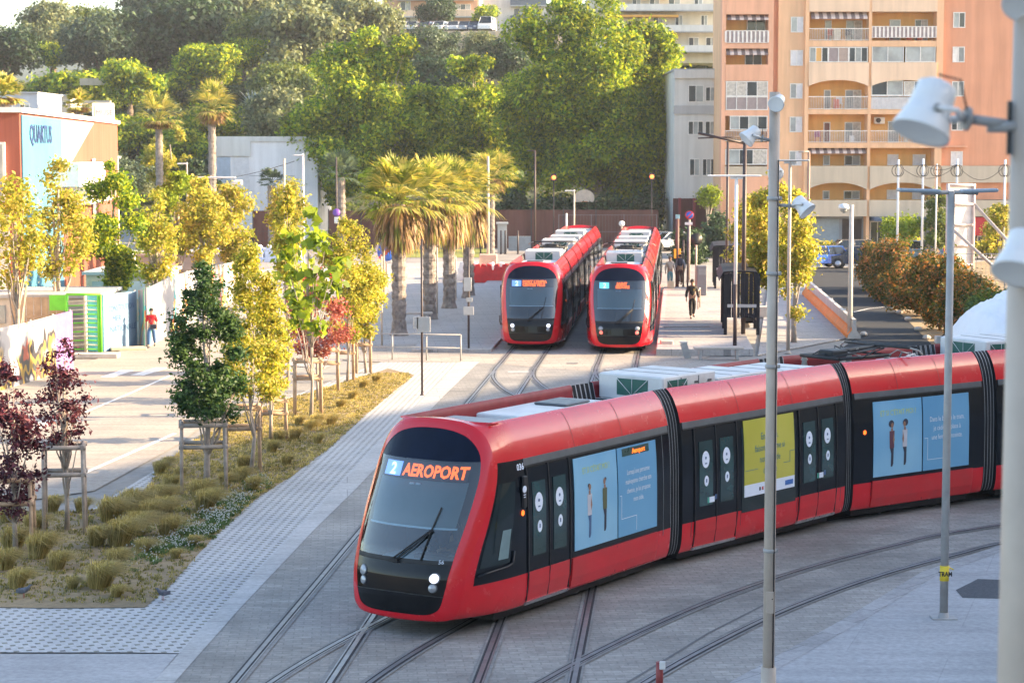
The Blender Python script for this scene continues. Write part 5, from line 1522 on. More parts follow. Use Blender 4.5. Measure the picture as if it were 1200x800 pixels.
def slab_block(name, px0, px1, py0, py1, Y, depth, wall, label, wins=(), glass=None, extra=None, cat='building', roof=True):
    B = Bld(name, (px0+px1)/2, Y, label, cat); B.box('wall', px0, px1, py0, py1, 0, depth, wall)
    if roof: B.box('roof', px0-1.5, px1+1.5, py0-2.2, py0-.15, -.2, depth+.2, W_GRY)
    for w_ in wins: B.window(*w_[:4], -.005, w_[4] if len(w_) > 4 else 2, glass or [B_GLS, B_GLSL])
    if extra: extra(B)
    return B
# grey-white building between the planes and the apartment block
def ex(B):
    B.box('band', 789, 846, 82, 92, -.3, -.002, W_WHT); B.box('band', 789, 846, 124, 134, -.12, -.002, W_GRY)
    B.box('ground_floor_wall', 789, 846, 232.5, 290, -.05, -.002, mat('dark_red_wall', (.10,.03,.03), .8))
    for x in (795, 812, 834): B.box('column', x, x+3, 232, 292, -.6, -.06, mat('column_red', (.22,.03,.04), .6))
slab_block('office_building', 790, 846, 83, 290, 180, 13, W_WHT, 'grey-white building with banded windows left of the apartment block',
    [(806,824,100,120,2),(826,843,102,119,3),(806,824,142,158,3),(826,843,142,158,3),(808,820,186,206,2),(823,843,186,206,4)], None, ex)
# hilltop blocks
def bal(px0, px1, rows, Y, m, aw=None):
    def f(B):
        for i, y in enumerate(rows):
            B.box('balcony', px0, px1, y-7, y, -1.5, -.02, m)
            B.box('floor_slab', px0, px1, y+.1, y+1.4, -1.55, 0, W_GRY)
            if aw: B.box('awning', px0+8+6*(i % 2), px0+(px1-px0)*.62, y-19, y-16.5, -1.3, -.02, aw)
    return f
slab_block('hilltop_apartments', 690, 850, -40, 74, 226, 12, wall_mat('render_ivory', (.60,.56,.46)), 'cream hilltop apartment block with long balconies and orange awnings',
    [(740,750,-3,8),(760,772,-3,8),(782,796,-3,8),(812,822,-3,8),(740,752,18,32),(765,776,18,32),(790,799,18,32),(820,828,18,32),(806,818,44,56),(826,838,44,56),(780,790,44,56)], None, bal(700, 850, (13, 37.5, 61), 226, W_WHT, mat('awning_orange', (.62,.33,.08), .8)), roof=False)
slab_block('hilltop_house', 450, 560, -30, 36, 316, 10, W_PNK, 'pink-cream hilltop apartments behind the parked cars', [(470,482,2,13,2),(500,512,2,14,2),(528,552,5,12,4),(474,490,18,26,2)], None, bal(466, 556, (0, 20), 316, W_CRM), roof=False)
slab_block('hilltop_house', 566, 640, -30, 42, 318, 10, W_WHT, 'white hilltop building left of the largest plane tree', [(574,578,12,20,1),(602,616,10,22,2),(618,634,10,22,3)], None, bal(598, 640, (7, 26), 318, mat('balcony_slate', (.12,.14,.18), .6)), roof=False)
slab_block('stone_tower', 146, 152, -12, 20, 300, 2.5, W_WHT, 'pale narrow tower on the hill crest at the top', [], roof=False, cat='tower')
# white hall left of the planes
def ex2(B):
    B.box('parapet', 247, 372, 160, 166, -.15, -.002, W_WHT); B.box('shutter', 252, 270, 184, 222, -.08, -.002, mat('shutter_blue', (.36,.44,.54), .6)); B.box('shutter', 274, 292, 184, 222, -.08, -.002, mat('shutter_white', (.62,.63,.66), .6)); B.box('lintel', 250, 294, 164, 183, -.2, -.002, W_WHT)
    mb = MB(); fb(mb, 290, 345, 205.6, 206.4, B.Y, -.03, -.002, W_GRY); B.part('joint_line', mb)
slab_block('white_hall', 246, 372, 163, 290, 190, 14, wall_mat('render_bright', (.80,.80,.82)), 'plain white hall with blue shutters left of the plane trees', [], None, ex2, roof=False)
# retaining wall of the hill car park
def ribs(B):
    for i in range(26): B.box('buttress', 452+8*i, 453.4+8*i, 38, 60, -.25, -.002, W_STN)
slab_block('retaining_wall', 448, 660, 36.5, 62, 279.5, 1.2, W_STN, 'grey retaining wall holding up the hill car park', [], None, ribs, 'wall', roof=False)
for (px0, px1, py0, py1, Y) in ((95, 150, 92, 100, 240), (50, 130, 118, 132, 200)):
    slab_block('terrace_wall', px0, px1, py0, py1, Y, .6, W_STN, 'dry stone terrace wall on the slope, %s' % ('the upper one' if Y > 220 else 'the lower one by the small house'), [], None, None, 'wall', roof=False)
slab_block('small_house', 60, 84, 113, 135, 190, 5, W_STN, 'small stone house on the slope above the mural building', [(66,70,119,124,1),(74,79,119,126,1)])
slab_block('hillside_house', -40, 45, 110, 160, 150, 8, wall_mat('render_bluewhite', (.50,.54,.60)), 'pale blue-white house behind the palm at the left edge', [(4,16,122,136,2),(24,36,122,136,2)])
# perimeter wall behind the trams
Mw = wall_mat('wall_redbrown', (.14, .065, .055), .2, .3)
def pern(px0, px1, top, Y, label):
    B = Bld('perimeter_wall', (px0+px1)/2, Y, label, 'wall'); B.box('wall', px0, px1, top, 292, 0, .3, Mw)
    n = int((px1-px0)/38)
    for i in range(n): B.box('post', px0+38*i, px0+38*i+1.2, top-2, 292, -.08, -.002, B_MET)
    return B
pern(384, 545, 247, 174, 'dark red-brown wall under the left plane tree'); pern(546, 772, 246, 174, 'dark red-brown wall behind the parked trams')
pern(295, 345, 247, 172, 'short brown wall behind the two sitting people')
def meshfence(px0, px1, top, bot, Y, label, m=None):
    a, b = at(px0, bot, Y), at(px1, top, Y); t = thing('mesh_fence', ((a.x+b.x)/2, Y, 0), 0, label, 'fence'); m = m or B_MET; w_ = b.x-a.x
    for i in range(int(w_/2.5)+1):
        x = -w_/2+w_*i/int(w_/2.5); mb = MB(); mb.box(x-.03, x+.03, -.03, .03, 0, b.z, m); mb.build('post', t)
    mb = MB()
    for z in (.15, b.z*.5, b.z-.08): mb.box(-w_/2, w_/2, -.015, .015, z, z+.035, m)
    for i in range(int(w_/.25)): mb.box(-w_/2+.25*i-.006, -w_/2+.25*i+.006, -.006, .006, .1, b.z-.05, m)
    mb.build('mesh_panel', t); return t
meshfence(655, 770, 251, 290, 171, 'grey wire fence behind the parked trams', mat('fence_grey', (.16,.14,.15), .6))
meshfence(300, 384, 270, 292, 168, 'dark railings in front of the brown wall at left')
meshfence(1098, 1178, 296, 345, 110, 'grey site fence below the billboard', mat('fence_steel', (.34,.34,.35), .5, .4))

# ---- building with the blue mural (its long side runs away from us)
def mural_building():
    P0 = at(28, 400, 90); X0_, Y0_ = P0.x, 90.0; P1 = at(140, 300, 132); 
    d = Vector((P1.x-X0_, 132-90, 0)); Lb = d.length; d.normalize(); rz = math.atan2(d.y, d.x)
    t = thing('mural_building', (X0_, Y0_, 0), rz, 'brick-coloured building with a sky-blue and white mural and letters along its top', 'building')
    H = at(28, 132, 90).z
    def B_(name, x0, x1, y0, y1, z0, z1, m, par=None):
        mb = MB(); mb.box(x0, x1, y0, y1, z0, z1, m); return mb.build(name, par or t)
    B_('wall', 0, Lb, 0, 14, 0, H, W_BRICK); B_('roof_edge', -.3, Lb+.3, -.15, 14.2, H+.002, H+.22, B_FRM)
    MBL = mat('mural_blue', (.07,.25,.38), .6, var=.2, scale=.2); MWH = mat('mural_white', (.38,.38,.40), .6)
    def panel_(name, pts, y, m):
        mb = MB(); n = len(pts); mb.add([(a, y, b) for a, b in pts]+[(a, y+.05, b) for a, b in pts], [tuple(range(n)), tuple(range(2*n-1, n-1, -1))]+[(i, n+i, n+(i+1) % n, (i+1) % n) for i in range(n)], m); return mb.build(name, t)
    # distance along the wall seen at photo column px
    def al(px):
        k = (px-600)/F; return (k*Y0_-X0_)/(d.x-k*d.y)
    def zz(px, py): s_ = al(px); return at(px, py, Y0_+d.y*s_).z
    panel_('mural', [(.3, .3), (al(73), .3), (al(73), H-.1), (.3, H-.1)], -.07, MBL)
    panel_('mural', [(al(73), zz(73,250)), (al(84), zz(84,190)), (al(111), H-.1), (al(73), H-.1)], -.08, MWH)
    vs, fs = text_mesh('QUARTUS', 2.2, sx=1.0, bold=.05); mx = max(v[0] for v in vs); mb = MB(); x0, x1 = al(35), al(61)
    zb = zz(48, 167); mb.add([(x0+v[0]/mx*(x1-x0), -.10, zb+v[1]*.5) for v in vs], fs, mat('letters_blue', (.02,.05,.16), .5)); mb.build('lettering', t)
    # white balcony and windows low down
    for (a, b, y0, y1, m, nm) in ((64, 98, 210, 219, B_FRM, 'balcony'), (76, 108, 228, 240, B_FRM, 'balcony')):
        mb = MB(); mb.box(al(a), al(b), -1.2, -.07, zz(a, y1), zz(a, y1)+1.1, m); mb.build(nm, t)
    for a, b, y0, y1 in ((66, 76, 200, 212), (80, 96, 219, 230), (108, 111, 186, 290)):
        mb = MB(); za, zb = zz(a, y1), zz(a, y0); mb.box(al(a), al(b), -.12, -.07, za, zb, B_FRM); w_ = mb.build('window', t); mb = MB(); mb.box(al(a)+.1, al(b)-.1, -.14, -.10, za+.1, zb-.1, B_GLSL); mb.build('pane', w_)
    # front end facing us: grey glazed bay and white boards
    for x, z0, z1, m in ((-.0, 0, 3.4, B_FRM), (0, 3.5, 5.6, W_WHT)):
        mb = MB(); mb.box(-.12, -.002, .5, 6, z0+.02, z1, m); mb.build('front_panel', t)
    for i in range(3):
        mb = MB(); mb.box(-.16, -.003, .6+1.6*i, 2.0+1.6*i, 5.8, 8.3, B_FRM); w_ = mb.build('window', t); mb = MB(); mb.box(-.18, -.15, .7+1.6*i, 1.9+1.6*i, 5.9, 8.2, B_GLSL); mb.build('pane', w_)
    # roof sign
    s_ = thing('roof_sign', (0,0,0), 0, 'white box sign on legs on the roof of the mural building', 'sign'); a = at(121, 133, 131); s_.location = (a.x, 131, H)
    s_.rotation_euler = (0, 0, .15); w_ = 25*131/F; z1 = at(121, 121, 131).z-H; z0 = at(121, 143, 131).z-H
    mb = MB(); mb.cbox((0, 0, (z0+z1)/2), (w_, .7, z1-z0), mat('sign_white', (.68,.68,.64), .5), bev=.03); mb.build('board', s_)
    for x in (-w_*.4, w_*.4): mb = MB(); mb.box(x-.05, x+.05, -.05, .05, 0, z0+.01, B_MET); mb.build('leg', s_)
    mb = MB(); vs, fs = text_mesh('MUSE', .42); mb.add([(v[0]-.45, -.36, z0+.42+v[1]) for v in vs[:]], fs, mat('sign_ink', (.25,.2,.2), .6)); mb.box(-.52, -.48, -.365, -.355, z0+.3, z1-.2, P_LIME); mb.build('lettering', s_)
    # the tan building cut by the left edge
    t2 = thing('tan_building', (-24.6, 86, 0), rz, 'tan panelled building at the left edge with a white shopfront', 'building')
    mb = MB(); mb.box(-16, .4, 0, 12, 0, 9.6, W_TAN); mb.build('wall', t2); mb = MB(); mb.box(-16.3, .7, -.2, 12.2, 9.602, 9.8, B_FRM); mb.build('roof_edge', t2)
    for i in range(3): mb = MB(); mb.box(-4.2-4.6*i, -.6-4.6*i, -.12, -.002, .3, 4.2, B_FRM); w_ = mb.build('window', t2); mb = MB(); mb.box(-4.0-4.6*i, -.8-4.6*i, -.15, -.11, .5, 4.0, B_GLSL); mb.build('pane', w_)
mural_building()
# low site cabins behind the hoardings
def cabin(px0, px1, py0, Y, m, label, lines=True):
    a, b = at(px0, 300, Y), at(px1, py0, Y); t = thing('site_cabin', (a.x, Y, 0), 0, label, 'cabin', None); mb = MB(); mb.box(0, b.x-a.x, 0, 5, 0, b.z, m)
    mb.build('wall', t); mb = MB(); mb.box(-.15, b.x-a.x+.15, -.15, 5.1, b.z+.002, b.z+.14, W_GRY); mb.build('roof', t)
    for i in range(int((b.x-a.x)/1.6)): mb = MB(); mb.box(.3+1.6*i, 1.2+1.6*i, -.06, -.002, 1.0, b.z-.3, B_SHT if i % 2 else B_GLSL); mb.build('window', t)
cabin(-30, 112, 349, 86, mat('cabin_cream', (.60,.54,.46), .7), 'cream cabin behind the nearest hoarding'); cabin(100, 190, 322, 100, mat('cabin_sand', (.55,.44,.33), .7), 'sand-coloured cabin behind the printed hoarding')
cabin(160, 262, 300, 128, mat('cabin_grey', (.34,.36,.36), .7), 'grey cabin behind the street trees'); cabin(40, 150, 300, 140, mat('cabin_white', (.62,.58,.52), .7), 'white cabin far behind the hoardings'); cabin(113, 122, 186, 136, W_WHT, 'white stair tower at the end of the mural building')

# ---- unseen block on the right, read from and shaped for the foreground shadow
def unseen_block():
    t = thing('station_block', (49.7, 52.9, 0), 0, 'large pale apartment block standing outside the photo at right', 'building'); H = 21.8
    poly = [(70,88),(50,52),(4,-42),(50,-64),(112,76)]; poly = [(x-50, y-52) for x, y in poly][::-1]
    mb = MB(); mb.prism(poly, 0, H, W_CRM); mb.build('wall', t); mb = MB(); mb.prism([(x*1.01, y*1.01) for x, y in poly], H+.002, H+.3, W_GRY); mb.build('roof', t)
    for (ax, ay, bx, by) in ((0,0,-46,-94), (20,36,0,0)):
        L_ = math.hypot(bx-ax, by-ay); dx, dy = (bx-ax)/L_, (by-ay)/L_; nx, ny = dy, -dx
        if nx > 0: nx, ny = -nx, -ny
        for k in range(int(L_/4)):
            for fl in range(4):
                s_ = 1.5+4*k; c = Vector((ax+dx*s_, ay+dy*s_, 1.5+3.4*fl)); M = Matrix(((dx, -nx, 0, c.x), (dy, -ny, 0, c.y), (0, 0, 1, c.z), (0, 0, 0, 1)))
                mb = MB(); mb.box(0, 1.8, -.05, .02, 0, 1.7, B_GLS, M); mb.build('window', t)
unseen_block()
# ================================================================== STREET FURNITURE
S_GREY = mat('pole_grey', (.44,.37,.31), .45, .0, var=.1, dirt=.15); S_GRN = mat('pole_galvanised', (.34,.335,.33), .5, .1, var=.15); S_BRN = mat('pole_brown', (.045,.03,.03), .5); S_WHT = mat('lamp_white', (.74,.74,.74), .35, coat=.3, var=.05); S_BLK = mat('street_black', (.02,.02,.022), .5)
S_PLT = mat('sign_back', (.52,.52,.52), .4, .5); S_CON = mat('precast', (.50,.47,.43), .85, bmp=.3); S_ORG = mat('barrier_orange', (.80,.24,.02), .6, var=.12); S_RED = mat('plastic_red', (.62,.03,.03), .5); S_PW = mat('plastic_white', (.70,.70,.70), .5); S_YEL = mat('tag_yellow', (.75,.55,.03), .5); S_BLUE = mat('sign_blue', (.02,.12,.55), .4); S_LENS = mat('lamp_lens', (.35,.36,.36), .15, coat=.5)

def mast(px, base, top, wpx, label, name='lamp_post', cat='lamp post', group=None, m=None, Y=None, taper=.85, two=None):
    if Y is None: Y = gp(px, base).y
    c = at(px, top, Y); r = wpx*Y/F/2
    t = thing(name, (c.x, Y, 0), 0, label, cat, group)
    mb = MB()
    if two:
        z = at(px, two[0], Y).z; mb.tube([(0,0,0),(0,0,z)], [r, r], two[1], 12); mb.build('lower_pole', t); mb = MB(); mb.tube([(0,0,z),(0,0,c.z)], [r*.9, r*taper], m or S_GREY, 12); mb.build('pole', t)
    else:
        mb.tube([(0,0,0),(0,0,c.z*.5),(0,0,c.z)], [r, r*(1+taper)/2, r*taper], m or S_GREY, 16); mb.build('pole', t)
    mb = MB(); mb.lathe([(r*1.9, 0), (r*1.9, .02), (r*1.3, .03), (r*1.15, .12)], m or S_GREY, 16); mb.build('base_plate', t)
    t['h'] = 0; del t['h']
    return t, c.z, r
def spot(t, pos, aim, s, arm_from, name='spotlight', m=None):
    """projector lamp: drum with visor, yoke and arm. pos/arm_from local, aim direction"""
    m = m or S_WHT; pos = Vector(pos); a = Vector(aim).normalized(); M = Matrix.Translation(pos) @ a.to_track_quat('Z', 'Y').to_matrix().to_4x4()
    mb = MB(); mb.lathe([(.05*s,-.56*s),(.24*s,-.55*s),(.34*s,-.48*s),(.36*s,-.2*s),(.37*s,.0),(.40*s,.02*s),(.42*s,.1*s),(.50*s,.34*s),(.50*s,.38*s),(.44*s,.36*s)], m, 28, M); sp_ = mb.build(name, t)
    mb = MB(); mb.lathe([(.0,.30*s),(.44*s,.31*s),(.44*s,.33*s),(.0,.34*s)], S_LENS, 24, M); mb.build('lens', sp_)
    mb = MB(); sd = (M.to_3x3() @ Vector((1,0,0))); up = M.to_3x3() @ Vector((0,1,0))
    k = arm_from - pos if isinstance(arm_from, Vector) else Vector(arm_from)-pos; kd = k.normalized()
    for q in (-1, 1):
        side = a.cross(kd).normalized()*q*.42*s
        mb.tube([pos+side, pos+side*.95+kd*.35*s, pos+kd*.62*s], [.05*s, .05*s, .07*s], m, 8)
        mb.lathe([(.07*s,-.03*s),(.07*s,.03*s)], S_GRN, 10, Matrix.Translation(pos+side) @ side.normalized().to_track_quat('Z','Y').to_matrix().to_4x4())
    mb.build('yoke', sp_)
    mb = MB(); mb.tube([pos+kd*.6*s, Vector(arm_from)], [.085*s, .085*s], S_GRN, 12); mb.tube([pos+kd*.66*s, pos+kd*.72*s], [.2*s, .2*s], S_GRN, 16); mb.build('arm', sp_)
    mb = MB(); mb.tube([pos-a*.5*s+Vector((0,0,.2*s)), pos-a*.35*s+kd*.45*s+Vector((0,0,.3*s)), pos+kd*.7*s+Vector((0,0,.08*s))], .02*s, S_BLK, 6); mb.build('cable', sp_)
    return sp_
# central lamp mast in front of the tram
t, H, r = mast(908, 860, 108, 14.5, 'tall grey floodlight mast standing before the tram, three projectors up its top', m=S_GREY, Y=28.5)
k = 28.5/F
def loc(px, py, Y, t): c = at(px, py, Y); return Vector((c.x-t.location.x, 0, c.z))
spot(t, loc(908,120,28.5,t)+Vector((.02,-.12,0)), (-.35,-.8,-.35), .22, (0,0,H-.25))
spot(t, loc(879,159,28.5,t)+Vector((0,-.05,0)), (-.75,-.2,-.65), .24, (-.05,0,loc(879,163,28.5,t).z-.02))
spot(t, loc(940,242,28.5,t)+Vector((0,-.1,0)), (.62,-.4,-.70), .26, (.05,0,loc(940,242,28.5,t).z+.02))
spot(t, loc(911,200,28.5,t)+Vector((0,.25,0)), (.2,.8,-.5), .22, (.0,.05,loc(911,200,28.5,t).z))
mb = MB(); mb.tube([(0,0,.0),(0,0,1.0)], r*1.25, S_GREY, 16); mb.build('sleeve', t)
for zc in (2.6, 5.1, 6.35, 7.35):
    mb = MB(); mb.tube([(0,0,zc-.025),(0,0,zc+.025)], r*1.10, S_GRN, 16); mb.cbox((r*1.15,-.01,zc), (.03,.04,.045), S_GRN); mb.build('clamp_band', t)
mb = MB(); mb.tube([(r*.6,-r*.85,1.0),(r*.6,-r*.85,4.8),(r*.62,-r*.8,H-.9)], .009, S_BLK, 6); mb.build('cable', t)
mb = MB(); mb.cbox((0,-r*.99,1.9), (.10,.02,.30), S_GREY, bev=.006); mb.cbox((.03,-r*1.02-.004,1.95), (.015,.012,.015), S_BLK); mb.build('access_door', t)
# lamp post with twin flat wings
t, H, r = mast(1115, 725, 224, 10, 'slender grey post with two flat lamp wings and a yellow tag, right foreground', m=S_GRN)
Y = t.location.y
for s_, (a, b) in ((-1, (1036, 1113)), (1, (1117, 1184))):
    mb = MB(); x0 = s_*.04; x1 = (at(a if s_ < 0 else b, 222, Y).x-t.location.x)
    mb.tube([(x0,0,H-.02),(x1*.45,0,H-.03)], .035, S_GRN, 8); mb.cbox((x1*.68, 0, H-.01), (abs(x1)*.62, .34, .06), mat('wing_grey', (.30,.36,.42), .4, .3), bev=.02, M=Matrix.Translation((0,0,0)) @ Matrix.Rotation(-s_*.03, 4, 'Y')); mb.build('lamp_wing', t)
mb = MB(); z = at(1115, 671, Y).z; mb.tube([(0,0,z-.13),(0,0,z+.13)], r*1.12, S_YEL, 14); vs, fs = text_mesh('TRAM', .11, 'CENTER', bold=.004); mb.add([(v[0]*.8, -r*1.16, z-.04+v[1]) for v in vs], fs, S_BLK); mb.tube([(r,0,z+.10),(r+.08,-.02,z+.06)], .012, S_YEL, 6); mb.build('tag', t)
mb = MB(); mb.cbox((0,0,.02), (.42,.30,.03), S_GRN); mb.build('foot_plate', t)
# near post at the right edge with big projectors
Yn = 7.2; c = at(1207, 400, Yn); t = thing('lamp_post', (c.x, Yn, 0), 0, 'out-of-focus near post at the right edge carrying a large white projector', 'lamp post')
mb = MB(); mb.tube([(0,0,0),(0,0,6),(0,0,at(1207, 12, Yn).z)], [.092,.086,.076], S_GREY, 24); mb.build('pole', t); 
def ln(px, py): q = at(px, py, Yn); return Vector((q.x-t.location.x, 0, q.z))
spot(t, ln(1084,133)+Vector((0,-.05,0)), (-.42,-.30,-1.0), .20, Vector((-.05,0,ln(1088,148).z)))
spot(t, ln(1200,4)+Vector((0,-.05,.03)), (-.2,-.5,-.6), .16, Vector((0,0,ln(0,20).z)))
spot(t, ln(1186,300)+Vector((.0,-.12,0)), (-.35,-.5,-.9), .17, Vector((.02,0,ln(0,290).z)))
mb = MB(); mb.cbox((-.088,-.01,ln(0,150).z), (.012,.03,.18), S_BLK, bev=.003); mb.tube([(-.02,-.02,ln(0,148).z),(-.16,0,ln(0,148).z)], .022, S_GRN, 12); mb.build('bracket', t)
# T-shaped lamp on the platform
def tlamp(px, base, top, x0, x1, label, two=None, m=None, w_=4.6, Y=None, arm=S_WHT):
    t, H, r = mast(px, base, top, w_, label, m=m, two=two, Y=Y); Y = t.location.y
    a, b = at(x0, top, Y).x-t.location.x, at(x1, top, Y).x-t.location.x
    mb = MB(); mb.cbox(((a+b)/2, 0, H), (b-a, .28, .07), arm, bev=.02); mb.cbox((0, 0, H-.08), (.5,.12,.1), arm, bev=.02); mb.build('lamp_arm', t); return t
tlamp(863, 413, 206, 829, 892, 'T-shaped platform lamp, pale above and dark brown below', two=(333, S_BRN), m=S_WHT)  # white upper pole stands in for sunlight on it
t, H, r = mast(873, 399, 165, 5.4, 'dark brown catenary mast beside the T-shaped lamp', 'catenary_mast', 'mast', m=S_BRN); Y = t.location.y
mb = MB(); mb.tube([(0,0,at(0,168,Y).z),(at(818,156,Y).x-t.location.x,0,at(0,156,Y).z)], .055, S_BRN, 8); mb.tube([(0,0,at(0,160,Y).z),(at(818,160,Y).x-t.location.x,0,at(0,162,Y).z)], .03, S_BRN, 8); mb.build('cantilever_arm', t)
t, H, r = mast(853, 372, 166, 3.6, 'second dark mast just left of the catenary mast', 'catenary_mast', 'mast', m=S_BRN)
t = tlamp(926, 414, 188, 903, 948, 'thin grey twin-arm lamp left of the camera post', w_=4.4, m=S_GREY, arm=S_PLT)
t, H, r = mast(948, 330, 178, 3.6, 'brown-lit mast with a cranked arm before the apartment block', 'catenary_mast', 'mast', m=mat('pole_rust', (.26,.17,.13), .6)); Y = t.location.y  # mast in one even reddish brown
mb = MB(); mb.tube([(0,0,H),(at(936,176,Y).x-t.location.x,0,H)], .05, S_GREY, 8); mb.build('arm', t)
# camera post
t, H, r = mast(998, 397, 240, 6, 'pale post with a white dome camera beside the lane', 'camera_post', 'camera post', m=mat('pole_pale', (.58,.54,.50), .5)); Y = t.location.y
mb = MB(); mb.tube([(0,0,H-.1),(-.3,0,H-.05)], .04, S_WHT, 8); mb.build('arm', t); mb = MB(); mb.lathe([(.03,.18),(.2,.12),(.24,0),(.24,-.05),(.17,-.07)], S_WHT, 18, Matrix.Translation((-.33,0,H-.12))); q = mb.build('camera_housing', t); mb = MB(); mb.lathe([(.16,0),(.14,-.09),(.08,-.14),(.01,-.16)], S_LENS, 16, Matrix.Translation((-.33,0,H-.185))); mb.build('dome', q)
t, H, r = mast(273, 300, 212, 2.6, 'pale post with a white camera above the golden trees', 'camera_post', 'camera post', m=S_WHT, Y=118); mb = MB(); mb.cbox((.28,0,H-.1), (.5,.3,.3), S_WHT, bev=.05); mb.build('camera_housing', t)
# left and background masts
for (px, base, top, w_, m, lab, Y) in ((572, 326, 183, 3.4, S_GREY, 'tall pale pole on a pink block behind the red barriers', None), (627, 292, 176, 2.6, S_BRN, 'dark street pole behind the left parked tram', 168), (355, 300, 180, 2.6, S_WHT, 'pale lamp pole before the left plane tree', 130),
        (333, 320, 186, 2.8, mat('pole_tan', (.5,.40,.32), .6), 'tan pole rising out of the golden saplings', 104), (394, 292, 184, 2.2, S_BRN, 'dark pole with a purple sign under the left plane tree', 165), (247, 300, 206, 2.6, S_GREY, 'grey pole with a long flat lamp arm at left', 125), (219, 300, 190, 2.2, S_GREY, 'thin grey lamp pole behind the green tree', 140),
        (673, 292, 222, 2.2, S_GREY, 'light grey short pole between the parked trams', 166), (664, 292, 250, 2.4, S_WHT, 'short white pole behind the left parked tram', 160)):
    t, H, r = mast(px, base, top, w_, lab, 'street_pole', 'pole', None, m, Y=Y)
    Y = t.location.y; k = Y/F
    if px in (355, 219, 673): mb = MB(); mb.cbox((-5*k, 0, H-.1), (12*k, .2, .08), S_WHT, bev=.02); mb.build('lamp_head', t)
    if px == 247: mb = MB(); mb.cbox((7*k, 0, H-.1), (44*k, .3, .1), S_WHT, bev=.02); mb.build('lamp_arm', t)
    if px == 627: mb = MB(); mb.tube([(0,0,H-.05),(-10*k,0,H-.05)], .05, S_BRN, 6); mb.build('lamp_arm', t)
    if px == 394: mb = MB(); mb.lathe([(0,0),(.3,0),(.3,.04),(0,.04)], mat('sign_purple', (.16,.06,.35), .5), 16, Matrix.Translation((0,-.1,at(0,249,Y).z)) @ Matrix.Rotation(PI/2,4,'X')); mb.cbox((0,-.1,at(0,258,Y).z), (.35,.03,.5), S_PW); mb.build('sign_plate', t)
    if px == 572: mb = MB(); mb.cbox((0,0,.75), (1.1,1.1,1.5), mat('pink_block', (.55,.36,.28), .8), bev=.04); mb.build('foot_block', t)
# masts with coiled cables in front of the apartments
WIRES = []
for px, base, top in ((1053, 300, 187), (1082, 300, 186), (1098, 300, 192), (1122, 300, 186), (1178, 300, 187)):
    Y = 140 if px != 1098 else 146
    t, H, r = mast(px, base, top, 3.0 if px != 1098 else 2.0, 'thin white pole with coiled cable, %s' % {1053:'first from the left before the apartments',1082:'second from the left before the apartments',1098:'half hidden in the middle of the row',1122:'above the billboard',1178:'rightmost, beside the near post'}[px], 'cable_pole', 'pole', 'white poles with coiled cables', S_WHT, Y=Y)
    mb = MB(); n = 14; zc = at(px, 200, Y).z; rr = .34
    for q in range(2): mb.tube([(rr*math.cos(2*PI*i/n)*(1-.15*q)-.1+.15*q, -.1-.04*q, zc+rr*1.1*math.sin(2*PI*i/n)) for i in range(n+1)], .025, S_BLK, 5, False)
    mb.build('cable_coil', t); WIRES.append(Vector((t.location.x, Y, at(px, 193, Y).z)))
def wire(a, b, sag, label, r=.018):
    a, b = Vector(a), Vector(b); mb = MB(); pts = [a.lerp(b, i/12)-a-Vector((0,0,sag*4*(i/12)*(1-i/12))) for i in range(13)]; mb.tube(pts, r, S_BLK, 5); o = mb.build('cable', None, a); tag(o, label, 'cable')
wire(WIRES[0], WIRES[3], .9, 'dark cable sagging between the white poles, the lower one at left'); wire(WIRES[1], WIRES[3], .35, 'dark cable between the second and fourth white pole'); wire(WIRES[3], WIRES[4], 1.0, 'dark cable sagging to the rightmost white pole')
wire(at(200, 212, 150), at(345, 189, 128), .4, 'thin wire crossing in front of the white hall', .02)
# billboard frame seen from behind
def billboard():
    Y = 118; a, b = at(1107, 312, Y), at(1144, 215, Y); t = thing('billboard', ((a.x+b.x)/2, Y, 0), .38, 'tall white billboard panel on a strutted steel frame at right', 'billboard'); w_ = (b.x-a.x)/2*1.02
    mb = MB(); mb.cbox((0, .1, (a.z+b.z)/2), (2*w_, .08, b.z-a.z), mat('billboard_white', (.66,.62,.60), .6)); mb.build('panel', t)
    P_ = mat('frame_pinkish', (.55,.45,.42), .5)
    for x in (-w_, w_): mb = MB(); mb.tube([(x, 0, 0), (x, 0, b.z)], .09, P_, 8); mb.build('post', t)
    for f in (.02, .25, .5, .75, .98): z = a.z+(b.z-a.z)*f; mb = MB(); mb.tube([(-w_, -.02, z), (w_, -.02, z)], .06, P_, 8); mb.build('cross_bar', t)
    for x0, z0, x1 in ((-w_*.9, 3.8, 2.6), (w_, 5.0, 4.6)): mb = MB(); mb.tube([(x0, 0, z0), (x1, -2.6, 0)], .09, mat('strut_steel', (.40,.36,.34), .5, .3), 8); mb.build('strut', t)
billboard()
# small signposts along the crossing
def post(px, base, top, w_, m, label, plates=(), group=None, name='sign_post', cat='sign'):
    t, H, r = mast(px, base, top, w_, label, name, cat, group, m, taper=.95); Y = t.location.y; k = Y/F
    for (cy, pw, ph, mm, dx) in plates:
        mb = MB(); mb.cbox((dx*k, -.06, at(0, cy, Y).z), (pw*k, .03, ph*k), mm, bev=.008); mb.build('plate', t)
    return t
post(494, 463, 280, 2.6, S_BRN, 'thin brown sign post standing at the track edge', [(380, 16, 18, S_PLT, 2), (378, 6, 14, S_PLT, -7)])
post(549, 412, 290, 2.6, S_BRN, 'brown sign post with small grey plates left of the left parked tram', [(333, 9, 16, S_PLT, -1), (351, 7, 5, S_PLT, 1), (364, 12, 10, S_PLT, 0)])
post(447, 408, 300, 2.4, S_GREY, 'grey post behind the golden tree near the railing')
post(512, 370, 290, 2.2, S_GREY, 'grey post among the palm trunks'); post(534, 352, 300, 2.0, S_GREY, 'thin grey post right of the palm trunks')
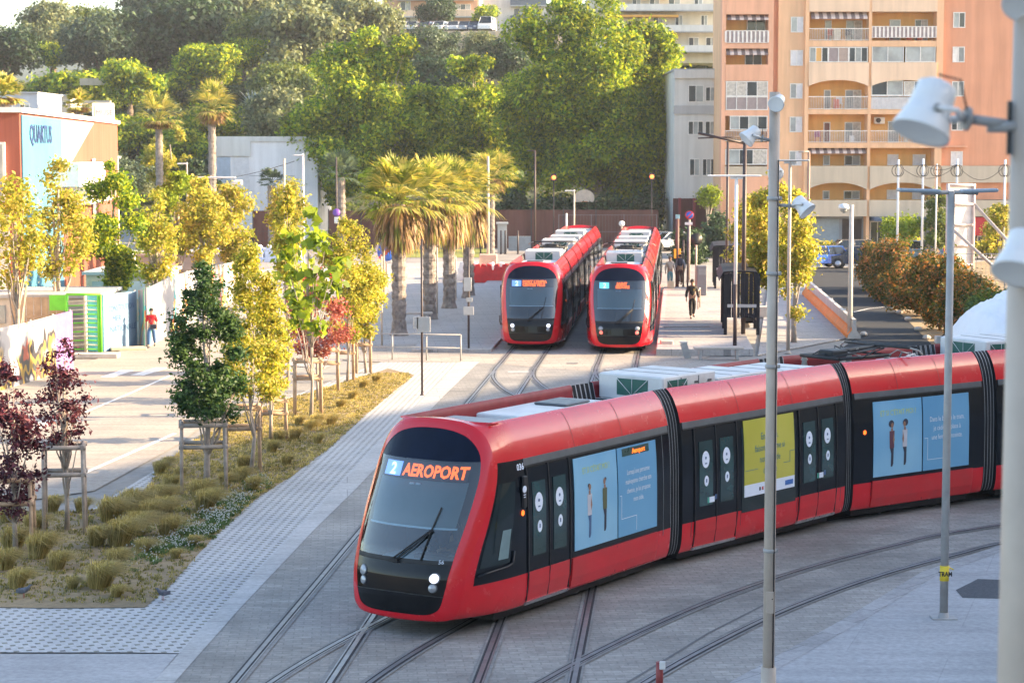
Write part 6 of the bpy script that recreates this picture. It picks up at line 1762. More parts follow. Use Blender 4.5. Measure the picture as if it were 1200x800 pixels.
post(773, 812, 775, 9, mat('bollard_red', (.25,.04,.04), .5), 'short dark red marker post with a white top at the bottom edge', [(778, 7, 10, S_PW, 3)], name='marker_post', cat='post')
# traffic signs
def disc_sign(px, base, cy, r_px, label, ring, face, slash=None, w_=3, name='traffic_sign', Y=None):
    t, H, r = mast(px, base, cy-r_px*.6, w_, label, name, 'sign', None, S_GREY, Y=Y, taper=.95); Y = t.location.y; k = Y/F; z = at(0, cy, Y).z; M = Matrix.Translation((0,-.08,z)) @ Matrix.Rotation(PI/2, 4, 'X')
    mb = MB(); mb.lathe([(0,0),(r_px*k,0),(r_px*k,.03),(0,.03)], ring, 24, M); mb.lathe([(0,.031),(r_px*k*.78,.031),(r_px*k*.78,.036),(0,.036)], face, 24, M)
    if slash: mb.cbox((0,-.125,z), (r_px*k*1.6,.012,r_px*k*.28), slash, M=Matrix.Translation((0,0,z)) @ Matrix.Rotation(-.78,4,'Y') @ Matrix.Translation((0,0,-z)))
    mb.build('sign_face', t); return t
disc_sign(808, 330, 252, 5.2, 'round red and blue no-parking sign on a grey post', S_RED, S_BLUE, S_RED, 2.6); disc_sign(453, 330, 295, 14, 'large blue disc sign with a red slash behind the palms', S_PW, S_BLUE, S_RED, 3); disc_sign(816, 345, 280, 7, 'round sign seen from its dark back beside the shelter', S_BLK, S_BLK, None, 2.4); disc_sign(729, 296, 262, 3.5, 'small round white sign between the parked trams', S_PW, S_PW, None, 1.8)
post(806, 330, 262, 2, S_BRN, 'dark slim post beside the no-parking sign', [(262, 9, 3.2, S_PW, 1)])
t = post(794, 338, 256, 4.2, mat('signal_brown', (.12,.06,.05), .6), 'pedestrian signal with an orange box on its post', [(297, 8, 11, mat('box_orange', (.75,.30,.03), .5, emit=(1,.3,.02), estr=.25), 0), (254, 5, 5, mat('panel_cyan', (.25,.5,.55), .5), 0)], name='pedestrian_signal', cat='signal')
for i, (px, b) in enumerate(((801, 336), (806, 345))): post(px, b, 281+i, 2.2, S_BRN, ['left','right'][i]+' one of the two slim dark posts by the pedestrian signal', name='bollard', cat='bollard')
# red traffic lights in the shade of the planes
for px, py, lab in ((649, 208, 'left hanging lamp glowing orange under the plane trees'), (764, 207, 'right hanging lamp glowing orange under the plane trees')):
    Y = 172; q = at(px, py, Y); t = thing('signal_lamp', (q.x, Y, 0), 0, lab, 'signal'); mb = MB(); mb.tube([(0,0,0),(0,0,q.z-.3)], .05, S_BRN, 6); mb.build('pole', t); mb = MB(); mb.cbox((0,0,q.z), (.42,.3,.6), S_BLK, bev=.04); h_ = mb.build('head', t); mb = MB(); mb.lathe([(0,0),(.17,0),(.14,.05),(0,.07)], mat('signal_glow', (.9,.2,.05), .5, emit=(1,.16,.03), estr=1.3), 12, Matrix.Translation((0,-.16,q.z)) @ Matrix.Rotation(PI/2,4,'X')); mb.build('lens', h_)
# basketball hoop
Y = 179; q = at(685, 232, Y); t = thing('basketball_hoop', (q.x, Y, 0), 0, 'basketball hoop with a pale fan-shaped board under the planes', 'basketball hoop')
mb = MB(); mb.tube([(.3,.5,0),(.3,.5,q.z-.5),(0,.1,q.z)], .08, S_BRN, 8); mb.build('pole', t); mb = MB(); n = 12; P_ = [(.85*math.cos(a), q.z+.7*math.sin(a)) for a in np.linspace(-.5, PI+.5, n)]
mb.add([(a, 0, b) for a, b in P_]+[(a, .05, b) for a, b in P_], [tuple(range(n-1,-1,-1)), tuple(range(n, 2*n))]+[(i, (i+1) % n, n+(i+1) % n, n+i) for i in range(n)], mat('board_cream', (.66,.52,.40), .6)); mb.build('backboard', t); mb = MB(); mb.tube([(.24*math.cos(a), -.3+.24*math.sin(a), q.z-.3) for a in np.linspace(0, 2*PI, 13)], .02, S_ORG, 5, False); mb.build('rim', t)
# ---- shelter on the right platform
def shelter():
    a = gp(850, 392, .28); b = gp(887, 400, .28); Y0 = a.y; t = thing('tram_shelter', (a.x, Y0, .28), -TDIR, 'dark grey tram shelter with slatted back on the right platform', 'shelter')
    w_ = 1.35; L_ = 6.5; h_ = 2.55; D = mat('shelter_dark', (.022,.022,.026), .6, .0, var=.2, spec=.2)
    for y in (0, L_/2, L_):
        for x in (0, w_): mb = MB(); mb.box(x-.07, x+.07, y-.09, y+.09, 0, h_, D); mb.build('post', t)
    for y0 in (0, L_/2):   # curved canopy segments
        mb = MB(); n = 10; vs = []
        for i in range(n+1):
            an = PI*.5*i/n; x = w_+.12-(w_+.3)*math.sin(an)*0 - (w_+.4)*(i/n); z = (h_+.13*max(0, math.cos(PI*(i/n-.5)))**.4) if 0 < i < n else h_-.25
            vs += [(x, y0, z), (x, y0+L_/2-.02, z), (x, y0, z-.07), (x, y0+L_/2-.02, z-.07)]
        fs = []
        for i in range(n): k = 4*i; fs += [(k, k+4, k+5, k+1), (k+2, k+3, k+7, k+6), (k, k+2, k+6, k+4), (k+1, k+5, k+7, k+3)]
        mb.add(vs, fs, D); mb.build('canopy', t)
    for i in range(3): mb = MB(); mb.box(w_-.03, w_+.03, .12+i*2.1, 2.0+i*2.1, .5, 2.4, mat('shelter_glass', (.03,.035,.045), .1, coat=.5)); mb.build('back_panel', t)
    mb = MB()
    for k in range(7): mb.box(.07+k*.18, .235+k*.18, -.04, -.01, .72, h_+.02, D)
    mb.build('end_slats', t); mb = MB(); mb.box(.05, w_-.05, -.085, -.055, 1.15, 1.28, S_PLT); mb.build('cross_rail', t)
    mb = MB(); mb.box(.75, 1.2, .8, 5.6, .42, .48, D); mb.box(.8, .86, .9, 1.0, 0, .42, D); mb.box(.8, .86, 5.3, 5.4, 0, .42, D); mb.build('bench', t)
    # second, more distant shelter
    c = copy_tree(t); q = gp(838, 338, .28); c.location = (q.x, q.y, .28); c['label'] = 'far tram shelter further along the right platform'; c.scale = (.9, .9, .9)
shelter()
for px, base, w_, h_, lab, m in ((822, 381, 6, 20, 'grey ticket machine beside the shelter end', S_PLT), ):
    q = gp(px, 346, .28); t = thing('ticket_machine', q, 0, lab, 'ticket machine'); mb = MB(); mb.cbox((0,0,.8), (.55,.45,1.6), mat('machine_grey', (.20,.21,.22), .4), bev=.04); mb.build('body', t); mb = MB(); mb.cbox((0,-.235,1.25), (.35,.02,.3), B_GLSL, bev=.005); mb.build('screen', t)
mb = MB(); q = gp(818, 362, .28); mb.tube([(0,0,0),(0,0,.85),(.1,.5,.95),(.2,1.2,.95),(.2,1.3,.0)], .035, S_GREY, 8); o = mb.build('handrail', None, q); tag(o, 'grey bent handrail at the shelter', 'handrail')
# stone bench, blocks at the platform head
def block(px, py, z, w_, d_, h_, m, label, name='stone_block', rz=0): q = gp(px, py, z); mb = MB(); mb.cbox((0,0,h_/2), (w_, d_, h_), m, bev=.02); o = mb.build(name, None, q, (0,0,rz)); tag(o, label, 'block'); return o
block(781, 411, 0, .5, .5, .42, S_CON, 'small pale stone block right of the right parked tram'); block(898, 371, .05, .9, .6, .5, S_CON, 'pale stone cube on the footpath left of the mast')
q = gp(806, 420); t = thing('tilted_bollard', q, 0, 'grey leaning metal bollard at the platform head', 'bollard'); mb = MB(); mb.prism([(-.13,-.08),(.13,-.08),(.13,.08),(-.13,.08)], 0, .62, S_GRN, Matrix.Rotation(-.28,4,'Y')); mb.build('body', t); mb = MB(); mb.cbox((-.17,0,.63), (.3,.2,.05), S_PLT, M=Matrix.Rotation(0,4,'Y')); mb.build('cap', t)
def bench(px, py, label):
    q = gp(px, py, .0); t = thing('bench', q, 0, label, 'bench'); mb = MB(); mb.cbox((0,0,.44), (1.9,.5,.09), mat('bench_slab', (.45,.40,.36), .7), bev=.02); mb.build('seat', t)
    for x in (-.7, .7): mb = MB(); mb.cbox((x,0,.2), (.12,.4,.39), S_GRN, bev=.01); mb.build('leg', t)
bench(842, 421, 'low stone bench at the head of the right platform'); bench(483, 378, 'low bench under the nearest palm')
# railing at left of the crossing
def railing_(x0, x1, base, label):
    a, b = gp(x0, base), gp(x1, base+2); t = thing('guard_rail', a, 0, label, 'railing'); d = b-a
    for i in range(4): mb = MB(); p = d*i/3; mb.tube([p, p+Vector((0,0,1.0))], .03, S_GRN, 8); mb.build('post', t)
    for z in (.5, 1.0): mb = MB(); mb.tube([Vector((0,0,z)), d+Vector((0,0,z))], .022, S_GRN, 8); mb.build('rail', t)
railing_(420, 540, 421, 'thin steel guard rail at the left end of the crossing')
# orange and white concrete barrier row
for i in range(8):
    px0, py0 = 1001, 397; px1, py1 = 946, 345
    a = gp(px0, py0, .05); b = gp(px1, py1, .05); p = a.lerp(b, (i+.5)/8); d = b-a; rz = math.atan2(d.y, d.x); L_ = d.length/8
    t = thing('barrier_block', (p.x, p.y, .05), rz, 'orange-faced concrete lane barrier, number %d' % i, 'barrier', 'orange-faced concrete barriers along the lane')
    t['label'] = ['nearest orange-faced concrete barrier, by the camera post','second nearest orange-faced concrete barrier','third nearest orange-faced concrete barrier','fourth orange-faced concrete barrier, mid row','fifth orange-faced concrete barrier, mid row','third farthest orange-faced concrete barrier','second farthest orange-faced concrete barrier','farthest orange-faced concrete barrier, by the tree'][i]
    pr = [(-.28,0),(.28,0),(.26,.15),(.10,.35),(.08,.82),(-.08,.82),(-.10,.35),(-.26,.15)]
    vs = [(x, y, z) for x in (-L_/2+.02, L_/2-.02) for y, z in pr]; n = 8
    mb = MB(); mb.add(vs, [tuple(range(n)), tuple(range(2*n-1, n-1, -1))]+[(k, n+k, n+(k+1) % n, (k+1) % n) for k in range(n)], S_CON); mb.build('body', t)
    pr2 = [(.285,.02),(.265,.155),(.105,.355),(.102,.40),(.100,.46)]; mb = MB(); vs = [(x, y+.006, z) for x in (-L_/2+.03, L_/2-.03) for y, z in pr2]; mb.add(vs, [(k, 5+k, 6+k, k+1) for k in range(4)], S_ORG if True else S_CON); mb.build('painted_face', t)
    if i % 2: mb = MB(); mb.box(-.15, .15, -.10, .10, .821, .86, S_PW); mb.build('cap', t)
# red and white water barriers
def wb(px, base, col, label, s=1.0, group='red and white plastic barriers'):
    q = gp(px, base); mb = MB(); prof = [(-.6,0),(.6,0),(.6,.25),(.52,.3),(.55,.62),(.45,.68),(.42,.95),(.2,1.0),(.15,.82),(-.15,.82),(-.2,1.0),(-.42,.95),(-.45,.68),(-.55,.62),(-.52,.3),(-.6,.25)]
    M = Matrix.Rotation(PI/2, 4, 'X'); mb.prism(prof, -.22*s, .22*s, col, M @ Matrix.Scale(s, 4)); o = mb.build('plastic_barrier', None, q, (0,0,random.uniform(-.2,.2)), bevel=.03); tag(o, label, 'barrier', group)
for i, px in enumerate((560, 566.5, 589, 598)): wb(px, 331, S_RED, ['red plastic barrier left of the pale pole block','red plastic barrier touching the pale pole block','red plastic barrier right of the pale pole block','red plastic barrier nearest the left parked tram'][i], 1.15)
for i, px in enumerate((552, 582, 548)): wb(px, 329-i, S_PW, 'white plastic barrier in the row behind the left parked tram', 1.1)
for i in range(9): wb(356+9*i+random.uniform(-1,1), 335-i*.8, (S_RED, S_PW, S_PW)[i % 3], ('red' if i % 3 == 0 else 'white')+' plastic barrier in the row behind the golden trees', 1.05)
for i in range(12): wb(222+11*i, 306+(i % 2), (S_PW, mat('barrier_bluewhite', (.45,.55,.75), .5))[i % 2], ('white' if i % 2 == 0 else 'pale blue')+' plastic barrier in the far row at left', 1.2, 'pale plastic barriers at left')
# hoardings on the left with painted patterns
def m_graffiti(name, cols, scale):
    m, nt, bs = nodes(name); v = coords(nt, (1, 1, .7)); n = noise(nt, v, scale, 2, .5); n2 = noise(nt, coords(nt, (1,1,1), 1.0), scale*.6, 3, .6)
    st = [(0, (.37,.37,.39)), (.46, (.37,.37,.39))]; k = .47
    for c in cols: st += [(k, c), (k+.03, c)]; k += .035
    st.append((min(1, k+.01), (.37,.37,.39))); 
    a = ramp(nt, n, st); nt.links.new(mixc(nt, ramp(nt, n2, [(.42, 0.), (.5, 1.)]), (.37,.37,.39), a), bs.inputs['Base Color']); bs.inputs['Roughness'].default_value = .6; return m
GR1 = m_graffiti('hoarding_graffiti', [(.03,.03,.04), (.30,.20,.04), (.05,.05,.05), (.30,.08,.05)], .7); GR2 = m_graffiti('hoarding_painted', [(.05,.35,.4), (.55,.16,.06), (.5,.5,.1), (.6,.10,.08)], .6)
H_W = mat('hoarding_white', (.36,.365,.385), .5, var=.05); H_B = mat('hoarding_bluish', (.17,.27,.39), .5, var=.08)
def hoarding(pts, tops, m, label, parts=(), n=1):
    """pts: ground pixels, tops: matching top rows"""
    g = [gp(*p) for p in pts]; zs = [at(p[0], tp, q.y).z for p, tp, q in zip(pts, tops, g)]
    t = thing('hoarding', g[0], 0, label, 'hoarding', 'white site hoardings along the left road')
    for i in range(len(g)-1):
        a, b = g[i]-g[0], g[i+1]-g[0]; d = (b-a).normalized(); nrm = Vector((d.y, -d.x, 0))*.06
        mm = m[i % len(m)]
        mb = MB(); mb.add([a, b, b+Vector((0,0,zs[i+1])), a+Vector((0,0,zs[i])), a-nrm, b-nrm, b-nrm+Vector((0,0,zs[i+1])), a-nrm+Vector((0,0,zs[i]))], [(0,1,2,3),(7,6,5,4),(0,4,5,1),(3,2,6,7),(0,3,7,4),(1,5,6,2)], mm); mb.build('panel', t)
        mb = MB(); mb.tube([b-nrm*1.6, b-nrm*1.6+Vector((0,0,zs[i+1]+.05))], .04, S_GRN, 6); mb.build('post', t)
    return t, g, zs
VIO = mat('hoarding_violet', (.24,.14,.36), .5, var=.15)
hoarding([(-50,478),(0,458),(40,446),(66,438),(86,432)], [402,385,376,369,364], [H_W, GR1, GR1, VIO], 'nearest hoarding with dark graffiti and a violet panel')
t, g, zs = hoarding([(122,412),(161,404)], [345,341], [H_B], 'pale blue hoarding printed with faint blue lettering')
mb = MB(); d = (g[1]-g[0]); L_ = d.length; d.normalize()
for i, (s_, x0) in enumerate((('CONSTITUTION', .2), ('= MER', .2), ('NATIONALE', .35))):
    vs, fs = text_mesh(s_, .42); sc = L_*.78/max(v[0] for v in vs)*(1 if i != 1 else .5); mb.add([d*(L_*.13+v[0]*sc+(x0-.2)*1)+Vector((d.y,-d.x,0))*.01+Vector((0,0,1.55-.42*i+v[1]*.8)) for v in vs], fs, mat('letters_soft', (.04,.11,.24), .6))
mb.build('lettering', t)
hoarding([(163,404),(170,406),(178,405)], [340,338,336], [GR2, mat('hoarding_green', (.10,.42,.25), .5)], 'curved end hoarding with a green stripe behind the walking man')
hoarding([(178,404),(200,393),(222,382),(245,368),(275,352)], [336,325,318,312,307], [H_W, GR2, H_W, GR2], 'long white hoarding with orange and red painting, running behind the dark green tree')
hoarding([(236,345),(262,342),(290,340)], [316,312,311], [GR2, H_W], 'white and red painted hoarding seen between the young trees')
# wooden fence panels
def boards(px0, px1, base, top, m, label):
    a, b = gp(px0, base), gp(px1, base); z = at(px0, top, a.y).z; t = thing('board_fence', a, 0, label, 'fence'); n = int((b.x-a.x)/.3); mb = MB()
    for i in range(n): mb.box(i*.3+.01, i*.3+.28, 0, .03, .05, z, m)
    mb.build('boards', t); mb = MB(); mb.box(0, b.x-a.x, -.05, -.002, z*.62, z*.62+.1, m); mb.box(0, b.x-a.x, -.05, -.002, z*.2, z*.2+.1, m); mb.build('rails', t)
boards(14, 78, 412, 348, mat('fence_wood', (.45,.32,.21), .8, var=.25), 'brown board fence left of the green turnstile'); boards(150, 245, 352, 316, mat('fence_taupe', (.36,.32,.27), .8, var=.2), 'taupe board fence behind the curved hoarding'); boards(205, 300, 322, 296, mat('fence_tan', (.45,.34,.25), .8, var=.2), 'tan board fence under the golden street trees')
# green turnstile gate
def gate():
    a = gp(79, 414); b = gp(121, 413); w_ = b.x-a.x; h_ = at(80, 345, a.y).z; t = thing('turnstile_gate', a, 0, 'full-height site turnstile with a bright green frame', 'gate'); G_ = mat('gate_green', (.16,.62,.04), .5); W_ = mat('gate_white', (.62,.58,.48), .5)
    for x, m in ((0, G_), (w_*.93, G_), (w_, G_)):
        mb = MB(); mb.tube([(x,0,0),(x,0,h_)], .05, m, 8); mb.build('post', t)
    mb = MB(); mb.tube([(0,0,h_),(w_,0,h_)], .05, G_, 8); mb.build('top_bar', t)
    mb = MB(); mb.tube([(w_*.5,.3,0),(w_*.5,.3,h_)], .07, W_, 8); mb.build('rotor_post', t)
    for i in range(12): z = .15+i*(h_-.25)/12; mb = MB(); mb.tube([(w_*.02,0,z),(w_*.5,.3,z),(w_*.95,0,z)], .028, W_ if i % 2 else G_, 6); mb.build('rotor_bar', t)
    mb = MB(); mb.cbox((w_*.72,.7,h_*.5), (.5,.5,h_*.98), mat('booth_blue', (.10,.42,.55), .5), bev=.04); mb.build('side_post', t)
    mb = MB(); mb.box(-w_*.55, 0, .3, .35, h_-.65, h_-.05, G_); mb.build('mesh_panel', t)
gate()
block(112, 419, 0, 1.8, .6, .18, S_CON, 'pale kerb slab in front of the green turnstile', 'kerb_block'); block(150, 410, 0, 1.4, .7, .12, mat('sand', (.45,.38,.28), .9), 'flat sand-coloured slab below the printed hoarding', 'kerb_block', .3)
# white sheet over a heap
def heap():
    Y = 66; a, b = at(1096, 408, Y), at(1285, 343, Y); n = 44; m_ = 26; w_ = (b.x-a.x); vs = []; r = random.Random(4)
    cx = (a.x+b.x)/2; ground_z = 0
    for j in range(m_+1):
        for i in range(n+1):
            u, v = i/n*2-1, j/m_*2-1; rr = min(1, math.sqrt(u*u+v*v)); hgt = max(0, 1-rr**1.9)**.62
            z = hgt*(b.z)*(1.0+.04*math.sin(u*9+v*3))+.10*math.sin(u*17+v*6+math.sin(v*5))*hgt**.5*.6+.05*math.sin(u*41+v*19)*min(1,hgt*3)
            vs.append((u*w_/2*1.02, v*5.5, max(.02, z)))
    fs = [(j*(n+1)+i, j*(n+1)+i+1, (j+1)*(n+1)+i+1, (j+1)*(n+1)+i) for j in range(m_) for i in range(n)]
    mb = MB(); mb.add(vs, fs, mat('sheet_white', (.74,.75,.78), .55, var=.06, bmp=.5, scale=1), True); o = mb.build('covered_heap', None, (cx, Y, 0)); tag(o, 'heap of material covered by a white plastic sheet at right', 'covered heap')
heap()
block(1103, 402, 0, .5, .4, .3, S_PW, 'small white sack beside the white sheet', 'sack'); block(714, 494-60, 0, .3, .3, .05, S_CON, 'small service plate between the tracks', 'service_plate')
sheet('verge', G((1036,322),(1020,340),(1060,372),(1098,410),(1120,412),(1200,420),(1200,300)), .017, M_soil)
for i, (x, y) in enumerate(((1044,356),(1054,368),(1064,376),(1076,388),(1012,394),(1086,398))): q = gp(x, y); mb = MB(); mb.cbox((0,0,.1), (.35,.28,.2), S_CON, bev=.07); o = mb.build('rubble_stone', None, q, (0,0,i)); tag(o, 'small pale stone at the edge of the dark lane', 'stone', 'stones at the edge of the lane')
block(911, 348, .05, .5, .35, .9, mat('bag_white', (.6,.62,.66), .7), 'white box with dark print standing by the far barrier end', 'switch_box')

# ================================================================== CARS
C_GL = mat('car_glass', (.015,.02,.025), .05, coat=.5); C_TY = mat('tyre', (.02,.02,.02), .8); C_RIM = mat('wheel_rim', (.45,.46,.48), .35, .7); C_RL = mat('rear_light', (.35,.02,.02), .3); C_HL = mat('car_headlamp', (.6,.62,.65), .15, coat=.5); C_PL = mat('plate', (.6,.6,.58), .5)
def paint(name, c): return mat('paint_'+name, c, .25, .1, var=.05, coat=.7)
def car_meshes(kind, pm):
    if kind == 'van': L, Wd, body, top = 4.9, 1.85, [(-2.45,.35),(-2.45,1.0),(-2.42,1.15),(1.55,1.15),(2.25,1.0),(2.42,.8),(2.45,.35)], [(-2.42,1.15),(-2.38,1.95),(-2.2,2.02),(.85,2.02),(1.05,1.95),(1.7,1.15)]
    elif kind == 'estate': L, Wd, body, top = 4.5, 1.76, [(-2.22,.35),(-2.25,.75),(-2.15,.95),(1.05,.95),(1.9,.85),(2.2,.68),(2.25,.35)], [(-2.13,.95),(-1.85,1.42),(-1.6,1.48),(.15,1.48),(.4,1.42),(1.1,.95)]
    else: L, Wd, body, top = 4.1, 1.72, [(-2.0,.35),(-2.05,.75),(-1.98,.95),(1.0,.93),(1.75,.84),(2.0,.68),(2.05,.35)], [(-1.95,.95),(-1.55,1.40),(-1.25,1.47),(.1,1.47),(.35,1.42),(1.05,.93)]
    sub = []
    def loft(poly, wb, wt, z0, z1, m):
        secs = []; n = len(poly)
        for f in (-1, -.86, .86, 1):
            secs += [(x*(.985 if abs(f) == 1 else 1), f*(wb+(wt-wb)*max(0, (z-z0)/(z1-z0)))/1*(.5) if True else 0, z) for x, z in poly]
        fs = [tuple(range(n-1, -1, -1)), tuple(range(3*n, 4*n))]
        for s_ in range(3): fs += [(s_*n+k, s_*n+(k+1) % n, (s_+1)*n+(k+1) % n, (s_+1)*n+k) for k in range(n)]
        return secs, fs
    mb = MB(); v, f = loft(body, Wd, Wd*.96, .35, 1.15, pm); mb.add(v, f, pm)
    # roof and pillars as the painted cage, glass slightly inside
    v, f = loft(top, Wd*.93, Wd*.74, top[0][1], max(z for _, z in top), pm); g = MB(); g.add(v, f, C_GL); 
    zt = max(z for _, z in top); xs = [x for x, z in top if z > zt-.09]; mb.cbox(((min(xs)+max(xs))/2, 0, zt-.005), (max(xs)-min(xs)+.12, Wd*.76, .05), pm, bev=.02)
    for x, z in ((top[0][0], top[0][1]), (top[-1][0], top[-1][1])):
        pass
    for s_ in (-1, 1):
        for (xa, za, xb, zb) in ((top[0][0], top[0][1], top[1][0]+.05, zt-.03), (top[-1][0]-.02, top[-1][1], top[-2][0], zt-.03), ((top[0][0]+top[-1][0])/2, top[0][1], (top[0][0]+top[-1][0])/2, zt-.02)):
            mb.tube([(xa, s_*Wd*.462, za), (xb, s_*Wd*.375, zb)], .04, pm, 6)
        for x in (-L*.31, L*.31):  # dark arches
            mb.lathe([(.0,-.02),(.36,-.02),(.36,.015),(.0,.015)], C_TY, 18, Matrix.Translation((x, s_*(Wd/2-.0), .36)) @ Matrix.Rotation(PI/2, 4, 'X'))
        mb.box(L*.0+.4, .55, s_*Wd*.5, s_*Wd*.5+s_*.12, .92, 1.04, pm)
    if kind == 'van':
        for s_ in (-1, 1): mb.box(-2.3, -.1, s_*Wd*.42, s_*Wd*.455, 1.16, 1.9, pm)
        mb.box(-2.44, -2.36, -.8, .8, 1.16, 1.9, pm)
    sub.append(('window', g.mesh('window')))
    for s_ in (-1, 1):
        for x in (-L*.31, L*.31):
            M = Matrix.Translation((x, s_*(Wd/2-.07), .33)) @ Matrix.Rotation(PI/2, 4, 'X'); w_ = MB(); w_.lathe([(.0,-.1),(.30,-.1),(.33,-.07),(.33,.07),(.30,.1),(.0,.1)], C_TY, 20, M); w_.lathe([(.0,-.112),(.2,-.108),(.21,-.09),(.21,.09),(.2,.108),(.0,.112)], C_RIM, 12, M); sub.append(('wheel', w_.mesh('wheel')))
        h_ = MB(); h_.cbox((L/2-.10, s_*Wd*.36, .72), (.22,.36,.16), C_HL, bev=.04); sub.append(('headlight', h_.mesh('headlight'))); h_ = MB(); h_.cbox((-L/2+.03, s_*Wd*.42, .86), (.12,.2,.28), C_RL, bev=.03); sub.append(('rear_light', h_.mesh('rear_light')))
    p = MB(); p.box(L/2-.02, L/2+.02, -.26, .26, .42, .53, C_PL); sub.append(('number_plate', p.mesh('number_plate')))
    bm_ = MB(); bm_.cbox((0,0,.38), (L*.99, Wd*.98, .16), S_BLK, bev=.05); sub.append(('bumper', bm_.mesh('bumper')))
    return mb.mesh('body'), sub
_cc = {}
def car(kind, colname, c, loc, rz, label, group=None):
    key = (kind, colname)
    if key not in _cc: _cc[key] = car_meshes(kind, paint(colname, c))
    b, sub = _cc[key]; t = thing('parked_car' if kind != 'van' else 'parked_van', loc, rz, label, 'car' if kind != 'van' else 'van', group); o = obj('body', b, t)
    for n_, me in sub: obj(n_, me, t)
    return t
def gl(px, py): return gp(px, py)
def carat(kind, cn, c, px, base, rz, label, group=None): q = gp(px, base); return car(kind, cn, c, q, rz, label, group)
carat('hatch', 'blue', (.02,.14,.55), 958, 314, R(200), 'bright blue hatchback parked left of the dark blue car')
carat('hatch', 'navy', (.015,.03,.07), 1004, 314, R(172), 'dark navy car parked half behind the red-tipped hedge')
carat('estate', 'taupe', (.22,.20,.18), 990, 305, R(185), 'grey-brown car parked behind the dark navy car')
carat('estate', 'silver', (.40,.43,.46), 836, 300, R(180), 'silver estate car crossing behind the shelter'); carat('hatch', 'white', (.6,.62,.64), 785, 294, R(200), 'white car behind the right parked tram'); carat('hatch', 'grey', (.25,.27,.3), 762, 293, R(190), 'grey car behind the right parked tram')
carat('hatch', 'steelblue', (.10,.18,.30), 1070, 306, R(180), 'steel blue car mostly hidden behind the red-tipped hedge'); carat('hatch', 'black', (.02,.02,.022), 830, 318-20, R(160), 'black car beside the silver estate car')
cols = [('grey', (.25,.27,.3)), ('palegrey', (.45,.47,.5)), ('steelblue', (.10,.18,.30)), ('white', (.6,.62,.64)), ('navy', (.015,.03,.07)), ('maroon', (.08,.015,.02))]
lab = ['leftmost car in the hill car park, half behind the grey-green tree','silver-grey car second from the left in the hill car park','pale car third from the left in the hill car park','dark red car under the small tree in the hill car park','pale car right of the small tree in the hill car park','light grey car in the middle of the hill car park','dark grey car left of the white van on the hill','dark car touching the white van on the hill']
for i, (px, ci) in enumerate(((440, 3), (468, 0), (484, 1), (500, 5), (516, 3), (532, 1), (546, 0), (556, 4))):
    q = at(px, 38, 284); car('hatch', *cols[ci], (q.x, 284, 23.3), R(250+6*(i % 3)), lab[i], 'cars in the hill car park')
q = at(571, 38, 283.5); car('van', 'white', (.6,.62,.64), (q.x, 283.5, 23.3), R(262), 'white van parked on the hill above the retaining wall')
for i, px in enumerate((524, 536)): q = at(px, 33, 296); car('hatch', *cols[3-2*i], (q.x, 296, 23.3), R(180), ['white car in the second row of the hill car park','pale grey car in the second row of the hill car park'][i], 'cars in the hill car park')

# ================================================================== PEOPLE
SK = mat('skin', (.42,.25,.17), .55, var=.05); HAIRM = mat('hair_dark', (.02,.015,.012), .7)
def skin_mesh(chains, m, sub=1, name='body'):
    """chains: list of [(x,y,z,r)...]; chains share points by identical coordinates"""
    vs = []; idx = {}; ed = []; rad = []
    for ch in chains:
        prev = None
        for (x, y, z, r) in ch:
            k = (round(x, 4), round(y, 4), round(z, 4))
            if k not in idx: idx[k] = len(vs); vs.append(k); rad.append(r)
            i = idx[k]
            if prev is not None and prev != i: ed.append((prev, i))
            prev = i
    me = bpy.data.meshes.new(name); me.from_pydata(vs, ed, []); o = bpy.data.objects.new(name, me); COL.objects.link(o)
    md = o.modifiers.new('skin', 'SKIN'); md.use_smooth_shade = True
    for i, sv in enumerate(me.skin_vertices[0].data): sv.radius = (rad[i], rad[i]); sv.use_root = (i == 0)
    sd = o.modifiers.new('sub', 'SUBSURF'); sd.levels = sub; sd.render_levels = sub
    dg = bpy.context.evaluated_depsgraph_get(); out = bpy.data.meshes.new_from_object(o.evaluated_get(dg)); bpy.data.objects.remove(o)
    out.materials.clear(); out.materials.append(m)
    for p in out.polygons: p.material_index = 0; p.use_smooth = True
    return out
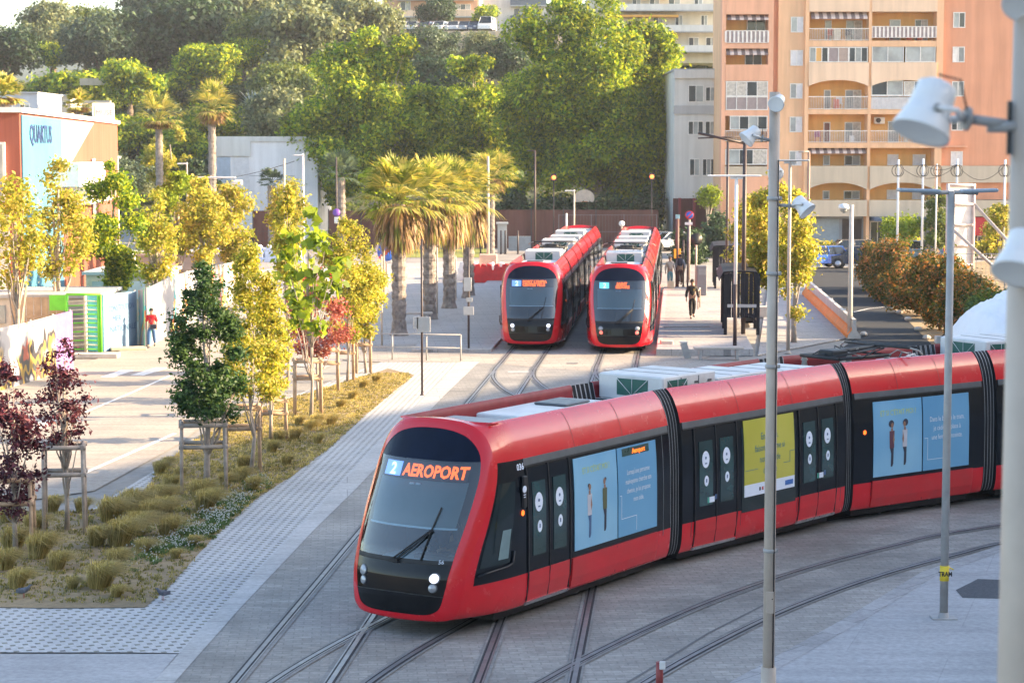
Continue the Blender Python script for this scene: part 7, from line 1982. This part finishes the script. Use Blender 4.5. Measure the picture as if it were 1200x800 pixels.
def person(loc, rz, label, top, legs, hair=HAIRM, sit=False, stride=.25, h=1.75, group=None, long_sleeve=True, shoes=None, arm=(.12, .18), skirtlen=None):
    s = h/1.75; t = thing('person', loc, rz, label, 'person', group); t.scale = (s, s, s)
    hz = .94 if not sit else .50
    pel = (0,0,hz,.13); spi = (0,.01,hz+.22,.125); che = (0,0,hz+.42,.145); nek = (0,0,hz+.56,.055); hd0 = (0,-.01,hz+.64,.075); hd1 = (0,-.015,hz+.72,.098); hd2 = (0,-.005,hz+.78,.075)
    ch = [[pel, spi, che, nek, hd0, hd1, hd2]]; shirt = [[pel, spi, che, (0,0,hz+.50,.085)]]; trou = [[(0,0,hz+.04,.135), pel]]; sh = []
    for q, sgn in ((-1, 1), (1, -1)):
        S_ = (q*.17, 0, hz+.47, .062); E_ = (q*.25, .03+arm[0]*sgn*.3, hz+.20, .044); Wr = (q*.27, -.08+arm[1]*sgn*.5, hz-.02, .030); Pm = (q*.27, -.10+arm[1]*sgn*.55, hz-.09, .036)
        if sit: Wr = (q*.16, -.30, hz+.12, .030); Pm = (q*.13, -.37, hz+.13, .034)
        ch.append([che, S_, E_, Wr, Pm])
        for k in range(4):
            l = (.075,.085,.08,.065)[k]; off = (k-1.5)*.019
            if sit: a = (Pm[0]+off, Pm[1]-.04, Pm[2]-.005, .009); b = (a[0], a[1]-l*.6, a[2]-.02, .007)
            else: a = (Pm[0]-q*.004, Pm[1]+off, Pm[2]-.045, .0095); b = (a[0]-q*.012, a[1], a[2]-l*.8, .0075)
            ch.append([Pm, a, b])
        ch.append([Pm, (Pm[0]-q*.02, Pm[1]-.035, Pm[2]-.02, .011), (Pm[0]-q*.03, Pm[1]-.045, Pm[2]-.06, .009)])
        shirt.append([che, S_[:3]+(.073,), E_[:3]+(.056,)] + ([(Wr[0], Wr[1], Wr[2]+.02, .042)] if long_sleeve else []))
        if sit: Kn = (q*.12, -.42, hz+.0, .068); An = (q*.12, -.44, .10, .042); To = (q*.13, -.60, .04, .036)
        else: f = stride*sgn; Kn = (q*.10, -.05-f*.35, hz*.53, .064); An = (q*.10, -f*.9, .09+(.06 if sgn < 0 else 0), .042); To = (q*.11, An[1]-.17, .035+(.04 if sgn < 0 else 0), .036)
        hip = (q*.09, 0, hz-.06, .095); ch.append([pel, hip, Kn, An, To]); trou.append([pel, hip[:3]+(.105,), Kn[:3]+(.078,), (An[0], An[1], An[2]+.03, .058)]); sh.append([(An[0], An[1]+.05, An[2]-.045, .044), (An[0], An[1]-.03, An[2]-.035, .046), (To[0], To[1]-.02, To[2], .042)])
    body = obj('body', skin_mesh(ch, SK), t)
    up = lambda L, d: [[(x, y, z, r+d) for x, y, z, r in c] for c in L]
    o = obj('shirt', skin_mesh(up(shirt, .014), top), t); obj('trousers', skin_mesh(up(trou, .012), legs), t)
    for c in sh: obj('shoe', skin_mesh([c], shoes or S_BLK), t)
    mb = MB(); M = Matrix.Translation((0, .012, hz+.755)) @ Matrix.Diagonal((1,1.12,1,1)); mb.lathe([(.001,.085),(.05,.075),(.085,.04),(.103,-.01),(.10,-.05)], hair, 16, M); mb.build('hair', t)
    mb = MB()
    for q in (-1, 1): mb.cbox((q*.035, -.108, hz+.725), (.02,.012,.008), HAIRM); mb.cbox((q*.098, .0, hz+.71), (.012,.03,.05), SK, bev=.004)
    mb.cbox((0,-.122,hz+.70), (.022,.03,.035), SK, bev=.006); mb.cbox((0,-.108,hz+.665), (.04,.01,.008), mat('lips', (.3,.1,.08), .5)); mb.build('face', t)
    return t
RED = mat('cloth_red', (.60,.01,.02), .8); DENIM = mat('cloth_denim', (.05,.12,.26), .8); BLACK = mat('cloth_black', (.015,.015,.018), .8); BEIGE = mat('cloth_beige', (.50,.42,.36), .8); TEALC = mat('cloth_teal', (.12,.30,.34), .8); NAVYC = mat('cloth_navy', (.03,.035,.06), .8)
g = gp(178, 407); person(g, 0, 'man in a red T-shirt and blue jeans walking on the left road', RED, DENIM, h=1.58, long_sleeve=False)
mb = MB(); mb.cbox((.12,-.16,.95), (.30,.12,.20), NAVYC, bev=.03); mb.tube([(.12,-.17,1.04),(-.05,-.17,1.3),(-.14,-.02,1.45),(-.05,.14,1.3),(.2,.0,1.04)], .012, NAVYC, 6); o = mb.build('shoulder_bag', None, (g.x, g.y, 0)); o.scale = (.9,.9,.9); tag(o, 'dark shoulder bag carried by the man in red', 'bag')
g = gp(811, 373, .28); person(g, .1, 'man in black clothes walking towards us on the right platform', BLACK, BLACK, h=1.78)
mb = MB(); mb.box(.03, .12, -.19, -.185, 1.28, 1.38, mat('print_gold', (.55,.42,.15), .6)); o = mb.build('badge', None, (g.x, g.y, .28)); tag(o, 'pale print on the chest of the man in black', 'badge')
g = gp(785, 336, .28); person(g, .2, 'person in a pale top standing by the pedestrian signal', BEIGE, TEALC, h=1.68, stride=.05, hair=mat('hair_brown', (.07,.04,.025), .7))
mb = MB(); mb.prism([(-.18,-.08),(.18,-.08),(.18,.08),(-.18,.08)], 0, .42, mat('bag_green', (.40,.48,.36), .7)); mb.tube([(-.1,0,.42),(-.06,0,.58),(.06,0,.58),(.1,0,.42)], .01, S_GRN, 5); q = gp(786, 338, .28); o = mb.build('shopping_bag', None, q, bevel=.02); tag(o, 'pale green shopping bag held low beside the person in the pale top', 'bag')
g = gp(797, 334, .28); person(g, PI+.2, 'person with a dark backpack seen beside the pedestrian signal', mat('cloth_check', (.30,.30,.34), .8), mat('cloth_brown', (.12,.06,.05), .8), h=1.75, stride=.12)
mb = MB(); mb.cbox((0,0,0), (.30,.18,.45), NAVYC, bev=.06); o = mb.build('backpack', None, (g.x-.03, g.y-.22, 1.62)); tag(o, 'dark backpack on the person by the pedestrian signal', 'backpack')
for i, (px, c1, lab_) in enumerate(((297, BLACK, 'seated person in dark clothes on the far bench at left'), (302, mat('cloth_paleblue', (.42,.50,.62), .8), 'seated person in a pale shirt on the far bench at left'))):
    g = gp(px, 291); person(g, 0, lab_, c1, NAVYC, sit=True, h=1.8)
q = gp(299.5, 290.2); t = thing('bench', (q.x, q.y+.1, 0), 0, 'dark bench under the two seated people', 'bench'); mb = MB(); mb.cbox((0,0,.40), (2.2,.5,.06), B_MET, bev=.01); mb.build('seat', t)
for x in (-.9, .9): mb = MB(); mb.box(x-.03, x+.03, -.2, .2, 0, .37, B_MET); mb.build('leg', t)
# tram driver sitting in the cab of the near tram
d_ = (nj[1]-nj[0]).normalized(); n_ = Vector((-d_.y, d_.x)); pd = Vector((nj3[0].x, nj3[0].y, 0)) + Vector((d_.x, d_.y, 0))*1.38 - Vector((n_.x, n_.y, 0))*.1
person((pd.x, pd.y, .68), math.atan2(d_.y, d_.x)-PI/2, 'tram driver in dark clothes sitting behind the windscreen of the near tram', NAVYC, NAVYC, sit=True)
# birds
def pigeon(px, py, rz, label):
    q = gp(px, py, .02); t = thing('pigeon', q, rz, label, 'bird'); G_ = mat('feather_grey', (.10,.11,.14), .7, var=.3, scale=20)
    obj('body', skin_mesh([[(0,.13,.10,.015),(0,.07,.115,.045),(0,0,.13,.062),(0,-.07,.16,.045),(0,-.10,.20,.026),(0,-.115,.235,.026),(0,-.14,.235,.010),(0,-.165,.228,.004)]], G_), t)
    mb = MB(); mb.add([(-.03,.08,.12),(.03,.08,.12),(.035,.22,.075),(-.035,.22,.075)], [(0,1,2,3)], G_); mb.build('tail', t)
    for s_ in (-1, 1): mb = MB(); mb.tube([(s_*.025,0,.09),(s_*.025,0,.0)], .006, mat('bird_leg', (.35,.10,.08), .6), 5); mb.build('leg', t); mb = MB(); mb.cbox((s_*.058,.04,.135), (.014,.17,.07), G_, bev=.006); mb.build('wing', t)
pigeon(191, 703, -.8, 'grey pigeon standing on the grid pavers at the corner of the bed'); pigeon(28, 700, 1.5, 'dark pigeon in the dry grass at the lower left')
# bollards behind the left tram
for i, (px, b) in enumerate(((551, 296), (563, 298), (587, 298), (592, 298), (607, 298), (545, 298))):
    post(px, b, b-28, 2.0, S_BRN, 'slim dark bollard in the row behind the red barriers', group='dark bollards behind the red barriers', name='bollard', cat='bollard')
B = slab_block('utility_cabinet', 583, 594, 263, 296, 165, 1.0, W_GRY, 'grey utility cabinet behind the red barriers', [], None, None, 'cabinet', roof=True); slab_block('low_wall', 596, 622, 277, 294, 164, .4, mat('wall_slate', (.20,.24,.28), .8), 'low slate-blue wall left of the parked trams', [], None, None, 'wall', roof=False)
slab_block('low_wall', 476, 546, 283, 292, 167, .4, mat('wall_slate2', (.26,.29,.32), .8), 'low grey wall behind the palm row', [], None, None, 'wall', roof=False)
# distant ridge and haze
mb = MB(); vs = []; n = 40
for i in range(n+1):
    x = -560+1300*i/n; h_ = 41+3*math.sin(i*.55)+2*math.sin(i*1.3+1) + (0 if x < 0 else -6); vs += [(x, 560, 4), (x, 600, h_*.6), (x, 660, h_), (x, 760, 4)]
for i in range(n):
    k = 4*i
    for q in range(3): mb.add([], [], W_GRY)
mb.add(vs, [(4*i+q, 4*i+q+1, 4*i+q+5, 4*i+q+4) for i in range(n) for q in range(3)], mat('ridge', (.10,.13,.12), .95, var=.3, scale=.02), True); o = mb.build('mountain'); o['kind'] = 'structure'
# ================================================================== HAZE
mb = MB(); mb.box(-830, 830, -170, 1030, -3, 56, W_WHT)
hz = mb.build('haze'); hz['kind'] = 'stuff'; hz['label'] = 'thin evening haze in the air'
hm = bpy.data.materials.new('haze'); hm.use_nodes = True; nt = hm.node_tree; nt.nodes.remove(nt.nodes['Principled BSDF'])
pv = nt.nodes.new('ShaderNodeVolumePrincipled'); pv.inputs['Color'].default_value = (.90, .94, 1.0, 1); pv.inputs['Density'].default_value = .0002; pv.inputs['Anisotropy'].default_value = .2
nt.links.new(pv.outputs[0], [n for n in nt.nodes if n.type == 'OUTPUT_MATERIAL'][0].inputs['Volume'])
hz.data.materials.clear(); hz.data.materials.append(hm)
# ================================================================== CAMERA, LIGHT
cam = bpy.data.cameras.new('camera'); co = bpy.data.objects.new('camera', cam); COL.objects.link(co)
cam.lens = 75.0; cam.sensor_width = 36; cam.clip_start = .3; cam.clip_end = 8000
co.location = (0, 0, CAMH); co.rotation_euler = (PI/2-PITCH, 0, 0)
cam.dof.use_dof = True; cam.dof.focus_distance = 44; cam.dof.aperture_fstop = 4.2
scene.camera = co
w = bpy.data.worlds.new('World'); scene.world = w; w.use_nodes = True
nt = w.node_tree; bg = nt.nodes['Background']
sk = nt.nodes.new('ShaderNodeTexSky'); sk.sky_type = 'NISHITA'; sk.sun_disc = False
SUN = Vector((1.0, .02, 0)).normalized(); EL = R(20)
sk.sun_elevation = EL; sk.sun_rotation = math.atan2(SUN.x, SUN.y); sk.air_density = 1.0; sk.dust_density = 1.6; sk.ozone_density = .5
nt.links.new(sk.outputs[0], bg.inputs[0]); bg.inputs[1].default_value = .125
sl = bpy.data.lights.new('sun', 'SUN'); sl.energy = 5.0; sl.angle = R(.5); sl.color = (1, .74, .45)
so = bpy.data.objects.new('sun', sl); COL.objects.link(so)
dv = Vector((SUN.x*math.cos(EL), SUN.y*math.cos(EL), math.sin(EL)))
so.rotation_euler = dv.to_track_quat('Z', 'Y').to_euler(); so.location = (60, 0, 60)
scene.view_settings.view_transform = 'Standard'; scene.view_settings.look = 'None'
scene.view_settings.exposure = 2.1; scene.view_settings.gamma = 1; scene.view_settings.use_curve_mapping = False
